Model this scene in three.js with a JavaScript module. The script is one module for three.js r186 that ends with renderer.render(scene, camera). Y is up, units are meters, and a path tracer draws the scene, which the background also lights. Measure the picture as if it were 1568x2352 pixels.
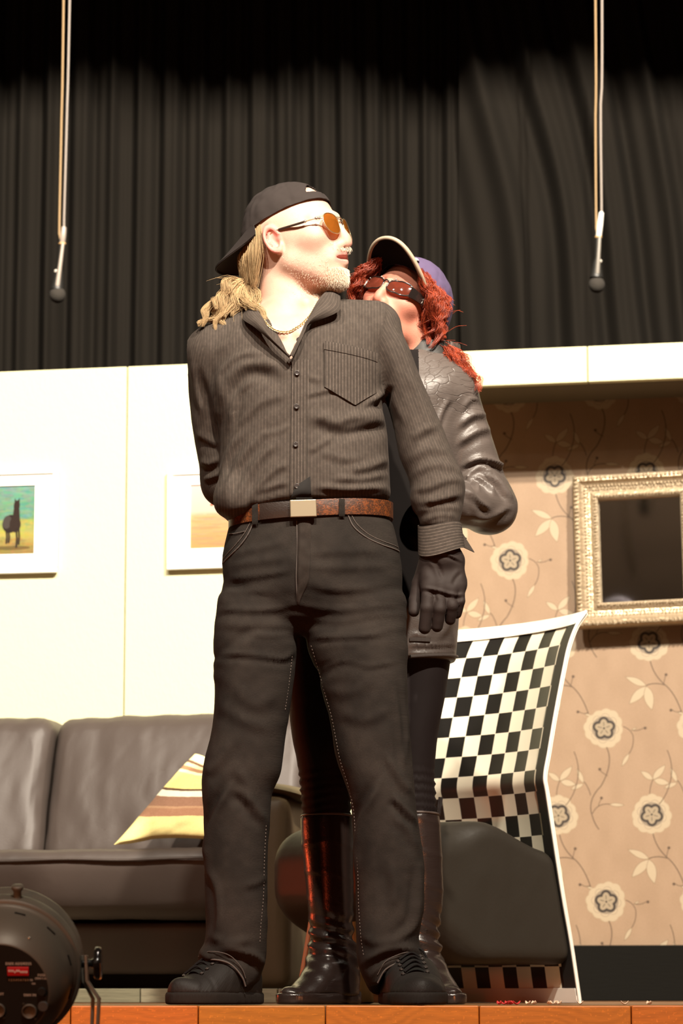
import * as THREE from 'three';
import { RectAreaLightUniformsLib } from 'three/addons/lights/RectAreaLightUniformsLib.js';
import { mergeGeometries } from 'three/addons/utils/BufferGeometryUtils.js';
import { RoundedBoxGeometry } from 'three/addons/geometries/RoundedBoxGeometry.js';

// ------------------------------------------------------------------ camera
const FPX = 7000, CX = 784, CY = 1176, TILT = Math.atan(1100 / FPX), EYE = 0.03;
const scene = new THREE.Scene();
const camera = new THREE.PerspectiveCamera(2 * Math.atan(CY / FPX) * 180 / Math.PI, 1568 / 2352, 0.1, 60);
camera.position.set(0, EYE, 0);
camera.rotation.set(TILT, 0, 0);
camera.focus = 6.55; camera.userData.fStop = 6;

// ------------------------------------------------------------------ sky, lights, exposure
scene.background = new THREE.Color(0x000000);            // a closed hall: no sky is seen
const renderer = new THREE.WebGLRenderer({ antialias: true });
renderer.toneMapping = THREE.LinearToneMapping;
renderer.toneMappingExposure = 1.0;
renderer.shadowMap.enabled = true;
renderer.shadowMap.type = THREE.PCFSoftShadowMap;
RectAreaLightUniformsLib.init();
const WARM = new THREE.Color().setRGB(1.0, 0.89, 0.74);
const SPOTS = [                                          // x, y, z, intensity, where it aims
  [-3.4, 8.6, 0.6, 330, -0.1, 3.3, -8.2],
  [0.5, 9.0, 1.2, 690, 0.0, 2.9, -8.2],
  [3.6, 8.6, 0.6, 1150, 0.1, 3.3, -8.2],
];
const FLOODS = [[-1.5, 0.22, -3.4, 4.0], [1.5, 0.22, -3.4, 4.0]];       // low red-orange front floods: x, y, z, intensity
const RED_PAR = 0.35, RED_SIDE = 2.4;

// ------------------------------------------------------------------ helpers
const V = (x, y, z) => new THREE.Vector3(x, y, z);
const lin = (r, g, b) => new THREE.Color().setRGB(r, g, b);
let seed = 12345;
const rnd = () => { seed = (seed * 1664525 + 1013904223) >>> 0; return seed / 4294967296; };
const rr = (a, b) => a + (b - a) * rnd();
const clamp = (x, a, b) => x < a ? a : x > b ? b : x;
const sst = (a, b, x) => { const t = clamp((x - a) / (b - a), 0, 1); return t * t * (3 - 2 * t); };
const mix = (a, b, t) => a + (b - a) * t;
// a direction seen at a picture point, cut at a distance: used to measure sizes and places
const cT = Math.cos(TILT), sT = Math.sin(TILT);
function at(px, py, depth) {
  const x = (px - CX) / FPX, y = (CY - py) / FPX, wy = y * cT + sT, wz = y * sT - cT, t = -depth / wz;
  return V(x * t, EYE + wy * t, -depth);
}
// smooth value noise
const PERM = new Uint8Array(512);
{ const p = [...Array(256).keys()]; for (let i = 255; i > 0; i--) { const j = Math.floor(rnd() * (i + 1)); [p[i], p[j]] = [p[j], p[i]]; } for (let i = 0; i < 512; i++) PERM[i] = p[i & 255]; }
function noise3(x, y, z) {
  const X = Math.floor(x), Y = Math.floor(y), Z = Math.floor(z); x -= X; y -= Y; z -= Z;
  const u = x * x * (3 - 2 * x), v = y * y * (3 - 2 * y), w = z * z * (3 - 2 * z);
  const h = (i, j, k) => PERM[PERM[PERM[(X + i) & 255] + ((Y + j) & 255)] + ((Z + k) & 255)] / 127.5 - 1;
  return mix(mix(mix(h(0, 0, 0), h(1, 0, 0), u), mix(h(0, 1, 0), h(1, 1, 0), u), v), mix(mix(h(0, 0, 1), h(1, 0, 1), u), mix(h(0, 1, 1), h(1, 1, 1), u), v), w);
}
const fbm = (x, y, z, o = 3) => { let s = 0, a = 0.5; for (let i = 0; i < o; i++) { s += a * noise3(x, y, z); x *= 2.03; y *= 2.03; z *= 2.03; a *= 0.5; } return s; };
// periodic 2D noise for textures
function pnoise(u, v, n, s) {
  const x = u * n, y = v * n, X = Math.floor(x), Y = Math.floor(y), fx = x - X, fy = y - Y;
  const h = (i, j) => PERM[PERM[((X + i) % n + n) % n + s & 255] + (((Y + j) % n + n) % n & 255)] / 255;
  const a = fx * fx * (3 - 2 * fx), b = fy * fy * (3 - 2 * fy);
  return mix(mix(h(0, 0), h(1, 0), a), mix(h(0, 1), h(1, 1), a), b);
}
function tex(size, fn, srgb = false) {
  const d = new Uint8Array(size * size * 4);
  for (let j = 0; j < size; j++) for (let i = 0; i < size; i++) {
    const c = fn(i / size, j / size), k = (j * size + i) * 4;
    if (typeof c === 'number') d[k] = d[k + 1] = d[k + 2] = clamp(c, 0, 1) * 255; else { d[k] = clamp(c[0], 0, 1) * 255; d[k + 1] = clamp(c[1], 0, 1) * 255; d[k + 2] = clamp(c[2], 0, 1) * 255; }
    d[k + 3] = 255;
  }
  const t = new THREE.DataTexture(d, size, size); t.wrapS = t.wrapT = THREE.RepeatWrapping; t.magFilter = THREE.LinearFilter; t.minFilter = THREE.LinearMipmapLinearFilter; t.generateMipmaps = true;
  if (srgb) t.colorSpace = THREE.SRGBColorSpace; t.needsUpdate = true; return t;
}
function canvasTex(w, h, draw, repeat) {
  const c = document.createElement('canvas'); c.width = w; c.height = h; draw(c.getContext('2d'), w, h);
  const t = new THREE.CanvasTexture(c); t.colorSpace = THREE.SRGBColorSpace; t.anisotropy = 8;
  if (repeat) t.wrapS = t.wrapT = THREE.RepeatWrapping; return t;
}
function rep(t, sx, sy = sx) { const c = t.clone(); c.repeat.set(sx, sy); c.needsUpdate = true; return c; }
function std(o) { return new THREE.MeshStandardMaterial({ roughness: 0.8, ...o }); }
function phy(o) { return new THREE.MeshPhysicalMaterial({ roughness: 0.5, ...o }); }

const usedNames = new Map();
function numbered(n) { const k = usedNames.get(n) || 0; usedNames.set(n, k + 1); return k ? `${n}_${String(k).padStart(3, '0')}` : n; }
function shadowed(m) { m.castShadow = m.receiveShadow = true; return m; }
function thing(name, label, category, pos = [0, 0, 0], turn = 0, group) {
  const o = new THREE.Group(); o.name = numbered(name); scene.add(o); o.position.set(...(pos.isVector3 ? pos.toArray() : pos)); o.rotation.y = turn;
  o.userData = { label, category }; if (group) o.userData.group = group; return o;
}
function part(name, geo, mat, parent, label) {
  const m = shadowed(new THREE.Mesh(geo, mat)); m.name = name; parent.add(m); if (label) m.userData.label = label; return m;
}
// a part whose geometry is given in world places: moved into its (unturned) thing
function wpart(name, geo, mat, parent, label) {
  let p = parent, o = V(0, 0, 0); while (p && p !== scene) { o.add(p.position); p = p.parent; }
  geo.translate(-o.x, -o.y, -o.z); return part(name, geo, mat, parent, label);
}
function struct(name, geo, mat, parent = scene) {
  const m = shadowed(new THREE.Mesh(geo, mat)); m.name = name; parent.add(m); if (parent === scene) m.userData.kind = 'structure'; return m;
}
function stuff(m) { m.userData.kind = 'stuff'; return m; }
function box(w, h, d, x = 0, y = 0, z = 0, r = 0) {
  const g = r ? new RoundedBoxGeometry(w, h, d, 2, r) : new THREE.BoxGeometry(w, h, d); g.translate(x, y, z); return g;
}
function merge(list) { return mergeGeometries(list.map((g) => { let q = g.index ? g.toNonIndexed() : g; for (const k of Object.keys(q.attributes)) if (!['position', 'normal', 'uv'].includes(k)) q.deleteAttribute(k); if (!q.attributes.uv) q.setAttribute('uv', new THREE.BufferAttribute(new Float32Array(q.attributes.position.count * 2), 2)); return q; })); }
// nu x nv grid of points from fn(u, v) -> [x, y, z, (uvx, uvy)]
function grid(nu, nv, fn, keep) {
  const pos = [], uv = [], idx = [];
  for (let j = 0; j <= nv; j++) for (let i = 0; i <= nu; i++) { const p = fn(i / nu, j / nv); pos.push(p[0], p[1], p[2]); uv.push(p[3] ?? i / nu, p[4] ?? j / nv); }
  for (let j = 0; j < nv; j++) for (let i = 0; i < nu; i++) {
    if (keep && !keep((i + 0.5) / nu, (j + 0.5) / nv)) continue;
    const a = j * (nu + 1) + i, b = a + 1, c = a + nu + 1, d = c + 1; idx.push(a, b, d, a, d, c);
  }
  const g = new THREE.BufferGeometry(); g.setAttribute('position', new THREE.Float32BufferAttribute(pos, 3)); g.setAttribute('uv', new THREE.Float32BufferAttribute(uv, 2)); g.setIndex(idx); g.computeVertexNormals(); return g;
}
// gives an open sheet a thickness t (behind its front) and closes its edges
function thicken(g, t) {
  const P = g.attributes.position, N = g.attributes.normal, U = g.attributes.uv, n = P.count, I = g.index.array, pos = [], uv = [], idx = [];
  for (let i = 0; i < n; i++) { pos.push(P.getX(i), P.getY(i), P.getZ(i)); uv.push(U.getX(i), U.getY(i)); }
  for (let i = 0; i < n; i++) { pos.push(P.getX(i) - N.getX(i) * t, P.getY(i) - N.getY(i) * t, P.getZ(i) - N.getZ(i) * t); uv.push(U.getX(i), U.getY(i)); }
  const edges = new Map();
  for (let k = 0; k < I.length; k += 3) {
    const a = I[k], b = I[k + 1], c = I[k + 2]; idx.push(a, b, c, a + n, c + n, b + n);
    for (const [p, q] of [[a, b], [b, c], [c, a]]) { const r = q * n + p; if (edges.has(r)) edges.delete(r); else edges.set(p * n + q, [p, q]); }
  }
  const m = new Map(), dup = (i) => { if (!m.has(i)) { m.set(i, pos.length / 3); pos.push(pos[i * 3], pos[i * 3 + 1], pos[i * 3 + 2]); uv.push(uv[i * 2], uv[i * 2 + 1]); } return m.get(i); };
  for (const [p, q] of edges.values()) { const a = dup(p), b = dup(q), c = dup(p + n), d = dup(q + n); idx.push(b, a, c, b, c, d); }
  const r = new THREE.BufferGeometry(); r.setAttribute('position', new THREE.Float32BufferAttribute(pos, 3)); r.setAttribute('uv', new THREE.Float32BufferAttribute(uv, 2)); r.setIndex(idx); r.computeVertexNormals(); return r;
}
function curve(pts, closed = false) { return new THREE.CatmullRomCurve3(pts.map((p) => p.isVector3 ? p : V(...p)), closed, 'catmullrom', 0.5); }
function tube(pts, r, seg = 24, sides = 8, closed = false) { return new THREE.TubeGeometry(curve(pts, closed), seg, r, sides, closed); }
// capped tapering strand gatherer: many thin tubes in one mesh
class Strands {
  constructor() { this.pos = []; this.idx = []; this.uv = []; }
  add(pts, r0, r1, sides = 4, seg = 10) {
    const c = curve(pts), base = this.pos.length / 3, t = V(0, 0, 0), a = V(0, 0, 0), b = V(0, 0, 0), p = V(0, 0, 0);
    for (let i = 0; i <= seg; i++) {
      const s = i / seg; c.getPoint(s, p); c.getTangent(s, t);
      a.set(0, 0, 1).cross(t); if (a.lengthSq() < 1e-6) a.set(1, 0, 0); a.normalize(); b.crossVectors(t, a);
      const r = mix(r0, r1, s) * (s < 0.06 ? 0.6 : 1);
      for (let k = 0; k < sides; k++) { const w = k / sides * 2 * Math.PI, x = Math.cos(w) * r, y = Math.sin(w) * r; this.pos.push(p.x + a.x * x + b.x * y, p.y + a.y * x + b.y * y, p.z + a.z * x + b.z * y); this.uv.push(k / sides, s); }
      if (i) for (let k = 0; k < sides; k++) { const q = base + (i - 1) * sides, w = (k + 1) % sides; this.idx.push(q + k, q + w, q + sides + w, q + k, q + sides + w, q + sides + k); }
    }
    return this;
  }
  geo() { const g = new THREE.BufferGeometry(); g.setAttribute('position', new THREE.Float32BufferAttribute(this.pos, 3)); g.setAttribute('uv', new THREE.Float32BufferAttribute(this.uv, 2)); g.setIndex(this.idx); g.computeVertexNormals(); return g; }
}
// ------------------------------------------------------------------ distance fields and their mesher (surface nets)
const smin = (a, b, k) => { const h = Math.max(k - Math.abs(a - b), 0) / k; return Math.min(a, b) - h * h * k * 0.25; };
const smax = (a, b, k) => -smin(-a, -b, k);
function ell(x, y, z, a, b, c) { const k0 = Math.sqrt(x * x / (a * a) + y * y / (b * b) + z * z / (c * c)), k1 = Math.sqrt(x * x / (a ** 4) + y * y / (b ** 4) + z * z / (c ** 4)); return k1 < 1e-9 ? -Math.min(a, b, c) : k0 * (k0 - 1) / k1; }
function sph(x, y, z, r) { return Math.sqrt(x * x + y * y + z * z) - r; }
function cone(x, y, z, ax, ay, az, bx, by, bz, ra, rb) {
  const dx = bx - ax, dy = by - ay, dz = bz - az, px = x - ax, py = y - ay, pz = z - az;
  const t = clamp((px * dx + py * dy + pz * dz) / (dx * dx + dy * dy + dz * dz), 0, 1), qx = px - dx * t, qy = py - dy * t, qz = pz - dz * t;
  return Math.sqrt(qx * qx + qy * qy + qz * qz) - mix(ra, rb, t);
}
const vcone = (x, y, z, a, b, ra, rb) => cone(x, y, z, a.x, a.y, a.z, b.x, b.y, b.z, ra, rb);
function rbox(x, y, z, a, b, c, r) { const qx = Math.abs(x) - a + r, qy = Math.abs(y) - b + r, qz = Math.abs(z) - c + r; return Math.hypot(Math.max(qx, 0), Math.max(qy, 0), Math.max(qz, 0)) + Math.min(Math.max(qx, qy, qz), 0) - r; }
// a limb or trunk given by cross sections [y, xl, xr, half depth, z] from top to bottom
function stack(rows, pw = 2, endK = 0.02) {
  rows = rows.slice().sort((a, b) => a[0] - b[0]);
  const y0 = rows[0][0], y1 = rows[rows.length - 1][0], N = 400, T = new Float32Array((N + 1) * 4);
  for (let i = 0, k = 0; i <= N; i++) {
    const y = mix(y0, y1, i / N); while (k < rows.length - 2 && y > rows[k + 1][0]) k++;
    const a = rows[Math.max(k - 1, 0)], b = rows[k], c = rows[k + 1], d = rows[Math.min(k + 2, rows.length - 1)], t = (y - b[0]) / (c[0] - b[0]);
    for (let m = 0; m < 4; m++) {
      const h = c[0] - b[0], mb = b === a ? (c[m + 1] - b[m + 1]) / h : (c[m + 1] - a[m + 1]) / (c[0] - a[0]), mc = c === d ? (c[m + 1] - b[m + 1]) / h : (d[m + 1] - b[m + 1]) / (d[0] - b[0]);
      T[i * 4 + m] = (2 * t ** 3 - 3 * t * t + 1) * b[m + 1] + (t ** 3 - 2 * t * t + t) * h * mb + (-2 * t ** 3 + 3 * t * t) * c[m + 1] + (t ** 3 - t * t) * h * mc;
    }
  }
  const out = [0, 0, 0, 0];
  const row = (y) => { const f = clamp((y - y0) / (y1 - y0), 0, 1) * N, i = Math.min(Math.floor(f), N - 1), t = f - i; for (let m = 0; m < 4; m++) out[m] = mix(T[i * 4 + m], T[i * 4 + 4 + m], t); return out; };
  const f = (x, y, z) => {
    const r = row(y), a = Math.max((r[1] - r[0]) / 2, 1e-3), b = Math.max(r[2], 1e-3), dx = x - (r[0] + r[1]) / 2, dz = z - r[3];
    let d;
    if (pw === 2) { const k0 = Math.sqrt(dx * dx / (a * a) + dz * dz / (b * b)), k1 = Math.sqrt(dx * dx / (a ** 4) + dz * dz / (b ** 4)); d = k1 < 1e-6 ? -Math.min(a, b) : k0 * (k0 - 1) / k1; }
    else { const k = Math.pow(Math.pow(Math.abs(dx) / a, pw) + Math.pow(Math.abs(dz) / b, pw), 1 / pw); d = (k - 1) * Math.min(a, b) * (k > 1 ? 0.9 : 1); }
    return smax(d, Math.max(y - y1, y0 - y), endK);
  };
  f.row = row; f.y0 = y0; f.y1 = y1; return f;
}
function nets(sdf, lo, hi, h) {
  const nx = Math.ceil((hi[0] - lo[0]) / h) + 1, ny = Math.ceil((hi[1] - lo[1]) / h) + 1, nz = Math.ceil((hi[2] - lo[2]) / h) + 1;
  const D = new Float32Array(nx * ny * nz), B = 4, sx = 1, sy = nx, sz = nx * ny;
  for (let k = 0; k < nz; k += B) for (let j = 0; j < ny; j += B) for (let i = 0; i < nx; i += B) {
    const c = sdf(lo[0] + (i + 1.5) * h, lo[1] + (j + 1.5) * h, lo[2] + (k + 1.5) * h), skip = Math.abs(c) > h * 9;
    for (let kk = k; kk < Math.min(k + B, nz); kk++) for (let jj = j; jj < Math.min(j + B, ny); jj++) for (let ii = i; ii < Math.min(i + B, nx); ii++)
      D[ii + jj * sy + kk * sz] = skip ? c : sdf(lo[0] + ii * h, lo[1] + jj * h, lo[2] + kk * h);
  }
  const vid = new Int32Array(nx * ny * nz).fill(-1), pos = [], idx = [];
  for (let k = 0; k < nz - 1; k++) for (let j = 0; j < ny - 1; j++) for (let i = 0; i < nx - 1; i++) {
    const o = i + j * sy + k * sz; let m = 0;
    for (let c = 0; c < 8; c++) if (D[o + (c & 1) + ((c >> 1) & 1) * sy + (c >> 2) * sz] < 0) m |= 1 << c;
    if (m === 0 || m === 255) continue;
    let x = 0, y = 0, z = 0, n = 0;
    for (let c = 0; c < 8; c++) for (let ax = 0; ax < 3; ax++) {
      if (c & (1 << ax)) continue; const e = c | (1 << ax); if (((m >> c) & 1) === ((m >> e) & 1)) continue;
      const a = D[o + (c & 1) + ((c >> 1) & 1) * sy + (c >> 2) * sz], b = D[o + (e & 1) + ((e >> 1) & 1) * sy + (e >> 2) * sz], t = a / (a - b);
      x += (c & 1) + (ax === 0 ? t : 0); y += ((c >> 1) & 1) + (ax === 1 ? t : 0); z += (c >> 2) + (ax === 2 ? t : 0); n++;
    }
    vid[o] = pos.length / 3; pos.push(lo[0] + (i + x / n) * h, lo[1] + (j + y / n) * h, lo[2] + (k + z / n) * h);
  }
  for (let k = 1; k < nz - 1; k++) for (let j = 1; j < ny - 1; j++) for (let i = 1; i < nx - 1; i++) {
    const o = i + j * sy + k * sz, s = D[o] < 0;
    for (const [d, u, w] of [[sx, sy, sz], [sy, sz, sx], [sz, sx, sy]]) {
      if (s === (D[o + d] < 0)) continue;
      const a = vid[o], b = vid[o - u], c = vid[o - u - w], e = vid[o - w];
      if (a < 0 || b < 0 || c < 0 || e < 0) continue;
      if (s) idx.push(a, b, c, a, c, e); else idx.push(a, c, b, a, e, c);
    }
  }
  return { pos, idx };
}
function netGeo(m, uvf) {
  const g = new THREE.BufferGeometry(); g.setAttribute('position', new THREE.Float32BufferAttribute(m.pos, 3)); g.setIndex(m.idx);
  const n = m.pos.length / 3, uv = new Float32Array(n * 2);
  if (uvf) for (let i = 0; i < n; i++) { const q = uvf(m.pos[i * 3], m.pos[i * 3 + 1], m.pos[i * 3 + 2]); uv[i * 2] = q[0]; uv[i * 2 + 1] = q[1]; }
  g.setAttribute('uv', new THREE.BufferAttribute(uv, 2)); g.computeVertexNormals(); return g;
}
// moves vertices along their normals
function displace(g, fn) {
  const P = g.attributes.position, N = g.attributes.normal;
  for (let i = 0; i < P.count; i++) { const d = fn(P.getX(i), P.getY(i), P.getZ(i), N.getX(i), N.getY(i), N.getZ(i)); if (d) P.setXYZ(i, P.getX(i) + N.getX(i) * d, P.getY(i) + N.getY(i) * d, P.getZ(i) + N.getZ(i) * d); }
  g.computeVertexNormals(); return g;
}
// splits a geometry by faces: keep(x, y, z) of the centre
function facesWhere(g, keep) {
  const P = g.attributes.position, U = g.attributes.uv, N = g.attributes.normal, C = g.attributes.color, I = g.index.array, m = new Map(), pos = [], uv = [], nor = [], col = [], idx = [];
  const id = (i) => { if (!m.has(i)) { m.set(i, pos.length / 3); pos.push(P.getX(i), P.getY(i), P.getZ(i)); uv.push(U.getX(i), U.getY(i)); nor.push(N.getX(i), N.getY(i), N.getZ(i)); if (C) col.push(C.getX(i), C.getY(i), C.getZ(i)); } return m.get(i); };
  for (let k = 0; k < I.length; k += 3) { const a = I[k], b = I[k + 1], c = I[k + 2]; if (keep((P.getX(a) + P.getX(b) + P.getX(c)) / 3, (P.getY(a) + P.getY(b) + P.getY(c)) / 3, (P.getZ(a) + P.getZ(b) + P.getZ(c)) / 3)) idx.push(id(a), id(b), id(c)); }
  const r = new THREE.BufferGeometry(); r.setAttribute('position', new THREE.Float32BufferAttribute(pos, 3)); r.setAttribute('uv', new THREE.Float32BufferAttribute(uv, 2)); r.setAttribute('normal', new THREE.Float32BufferAttribute(nor, 3)); if (C) r.setAttribute('color', new THREE.Float32BufferAttribute(col, 3)); r.setIndex(idx); return r;
}
// cloth folds: ridges along lines (picture points at a depth), each with a width, height in mm and a valley beside it
function foldSet(list, depth) {
  const S = list.map(([pts, w, h, valley = 0.6]) => {
    const q = []; const c = new THREE.CatmullRomCurve3(pts.map((p) => at(p[0], p[1], depth)), false, 'catmullrom', 0.5);
    const n = Math.max(6, pts.length * 5); for (let i = 0; i <= n; i++) { const p = c.getPoint(i / n); q.push(p.x, p.y); }
    const W = w * 0.00098; let x0 = 9, x1 = -9, y0 = 9, y1 = -9; for (let i = 0; i < q.length; i += 2) { x0 = Math.min(x0, q[i]); x1 = Math.max(x1, q[i]); y0 = Math.min(y0, q[i + 1]); y1 = Math.max(y1, q[i + 1]); }
    return { q, W, h: h / 1000, valley, x0: x0 - 4 * W, x1: x1 + 4 * W, y0: y0 - 4 * W, y1: y1 + 4 * W };
  });
  return (x, y, nz) => {
    if (nz < 0.02) return 0; let sum = 0;
    for (const s of S) {
      if (x < s.x0 || x > s.x1 || y < s.y0 || y > s.y1) continue;
      let best = 1e9, sd = 0, tt = 0; const q = s.q, n = q.length / 2 - 1;
      for (let i = 0; i < n; i++) {
        const ax = q[i * 2], ay = q[i * 2 + 1], dx = q[i * 2 + 2] - ax, dy = q[i * 2 + 3] - ay, px = x - ax, py = y - ay, L = dx * dx + dy * dy, t = clamp((px * dx + py * dy) / L, 0, 1), ex = px - dx * t, ey = py - dy * t, d2 = ex * ex + ey * ey;
        if (d2 < best) { best = d2; sd = Math.sign(dx * py - dy * px); tt = (i + t) / n; }
      }
      const d = Math.sqrt(best) / s.W; if (d > 4) continue;
      const e = sst(0, 0.22, tt) * sst(1, 0.78, tt), u = d * sd;
      sum += s.h * (0.25 + 0.75 * e) * (Math.exp(-d * d) - s.valley * Math.exp(-(u + 1.7) * (u + 1.7) * 0.8)) * (tt <= 0 || tt >= 1 ? Math.exp(-d) : 1);
    }
    return sum * sst(0.02, 0.3, nz);
  };
}
// where a field's front (towards +z) lies at x, y
function frontZ(sdf, x, y, z0, z1) { let z = z0; for (let i = 0; i < 200 && z > z1; i++) { const d = sdf(x, y, z); if (d < 0.0006) return z; z -= Math.max(d * 0.7, 0.0006); } return z1; }
// ------------------------------------------------------------------ textures
const leatherBump = tex(512, (u, v) => 0.35 * pnoise(u, v, 24, 3) + 0.35 * pnoise(u, v, 60, 9) + 0.3 * pnoise(u, v, 128, 40));
const fineBump = tex(256, (u, v) => 0.5 * pnoise(u, v, 40, 7) + 0.5 * pnoise(u, v, 120, 21));
const weaveBump = tex(256, (u, v) => 0.5 + 0.25 * Math.sin(u * 2 * Math.PI * 40) * Math.sign(Math.sin(v * 2 * Math.PI * 40)) + 0.25 * pnoise(u, v, 100, 5));
const blotch = tex(256, (u, v) => 0.78 + 0.22 * (0.6 * pnoise(u, v, 6, 2) + 0.4 * pnoise(u, v, 19, 12)), true);
const woodGrain = (r, g, b, k = 0.35) => tex(512, (u, v) => {
  const w = pnoise(u, v, 4, 8) * 1.2, a = 0.5 + 0.5 * Math.sin((v * 34 + w * 6 + pnoise(u, v, 16, 30)) * 2 * Math.PI * 0.5), s = pnoise(u * 0.125 % 1, v, 256, 11), sc = pnoise(u, v, 90, 17) > 0.86 ? 0.1 : 0;
  const m = 1 - k * (0.45 * a + 0.55 * s) + sc; return [r * m, g * m, b * m * 0.95];
}, true);
// ------------------------------------------------------------------ the set wall's frame of reference
const WA0 = at(0, 2276, 9.15), WB0 = at(1568, 2276, 8.75), WU = WB0.clone().sub(WA0).setY(0).normalize(), WN = V(-WU.z, 0, WU.x), WO = at(784, 2276, 8.95).setY(0), WTURN = Math.atan2(-WU.z, WU.x);
function wu(px, py, off) { const q = at(px, py, 1), c = V(0, EYE, 0), d = q.clone().sub(c), t = (WN.dot(WO) + off - WN.dot(c)) / WN.dot(d), p = c.addScaledVector(d, t); return [p.clone().sub(WO).dot(WU), p.y]; }
const wp = (u, y, off) => WO.clone().addScaledVector(WU, u).addScaledVector(WN, off).setY(y);
const uOf = (px, off = 0, py = 1500) => wu(px, py, off)[0], yOf = (px, py, off = 0) => wu(px, py, off)[1];
function setGroup(name) { const g = new THREE.Group(); g.name = name; g.userData.kind = 'structure'; g.position.copy(WO); g.rotation.y = WTURN; scene.add(g); return g; }
function metreUV(g, ou = 0, ov = 0) { const P = g.attributes.position, N = g.attributes.normal, U = g.attributes.uv; for (let i = 0; i < P.count; i++) { const ax = Math.abs(N.getX(i)), ay = Math.abs(N.getY(i)); if (ay > 0.7) U.setXY(i, P.getX(i) - ou, P.getZ(i) - ov); else if (ax > 0.7) U.setXY(i, P.getZ(i) - ou, P.getY(i) - ov); else U.setXY(i, P.getX(i) - ou, P.getY(i) - ov); } return g; }

// ------------------------------------------------------------------ the hall
const EDGE = -6.4;
const M = {
  hall: std({ color: lin(0.22, 0.17, 0.13), roughness: 0.95, map: rep(blotch, 3) }),
  dark: phy({ color: lin(0.012, 0.011, 0.010), roughness: 0.95, specularIntensity: 0.15 }),
  hallFloor: std({ color: lin(0.08, 0.055, 0.035), roughness: 0.7, map: rep(blotch, 4) }),
  flat: std({ color: lin(0.64, 0.615, 0.385), roughness: 0.85, bumpMap: rep(fineBump, 3), bumpScale: 0.0006 }),
  flatBack: std({ color: lin(0.45, 0.36, 0.22), roughness: 0.9 }),
  stageFloor: std({ map: rep(woodGrain(0.86, 0.66, 0.46, 0.3), 1, 1), roughness: 0.45 }),
  blackBoard: phy({ color: lin(0.0055, 0.005, 0.004), roughness: 0.7, specularIntensity: 0.12, bumpMap: fineBump, bumpScale: 0.0003 }),
};
struct('floor', box(12, 0.2, 19, 0, -1.1, -3), M.hallFloor).name = 'floor_hall';
struct('ceiling', box(12.4, 0.2, 19, 0, 10.3, -3), M.hall);
struct('wall_left', box(0.2, 11.4, 19, -6.1, 4.6, -3), M.hall);
struct('wall_right', box(0.2, 11.4, 19, 6.1, 4.6, -3), M.hall);
struct('wall_front', box(12.4, 11.4, 0.2, 0, 4.6, 6.6), M.hall);
struct('wall_back', box(12.4, 11.4, 0.2, 0, 4.6, -12.6), M.dark);
// stage: a deck of planks, and its front edge of varnished boards
{
  const g = new THREE.Group(); g.name = 'floor'; g.userData.kind = 'structure'; scene.add(g);
  const mats = [0, 1, 2].map((i) => std({ map: rep(woodGrain(0.50 + 0.03 * i, 0.35 + 0.02 * i, 0.235, 0.3), 1.6, 1), roughness: 0.5 }));
  struct('subfloor', box(12, 0.85, 6, 0, -0.475, EDGE - 3.06), M.dark, g);
  const w = 0.118; for (let i = 0; i < 50; i++) { const q = struct('plank', box(11.9, 0.05, w - 0.002, 0, -0.025, EDGE - 0.06 - w * (i + 0.5), 0.002), mats[i % 3], g); }
  const e = new THREE.Group(); e.name = 'trim_1'; e.userData.kind = 'structure'; scene.add(e);
  const joints = [-1400, -700, -131, 162, 455, 747, 1100, 1449, 1790, 2400, 3000];
  const om = [0, 1, 2, 3].map((i) => { const c = woodGrain(0.80 + 0.02 * (i % 2), 0.49 - 0.012 * i, 0.18, 0.14); return std({ map: rep(c, 2.2, 3), roughness: 0.45, bumpMap: rep(fineBump, 3), bumpScale: 0.00005 }); });
  for (let i = 0; i < joints.length - 1; i++) {
    const a = at(joints[i], 2310, -EDGE).x, b = at(joints[i + 1], 2310, -EDGE).x, g2 = metreUV(box(b - a - 0.0015, 0.22, 0.06, (a + b) / 2, -0.11 + rr(-0.0004, 0.0004), EDGE - 0.03, 0.0035), rr(0, 1), rr(0, 1));
    struct('board', g2, om[i % 4], e);
  }
  struct('stage_front', box(11.9, 0.7, 0.05, 0, -0.58, EDGE - 0.05), M.dark, e);
}
// black border above the stage opening (out of view): it cuts the lamps' light off the top of the back curtain
{
  const b = thing('border_curtain', 'black border curtain hanging above the stage opening, out of view', 'curtain', [0, 5.33, -5.9]);
  part('cloth', thicken(grid(160, 4, (u, v) => [mix(-6, 6, u), v * 5.6, 0.05 * Math.sin(u * 160)]), 0.006), M.dark, b);
}
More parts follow.
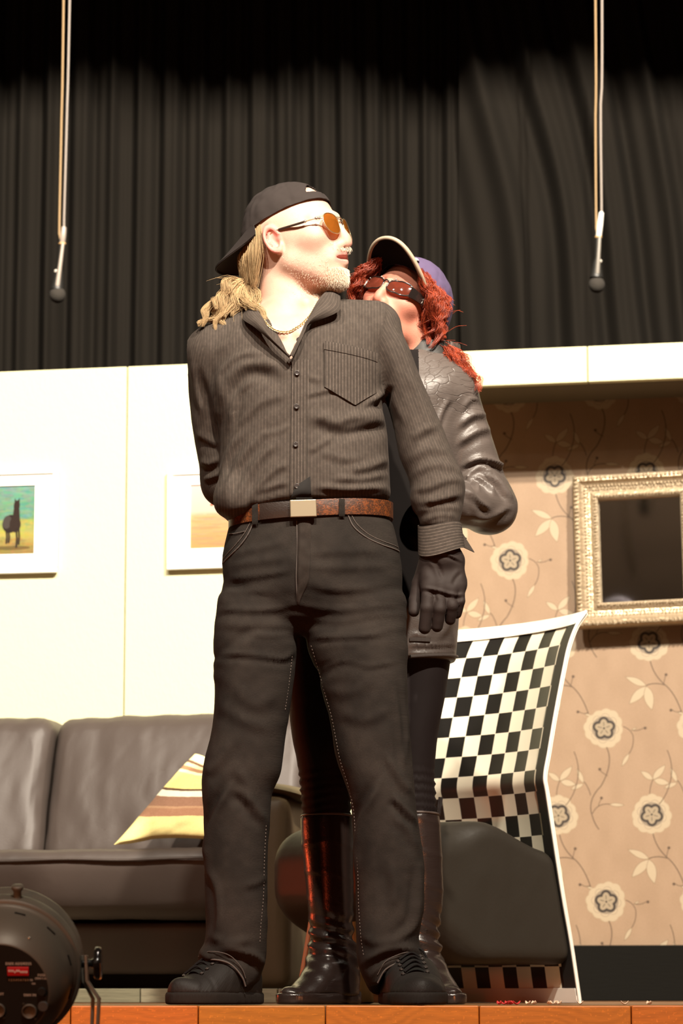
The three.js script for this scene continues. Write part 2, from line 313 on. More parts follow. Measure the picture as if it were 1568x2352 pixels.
// ------------------------------------------------------------------ set walls
const NICHE_L = uOf(905), NICHE_R = uOf(2100), NOFF = -0.31, WTOP = yOf(215, 845), HBOT = yOf(1300, 879.5), HTOP = yOf(1300, 797);
{
  const g = setGroup('wall_set'); const T = 0.03;
  const seams = [-900, -430, 285].map((p) => uOf(p, 0)).concat(NICHE_L);
  for (let i = 0; i < seams.length - 1; i++) { const a = seams[i] + 0.0018, b = seams[i + 1] - 0.0018; struct('panel', box(b - a, WTOP, T, (a + b) / 2, WTOP / 2, -T / 2, 0.003), M.flat, g); }
  struct('batten', box(0.09, WTOP - 0.02, 0.03, seams[2], WTOP / 2, -T - 0.016), M.flatBack, g);
  const hs = [NICHE_L, uOf(1357, 0), NICHE_R];
  for (let i = 0; i < 2; i++) { const a = hs[i] + 0.0012, b = hs[i + 1] - 0.0012; struct('header_panel', box(b - a, HTOP - HBOT, T, (a + b) / 2, (HTOP + HBOT) / 2, -T / 2, 0.003), M.flat, g); }
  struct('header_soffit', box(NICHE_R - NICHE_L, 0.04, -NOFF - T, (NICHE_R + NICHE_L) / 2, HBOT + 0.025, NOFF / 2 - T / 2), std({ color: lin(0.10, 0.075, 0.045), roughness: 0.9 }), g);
  struct('niche_side', box(T, HTOP, -NOFF - T, NICHE_L - T / 2, HTOP / 2, NOFF / 2 - T / 2), M.flat, g);
}
// the wallpaper's print: two flowers to a repeat, with their stems, leaves and berries
const CW = 215, CH = 396, [pu0, pv0] = wu(1490, 1475, NOFF), PAPER_W = wu(1490 + CW, 1475, NOFF)[0] - pu0, PAPER_H = pv0 - wu(1490, 1475 + CH, NOFF)[1];
const paperTex = canvasTex(1075, 1980, (c, w, h) => {
  c.fillStyle = '#846d57'; c.fillRect(0, 0, w, h);
  const id = c.getImageData(0, 0, w, h), D = id.data; for (let j = 0; j < h; j++) for (let i = 0; i < w; i++) { const k = (j * w + i) * 4, n = (pnoise(i / w, j / h, 300, 4) - 0.5) * 9 + (pnoise(i / w, j / h, 8, 9) - 0.5) * 6; D[k] += n; D[k + 1] += n; D[k + 2] += n; } c.putImageData(id, 0, 0);
  const S = w / CW, cream = '#978871', stemC = '#4d3c2c', darkC = '#2a2119', edgeC = '#6c5943';
  const all = (fn) => { for (const dx of [-CW, 0, CW]) for (const dy of [-CH, 0, CH]) { c.save(); c.scale(S, S); c.translate(dx, dy); fn(); c.restore(); } };
  c.lineCap = 'round'; c.lineJoin = 'round';
  const stem = (pts, lw = 2.2) => { c.strokeStyle = stemC; c.lineWidth = lw; c.beginPath(); c.moveTo(pts[0], pts[1]); for (let i = 2; i + 3 < pts.length; i += 4) c.quadraticCurveTo(pts[i], pts[i + 1], pts[i + 2], pts[i + 3]); c.stroke(); };
  const leaf = (x, y, L, W, a) => { c.save(); c.translate(x, y); c.rotate(a); c.beginPath(); c.moveTo(0, 0); c.quadraticCurveTo(L * 0.35, -W, L, 0); c.quadraticCurveTo(L * 0.45, W, 0, 0); c.fillStyle = cream; c.fill(); c.strokeStyle = edgeC; c.lineWidth = 1.1; c.stroke(); c.restore(); };
  const berry = (x, y, r = 3.4) => { c.fillStyle = '#473627'; c.beginPath(); c.arc(x, y, r, 0, 7); c.fill(); };
  const flower = (x, y, t) => {
    c.save(); c.translate(x, y); c.rotate(t); c.fillStyle = cream; c.beginPath();
    for (let i = 0; i <= 180; i++) { const a = i / 180 * 2 * Math.PI, r = 42 + 3.4 * Math.abs(Math.sin(a * 6)) + 2 * Math.sin(a * 3 + 1); c.lineTo(r * Math.cos(a), r * Math.sin(a)); } c.closePath(); c.fill(); c.strokeStyle = '#8d7e66'; c.lineWidth = 1.2; c.stroke();
    c.strokeStyle = '#786958'; c.lineWidth = 1.1; for (let i = 0; i < 8; i++) { const a = i / 8 * 2 * Math.PI; c.beginPath(); c.arc(24 * Math.cos(a), 24 * Math.sin(a), 10, a - 1.3, a + 1.3); c.stroke(); }
    c.fillStyle = '#746757'; c.beginPath(); c.arc(0, 0, 28, 0, 7); c.fill();
    c.beginPath(); for (let i = 0; i <= 120; i++) { const a = i / 120 * 2 * Math.PI, r = 17.5 + 6.5 * Math.abs(Math.cos(a * 2.5)); c.lineTo(r * Math.cos(a), r * Math.sin(a)); } c.closePath(); c.fillStyle = '#837560'; c.fill(); c.strokeStyle = darkC; c.lineWidth = 5.6; c.stroke();
    c.strokeStyle = darkC; c.lineWidth = 1.3; for (let i = 0; i < 5; i++) { const a = i / 5 * 2 * Math.PI; c.beginPath(); c.moveTo(6 * Math.cos(a), 6 * Math.sin(a)); c.lineTo(14 * Math.cos(a), 14 * Math.sin(a)); c.stroke(); }
    c.fillStyle = darkC; c.beginPath(); c.arc(0, 0, 2.4, 0, 7); c.fill(); c.restore();
  };
  all(() => {                                            // below the first flower: a lily leaf and a long curling stem
    stem([2, 42, 8, 76, 36, 100, 62, 122, 78, 182], 2.3); stem([36, 100, 10, 92, -8, 100]); stem([32, 97, 34, 88, 37, 78], 1.6); berry(38, 76); stem([72, 160, 60, 165, 52, 158], 1.5); berry(48, 158); leaf(64, 164, 16, 5, 0.2);
    leaf(-8, 100, 52, 15, 3.55); leaf(-8, 102, 56, 20, 2.35); leaf(-8, 102, 56, 22, 1.35);
    leaf(4, -80, 34, 13, 3.75); leaf(4, -80, 44, 15, -0.85); leaf(6, -78, 36, 15, 0.2); stem([-4, -42, -4, -62, 4, -80], 1.8);
    // below the second flower: a sprig to the right and a stem that bends down to the left
    stem([-62, 194, -45, 200, -40, 216, -38, 240, -50, 256], 1.8); leaf(-50, 256, 34, 9, 2.1); stem([-44, 202, -30, 206, -16, 198], 1.6); berry(-12, 198); leaf(-42, 202, 12, 4, -0.5);
    stem([-107, 232, -80, 270, -116, 330, -150, 362, -136, 400, -132, 415, -122, 428], 2.3); stem([-100, 306, -112, 300, -117, 294], 1.5); berry(-118, 291);
    stem([-140, 350, -146, 328, -156, 318], 1.9); leaf(-156, 322, 36, 11, -2.0); leaf(-156, 324, 32, 10, 2.75);
    stem([-136, 392, -124, 366, -92, 372], 1.8); leaf(-96, 372, 34, 8, 0.05); stem([-122, 374, -120, 366, -116, 360], 1.5); berry(-115, 357);
    stem([-177, 250, -160, 290, -174, 330, -180, 352, -197, 372], 2.0);
    flower(0, 0, 0.3); flower(-107, 197, 0.9);
  });
}, true);
{
  const g = setGroup('wall_niche'); const paper = paperTex; paper.repeat.set(1 / PAPER_W, 1 / PAPER_H);
  const a = NICHE_L, b = NICHE_R;
  struct('wallpaper', metreUV(box(b - a, HTOP, 0.03, (a + b) / 2, HTOP / 2, NOFF - 0.015), pu0, pv0), std({ map: paper, roughness: 0.5, bumpMap: rep(fineBump, 6), bumpScale: 0.0001 }), g);
  const bt = yOf(1440, 2171, NOFF + 0.03);
  const s = setGroup('baseboard_right'); struct('board', box(b - a, bt, 0.03, (a + b) / 2, bt / 2, NOFF + 0.015, 0.003), M.blackBoard, s);
}
// low platform under the sofa, faced with pale boards
const RISER = 0.036, RISER_OFF = 1.05;
{
  const g = setGroup('platform'); const a = uOf(-900, RISER_OFF), b = uOf(1010, RISER_OFF);
  struct('deck', box(b - a - 0.04, RISER - 0.004, RISER_OFF - 0.02, (a + b) / 2, RISER / 2 - 0.002, RISER_OFF / 2), std({ color: lin(0.25, 0.2, 0.13), roughness: 0.8 }), g);
  const ends = [-900, -150, 330, 640, 1010].map((p) => uOf(p, RISER_OFF)), cols = [[0.33, 0.31, 0.19], [0.27, 0.26, 0.165], [0.36, 0.33, 0.22], [0.33, 0.28, 0.19]];
  for (let i = 0; i < 4; i++) struct('facing_board', box(ends[i + 1] - ends[i] - 0.003, RISER, 0.018, (ends[i] + ends[i + 1]) / 2, RISER / 2, RISER_OFF - 0.008, 0.002), std({ color: lin(...cols[i]), map: rep(blotch, 2), roughness: 0.75 }), g);
}
// ------------------------------------------------------------------ back curtains
{
  const cm = phy({ color: lin(0.0105, 0.0088, 0.0070), roughness: 0.95, specularIntensity: 0.15, bumpMap: rep(weaveBump, 8), bumpScale: 0.0003 }), D = 10.3;
  const xL = at(-500, 1176, D).x, xM = at(1062, 1176, D).x, xR = at(2100, 1176, D).x, y0 = 0.3, y1 = 6.0;
  const pl = (x, y, f, ph) => { const w = noise3(x * 1.7, y * 0.12, ph) * 1.6, s = Math.sin(x * f + w * 2.2 + ph), s2 = Math.sin(x * f * 2.3 + w * 4 + ph * 2); return s * (0.75 + 0.25 * noise3(x * 3, y * 0.3, ph + 5)) + 0.3 * s2; };
  const c1 = thing('stage_curtain', 'wide black pleated curtain behind the set on the left and middle', 'curtain', [(xL + xM) / 2, y0, -D]);
  part('cloth', thicken(grid(900, 50, (u, v) => { const x = mix(xL, xM, u), y = mix(y0, y1, v); return [x - (xL + xM) / 2, y - y0, 0.028 * pl(x, y, 62, 2) + 0.035 * noise3(x * 2.3, y * 0.25, 9) + 0.006 * noise3(x * 9, y * 6, 4), x, y]; }), 0.004), cm, c1);
  const c2 = thing('stage_curtain', 'loosely draped black curtain behind the set at the right', 'curtain', [(xM + xR) / 2, y0, -D + 0.06]);
  part('cloth', thicken(grid(500, 160, (u, v) => {
    const x = mix(xM, xR, u), y = mix(y0, y1, v), lean = x + 0.10 * noise3(x * 1.5, y * 0.8, 31) + 0.05 * (y - 2.2);
    return [x - (xM + xR) / 2 + 0.02 * noise3(x * 3, y * 1.5, 7), y - y0, 0.05 * pl(lean, y, 30, 7) + 0.045 * noise3(lean * 6, y * 0.7, 14) + 0.018 * noise3(lean * 9, y * 2.6, 24), x, y];
  }), 0.004), cm, c2);
}
// ------------------------------------------------------------------ stage lamps, hung high over the auditorium
const lampBlack = std({ color: lin(0.02, 0.02, 0.02), roughness: 0.5, metalness: 0.3 });
SPOTS.forEach(([x, y, z, I, tx, ty, tz], i) => {
  const t = thing('stage_spotlight', ['stage spotlight hung high on the left above the auditorium, out of view', 'stage spotlight hung high in the middle above the auditorium, out of view', 'stage spotlight hung high on the right above the auditorium, out of view'][i], 'spotlight', [x, y, z]);
  const head = new THREE.Group(); head.name = 'lamp_head'; t.add(head); head.lookAt(tx, ty, tz);
  const can = new THREE.LatheGeometry([[0.06, -0.42], [0.10, -0.40], [0.13, -0.2], [0.13, 0.06], [0.14, 0.06], [0.14, 0.08], [0.118, 0.08], [0.118, -0.02]].map(([r, h]) => new THREE.Vector2(r, h)), 40); can.rotateX(Math.PI / 2); part('housing', can, lampBlack, head);
  const lens = new THREE.CylinderGeometry(0.117, 0.117, 0.012, 40); lens.rotateX(Math.PI / 2); part('lens', lens, std({ color: lin(0.9, 0.8, 0.6), emissive: WARM, emissiveIntensity: 6 }), head);
  part('yoke', merge([box(0.02, 0.36, 0.04, -0.16, 0.14, -0.1), box(0.02, 0.36, 0.04, 0.16, 0.14, -0.1), box(0.34, 0.02, 0.04, 0, 0.32, -0.1)]), lampBlack, t);
  part('hanging_bar', box(0.04, 10.2 - y - 0.3, 0.04, 0, (10.2 - y) / 2 + 0.17, -0.1), lampBlack, t);
  const dir = V(tx - x, ty - y, tz - z).normalize(), s = new THREE.SpotLight(WARM, I, 0, i === 1 ? 0.46 : 0.37, 1, 2);
  s.position.set(x, y, z).addScaledVector(dir, 0.12); s.target.position.set(tx, ty, tz); s.castShadow = true; s.shadow.mapSize.set(2048, 2048); s.shadow.radius = 6; s.shadow.bias = -0.0005; scene.add(s, s.target);
});

// added globe lamp behind the viewer: brightens the hall wall seen in the mirror
{
  const t = thing('hall_lamp', 'added globe lamp behind the viewer that brightens the hall for the mirror, out of view', 'lamp', [-4.2, 8.7, 4.4]), g = new THREE.SphereGeometry(0.16, 24, 16);
  part('globe', g, std({ color: lin(0.9, 0.8, 0.6), emissive: lin(1, 0.8, 0.6), emissiveIntensity: 4 }), t); part('stem', box(0.02, 1.4, 0.02, 0, 0.86, 0), lampBlack, t);
  const l = new THREE.PointLight(lin(1, 0.80, 0.62), 17, 0, 2); l.position.set(-4.2, 8.7, 4.4); l.castShadow = true; l.shadow.radius = 6; scene.add(l);
}
// a small red lamp standing on the stage at the left, out of view: it reddens the left sides of boots, chair and jeans
{
  const P = V(-2.0, 0.28, -7.85), t = thing('floor_lamp', 'small red stage lamp on the floor at the left, out of view', 'stage lamp', [P.x, 0, P.z]);
  const can = new THREE.LatheGeometry([[0.03, -0.16], [0.075, -0.14], [0.08, 0], [0.07, 0]].map(([r, h]) => new THREE.Vector2(r, h)), 28); can.rotateZ(-Math.PI / 2); can.translate(0, P.y, 0); part('housing', can, lampBlack, t);
  const lens = new THREE.CylinderGeometry(0.07, 0.07, 0.008, 28); lens.rotateZ(Math.PI / 2); lens.translate(-0.006, P.y, 0); part('lens', lens, std({ color: lin(0.3, 0.02, 0.01), emissive: lin(1, 0.1, 0.03), emissiveIntensity: 4 }), t);
  part('stand', merge([box(0.02, P.y - 0.07, 0.02, -0.06, (P.y - 0.07) / 2, 0), box(0.16, 0.012, 0.12, -0.06, 0.006, 0)]), lampBlack, t);
  const s = new THREE.SpotLight(lin(1, 0.10, 0.03), RED_SIDE, 0, 0.5, 0.8, 2); s.position.set(P.x + 0.02, P.y, P.z); s.target.position.set(-0.05, 0.3, -6.95); s.castShadow = true; s.shadow.radius = 3; scene.add(s, s.target);
}
// two low floods with red-orange light standing in front of the stage, out of view on both sides: they warm every shadow from below
FLOODS.forEach(([x, y, z, I], i) => {
  const t = thing('front_flood', ['low red-orange flood lamp in front of the stage on the left, out of view', 'low red-orange flood lamp in front of the stage on the right, out of view'][i], 'stage lamp', [x, -1, z]), h = new THREE.Group(); h.name = 'lamp_head'; h.position.y = y + 1; t.add(h); h.lookAt(0, 1.1, -7.4);
  part('housing', merge([box(0.30, 0.22, 0.02, 0, 0, -0.10), box(0.30, 0.02, 0.12, 0, 0.11, -0.05), box(0.30, 0.02, 0.12, 0, -0.11, -0.05), box(0.02, 0.22, 0.12, 0.15, 0, -0.05), box(0.02, 0.22, 0.12, -0.15, 0, -0.05)]), lampBlack, h); part('lens', box(0.27, 0.19, 0.008, 0, 0, -0.01), std({ color: lin(0.4, 0.1, 0.03), emissive: lin(1, 0.30, 0.10), emissiveIntensity: 4 }), h);
  part('stand', merge([box(0.03, y + 0.9, 0.03, 0, (y + 0.9) / 2, 0.06), box(0.4, 0.02, 0.4, 0, 0.01, 0.05)]), lampBlack, t);
  const d = V(-x, 1.1 - y, -7.4 - z).normalize(), s = new THREE.SpotLight(lin(1, 0.30, 0.10), I, 0, 0.62, 0.7, 2); s.position.set(x, y, z).addScaledVector(d, 0.03); s.target.position.set(0, 1.1, -7.4); s.castShadow = true; s.shadow.radius = 5; scene.add(s, s.target);
});
// ------------------------------------------------------------------ pictures on the wall
const whitePaint = std({ color: lin(0.86, 0.84, 0.78), roughness: 0.45 }), whiteMat = std({ color: lin(0.88, 0.87, 0.82), roughness: 0.9 });
const horseA = canvasTex(512, 540, (c, w, h) => {
  const g = c.createLinearGradient(0, 0, 0, h); g.addColorStop(0, '#7fa6a0'); g.addColorStop(0.45, '#6f9d74'); g.addColorStop(0.72, '#b9b060'); g.addColorStop(1, '#8d7a48'); c.fillStyle = g; c.fillRect(0, 0, w, h);
  for (let i = 0; i < 700; i++) { const y = rr(0, h), t = y / h; c.fillStyle = t < 0.5 ? `rgba(${rr(60, 150)},${rr(130, 190)},${rr(110, 170)},.3)` : t < 0.75 ? `rgba(${rr(150, 220)},${rr(160, 200)},${rr(60, 110)},.3)` : `rgba(${rr(120, 190)},${rr(110, 150)},${rr(50, 90)},.3)`; c.beginPath(); c.ellipse(rr(0, w), y, rr(8, 46), rr(3, 16), 0, 0, 7); c.fill(); }
  c.save(); c.translate(350, 300); c.fillStyle = '#2b211c';
  c.beginPath(); c.ellipse(-30, 0, 62, 72, 0.25, 0, 7); c.fill(); c.fillStyle = '#4a4440'; c.beginPath(); c.ellipse(-55, -14, 34, 52, 0.2, 0, 7); c.fill(); c.fillStyle = '#31241d'; c.beginPath(); c.ellipse(8, 6, 44, 62, 0, 0, 7); c.fill();
  c.beginPath(); c.moveTo(-18, -20); c.lineTo(0, -150); c.lineTo(36, -160); c.lineTo(46, -20); c.fill();
  c.beginPath(); c.ellipse(18, -142, 24, 42, 0.1, 0, 7); c.fill(); c.beginPath(); c.moveTo(0, -168); c.lineTo(2, -204); c.lineTo(14, -178); c.fill(); c.beginPath(); c.moveTo(24, -178); c.lineTo(40, -206); c.lineTo(40, -168); c.fill();
  c.lineWidth = 15; c.strokeStyle = '#2a201b'; c.lineCap = 'round'; for (const [a, b, d] of [[-60, 56, 150], [-42, 60, 146], [18, 50, 184], [36, 40, 160]]) { c.beginPath(); c.moveTo(a, b); c.lineTo(a + 6, (b + d) / 2); c.lineTo(a + 2, d); c.stroke(); }
  c.restore(); c.fillStyle = 'rgba(70,55,30,.5)'; c.beginPath(); c.ellipse(330, 490, 150, 16, 0, 0, 7); c.fill();
});
const horseB = canvasTex(512, 512, (c, w, h) => {
  const g = c.createLinearGradient(0, 0, 0, h); g.addColorStop(0, '#f3d9cf'); g.addColorStop(0.42, '#f2cdbb'); g.addColorStop(0.5, '#e7b586'); g.addColorStop(1, '#dd9a62'); c.fillStyle = g; c.fillRect(0, 0, w, h);
  for (let i = 0; i < 260; i++) { const y = rr(0.45, 1) * h; c.fillStyle = `rgba(${rr(170, 235)},${rr(120, 180)},${rr(80, 140)},.28)`; c.fillRect(rr(-80, w), y, rr(40, 260), rr(2, 9)); }
  c.fillStyle = '#c4674a'; c.beginPath(); c.moveTo(150, 170); c.quadraticCurveTo(190, 70, 300, 60); c.lineTo(420, 120); c.quadraticCurveTo(470, 200, 430, 260); c.lineTo(300, 250); c.quadraticCurveTo(260, 160, 210, 130); c.lineTo(170, 175); c.fill();
  c.fillStyle = '#8d7a74'; for (const x of [300, 330, 400, 425]) c.fillRect(x, 240, 15, 170);
});
function picture(label, x0, x1, y0, y1, ix0, ix1, iy0, iy1, print, tilt) {
  const off = 0.004, [uc, yc] = wu((x0 + x1) / 2, (y0 + y1) / 2, off + 0.02), s = 8.95 / FPX * 1.01, W = (x1 - x0) * s, Hh = (y1 - y0) * s, cx = (x0 + x1) / 2, cy = (y0 + y1) / 2;
  const t = thing('framed_picture', label, 'picture', wp(uc, yc, off), WTURN); t.rotation.z = tilt;
  const b = 0.016, d = 0.017, m = [[W, b, 0, Hh / 2 - b / 2], [W, b, 0, -Hh / 2 + b / 2], [b, Hh - 2 * b, -W / 2 + b / 2, 0], [b, Hh - 2 * b, W / 2 - b / 2, 0]];
  part('frame', merge(m.map(([w, h, x, y]) => box(w, h, d, x, y, d / 2, 0.003))), whitePaint, t);
  const px0 = (ix0 - cx) * s, px1 = (ix1 - cx) * s, py0 = (cy - iy0) * s, py1 = (cy - iy1) * s, mt = 0.009;
  const mats = [[-W / 2 + b, W / 2 - b, py0, Hh / 2 - b], [-W / 2 + b, W / 2 - b, -Hh / 2 + b, py1], [-W / 2 + b, px0, py1, py0], [px1, W / 2 - b, py1, py0]];
  part('mount', merge(mats.map(([a, c, e, f]) => box(c - a, f - e, 0.004, (a + c) / 2, (e + f) / 2, mt))), whiteMat, t);
  const pg = new THREE.PlaneGeometry(px1 - px0, py0 - py1); pg.translate((px0 + px1) / 2, (py0 + py1) / 2, mt - 0.002); part('print', pg, phy({ map: print, color: lin(0.60, 0.58, 0.58), roughness: 0.7, specularIntensity: 0.4 }), t);
  part('backing', box(W - 0.004, Hh - 0.004, 0.004, 0, 0, 0.003), whiteMat, t);
}
picture('white framed picture of a dark horse standing in a green field', -134, 138, 1074, 1321, -78, 82, 1112, 1275, horseA, -0.004);
picture('white framed picture in pale orange tones, half hidden behind the man', 377, 645, 1072, 1306, 432, 590, 1108, 1258, horseB, 0.004);
// ------------------------------------------------------------------ mirror
{
  const s = 9.2 / FPX * 1.012, off = NOFF + 0.026, [uc, yc] = wu(1472, 1263, off + 0.01), iw = 183 * s, ih = 236 * s, bw = 57 * s, W = iw + 2 * bw, Hh = ih + 2 * bw;
  const t = thing('wall_mirror', 'mirror in a wide hammered silver frame on the flowered wallpaper', 'mirror', wp(uc, yc, off), 0); t.rotation.set(-0.06, WTURN, 0.026, 'YXZ');
  const silver = std({ color: lin(0.40, 0.315, 0.21), metalness: 0.6, roughness: 0.42, bumpMap: rep(tex(256, (u, v) => 0.6 * pnoise(u, v, 14, 6) + 0.4 * pnoise(u, v, 30, 16)), 1), bumpScale: 0.002 });
  const prof = [[0, 0], [0, 0.030], [0.006, 0.040], [0.018, 0.042], [0.026, 0.032], [0.036, 0.026], [0.050, 0.024], [0.058, 0.030], [0.066, 0.034], [0.073, 0.030], [bw, 0.014], [bw, 0]];
  const bars = [[W, Hh, 0], [Hh, W, Math.PI / 2], [W, Hh, Math.PI], [Hh, W, -Math.PI / 2]];
  for (const [len, across, a] of bars) {
    const g = grid(120, prof.length - 1, (u, v) => { const k = Math.round(v * (prof.length - 1)), [o, z] = prof[k], half = len / 2 - o; return [mix(-half, half, u), -(across / 2 - o), z, mix(-half, half, u) * 9, (o + z) * 9]; });
    g.rotateZ(a); part('frame_bar', g.toNonIndexed(), silver, t).geometry.computeVertexNormals();
  }
  const beads = [], b0 = new THREE.SphereGeometry(1, 7, 5), row = (len, across, o, z, r, a) => { const n = Math.floor((len - 2 * o) / (r * 1.75)); for (let i = 0; i <= n; i++) { const g = b0.clone(); g.scale(r * rr(0.6, 1.05), r * rr(0.7, 1.2), r * rr(0.4, 0.85)); g.translate(-(len / 2 - o) + (len - 2 * o) * i / n, -(across / 2 - o), z); g.rotateZ(a); beads.push(g); } };
  for (const [len, across, a] of bars) { row(len, across, 0.011, 0.041, 0.0072, a); row(len, across, 0.033, 0.027, 0.006, a); row(len, across, 0.043, 0.024, 0.005, a); row(len, across, 0.066, 0.033, 0.0055, a); }
  stuff(part('beading', merge(beads), silver, t));
  part('glass', box(iw + 0.004, ih + 0.004, 0.004, 0, 0, 0.008), phy({ color: lin(0.82, 0.80, 0.76), metalness: 1, roughness: 0.04 }), t);
  part('backing', box(W - 0.01, Hh - 0.01, 0.005, 0, 0, 0.0026), M.dark, t);
}
// ------------------------------------------------------------------ sofa
const sofaLeather = phy({ color: lin(0.056, 0.043, 0.037), roughness: 0.5, specularIntensity: 0.6, bumpMap: rep(leatherBump, 5), bumpScale: 0.00018, clearcoat: 0.05, clearcoatRoughness: 0.5 });
const armLeather = phy({ color: lin(0.070, 0.048, 0.024), roughness: 0.55, specularIntensity: 0.6, bumpMap: rep(leatherBump, 5), bumpScale: 0.0002 });
{
  const fo = 0.95, y = (py, o) => yOf(245, py, o), uS = (px, o) => uOf(px, o, 1800);
  const t = thing('sofa', 'dark grey leather sofa standing along the pale set wall', 'sofa', wp(0, RISER, 0), WTURN), R = RISER;
  const shaped = (a, b, ybot, ytop, z0, z1, r, lean, amp, sd, belly = 0) => {
    const cx = (a + b) / 2, cy = (ybot + ytop) / 2 - R, cz = (z0 + z1) / 2, hx = (b - a) / 2, hy = (ytop - ybot) / 2, hz = (z1 - z0) / 2;
    const m = nets((x, yy, z) => rbox(x, yy, z, hx, hy, hz, r) - belly * Math.max(0, 1 - (x / hx) ** 2) * Math.max(0, 1 - (yy / hy) ** 2), [-hx - 0.04, -hy - 0.03, -hz - 0.04], [hx + 0.04, hy + 0.03, hz + 0.06], 0.012);
    const g = netGeo(m, (x, yy, z) => [x + z, yy]); displace(g, (x, yy, z) => amp * (fbm(x * 7 + sd, yy * 3, z * 4 + sd, 3) + 0.5 * fbm(x * 22 + sd, yy * 9, z * 9)));
    const P = g.attributes.position; for (let i = 0; i < P.count; i++) P.setXYZ(i, P.getX(i) + cx, P.getY(i) + cy, P.getZ(i) + cz - lean * P.getY(i)); g.computeVertexNormals(); return g;
  };
  const seatTop = y(1950, fo - 0.05), backTop = y(1648, 0.35), backBot = seatTop - 0.03;
  // seam between the two backs: seen at 135 at the top, 92 at the seat
  const us = uS(112, 0.45);
  part('back_cushion', shaped(us - 0.86, us - 0.003, backBot, backTop, 0.2, 0.48, 0.05, 0.32, 0.012, 3, 0.03), sofaLeather, t);
  part('back_cushion', shaped(us + 0.003, us + 0.745, backBot, backTop, 0.2, 0.48, 0.05, 0.32, 0.012, 17, 0.03), sofaLeather, t);
  const r0 = uS(625, 0.8), l0 = us - 0.9;
  part('seat', shaped(l0, r0, y(2108, fo), seatTop, 0.15, fo - 0.03, 0.05, -0.38, 0.004, 5, 0.02), sofaLeather, t);
  const pip = []; for (let i = 0; i <= 30; i++) pip.push(V(mix(l0 + 0.03, r0 - 0.03, i / 30), y(1974, fo) - R + 0.002 * Math.sin(i), fo + 0.006)); part('piping', tube(pip, 0.0045, 80, 6), sofaLeather, t);
  part('base', shaped(l0, r0, y(2236, fo), y(2112, fo) - 0.004, 0.15, fo - 0.24, 0.012, -0.35, 0.002, 8), sofaLeather, t);
  part('plinth', box(r0 - l0 - 0.1, y(2236, fo) - R, 0.45, (r0 + l0) / 2, (y(2236, fo) - R) / 2, 0.36), M.dark, t);
  // the arm at the right end: a tall rounded slab with a rolled band over its top
  const a0 = uS(616, 0.9), a1 = uS(678, 0.9), at1 = y(1832, 0.95);
  const am = part('arm', shaped(a0 - 0.03, a1, RISER, at1, 0.2, fo + 0.03, 0.03, 0, 0.004, 11, 0.01), armLeather, t, 'olive brown leather arm with a rolled top band');
  const band = grid(40, 16, (u, v) => { const w = v * 2 * Math.PI, s = mix(-0.05, 0.115, u), h = 0.05 * Math.sqrt(Math.max(0, 1 - ((s - 0.0) / 0.2) ** 2)); return [a0 + s, at1 - R - 0.03 + h - 0.25 * Math.max(0, s) ** 1.3 + 0.02 * Math.sin(w), fo - 0.18 + 0.22 * Math.cos(w)]; }); part('band', band, armLeather, am);
}
// ------------------------------------------------------------------ striped pillow
{
  const off = 0.9, c = [[262, 1940], [556, 1941], [592, 1752], [447, 1731]].map(([x, y], i) => { const o = i < 2 ? off - 0.02 : off - 0.2, q = wu(x, y, o); return V(q[0], q[1], o); }), [A, D, C, B] = c;
  const base = wp(A.x + 0.2, A.y, off - 0.1), t = thing('cushion', 'cream and brown striped cushion leaning in the sofa corner', 'cushion', base, WTURN), o = V(A.x + 0.2, A.y, off - 0.1);
  const stripes = tex(512, (u, v) => {
    const w = v + 0.012 * Math.sin(u * 6) + 0.006 * (pnoise(u, v, 20, 3) - 0.5), n = 0.06 * (pnoise(u, v, 180, 8) - 0.5); let k = [0.92, 0.86, 0.58];
    if (w > 0.93) k = [0.95, 0.90, 0.66]; else if (w > 0.905) k = [0.45, 0.33, 0.24]; else if (w > 0.87) k = [0.93, 0.88, 0.65]; else if (w > 0.83) k = [0.66, 0.5, 0.36]; else if (w > 0.80) k = [0.96, 0.92, 0.75]; else if (w > 0.62) k = [0.93, 0.87, 0.55]; else if (w > 0.595) k = [0.36, 0.25, 0.17]; else if (w > 0.53) k = [0.95, 0.93, 0.82]; else if (w > 0.42) k = [0.58, 0.43, 0.34]; else if (w > 0.395) k = [0.70, 0.55, 0.42]; else if (w > 0.30) k = [0.64, 0.47, 0.36];
    return k.map((x) => x + n);
  }, true); stripes.wrapS = stripes.wrapT = THREE.ClampToEdgeWrapping;
  const sheet = (sg) => grid(70, 50, (u, v) => {
    const s = u * 2 - 1, q = v * 2 - 1, b = Math.pow(Math.max(0, 1 - s * s), 0.42) * Math.pow(Math.max(0, 1 - q * q), 0.42), p = V().lerpVectors(A, D, u).lerp(V().lerpVectors(B, C, u), v), pin = 1 - 0.05 * (1 - s * s) * q * q;
    p.y += (v < 0.5 ? 1 : -1) * 0.018 * (1 - s * s) * q * q * (u > 0.3 ? 1 : u / 0.3) + 0.02 * b * 0;
    return [p.x - o.x + 0.004 * fbm(u * 5, v * 5, 2), p.y - o.y, p.z - o.z + sg * 0.075 * b * (1 + 0.25 * fbm(u * 4, v * 4, sg)), u, v];
  });
  const gb = sheet(-1), I = gb.index.array; for (let i = 0; i < I.length; i += 3) { const q = I[i]; I[i] = I[i + 1]; I[i + 1] = q; } gb.computeVertexNormals();
  part('cover', merge([sheet(1), gb]), std({ map: stripes, roughness: 0.9, bumpMap: rep(weaveBump, 3), bumpScale: 0.0005 }), t);
  const pts = []; for (const [p, q] of [[A, D], [D, C], [C, B], [B, A]]) for (let i = 0; i < 6; i++) pts.push(V().lerpVectors(p, q, i / 6).sub(o)); 
}
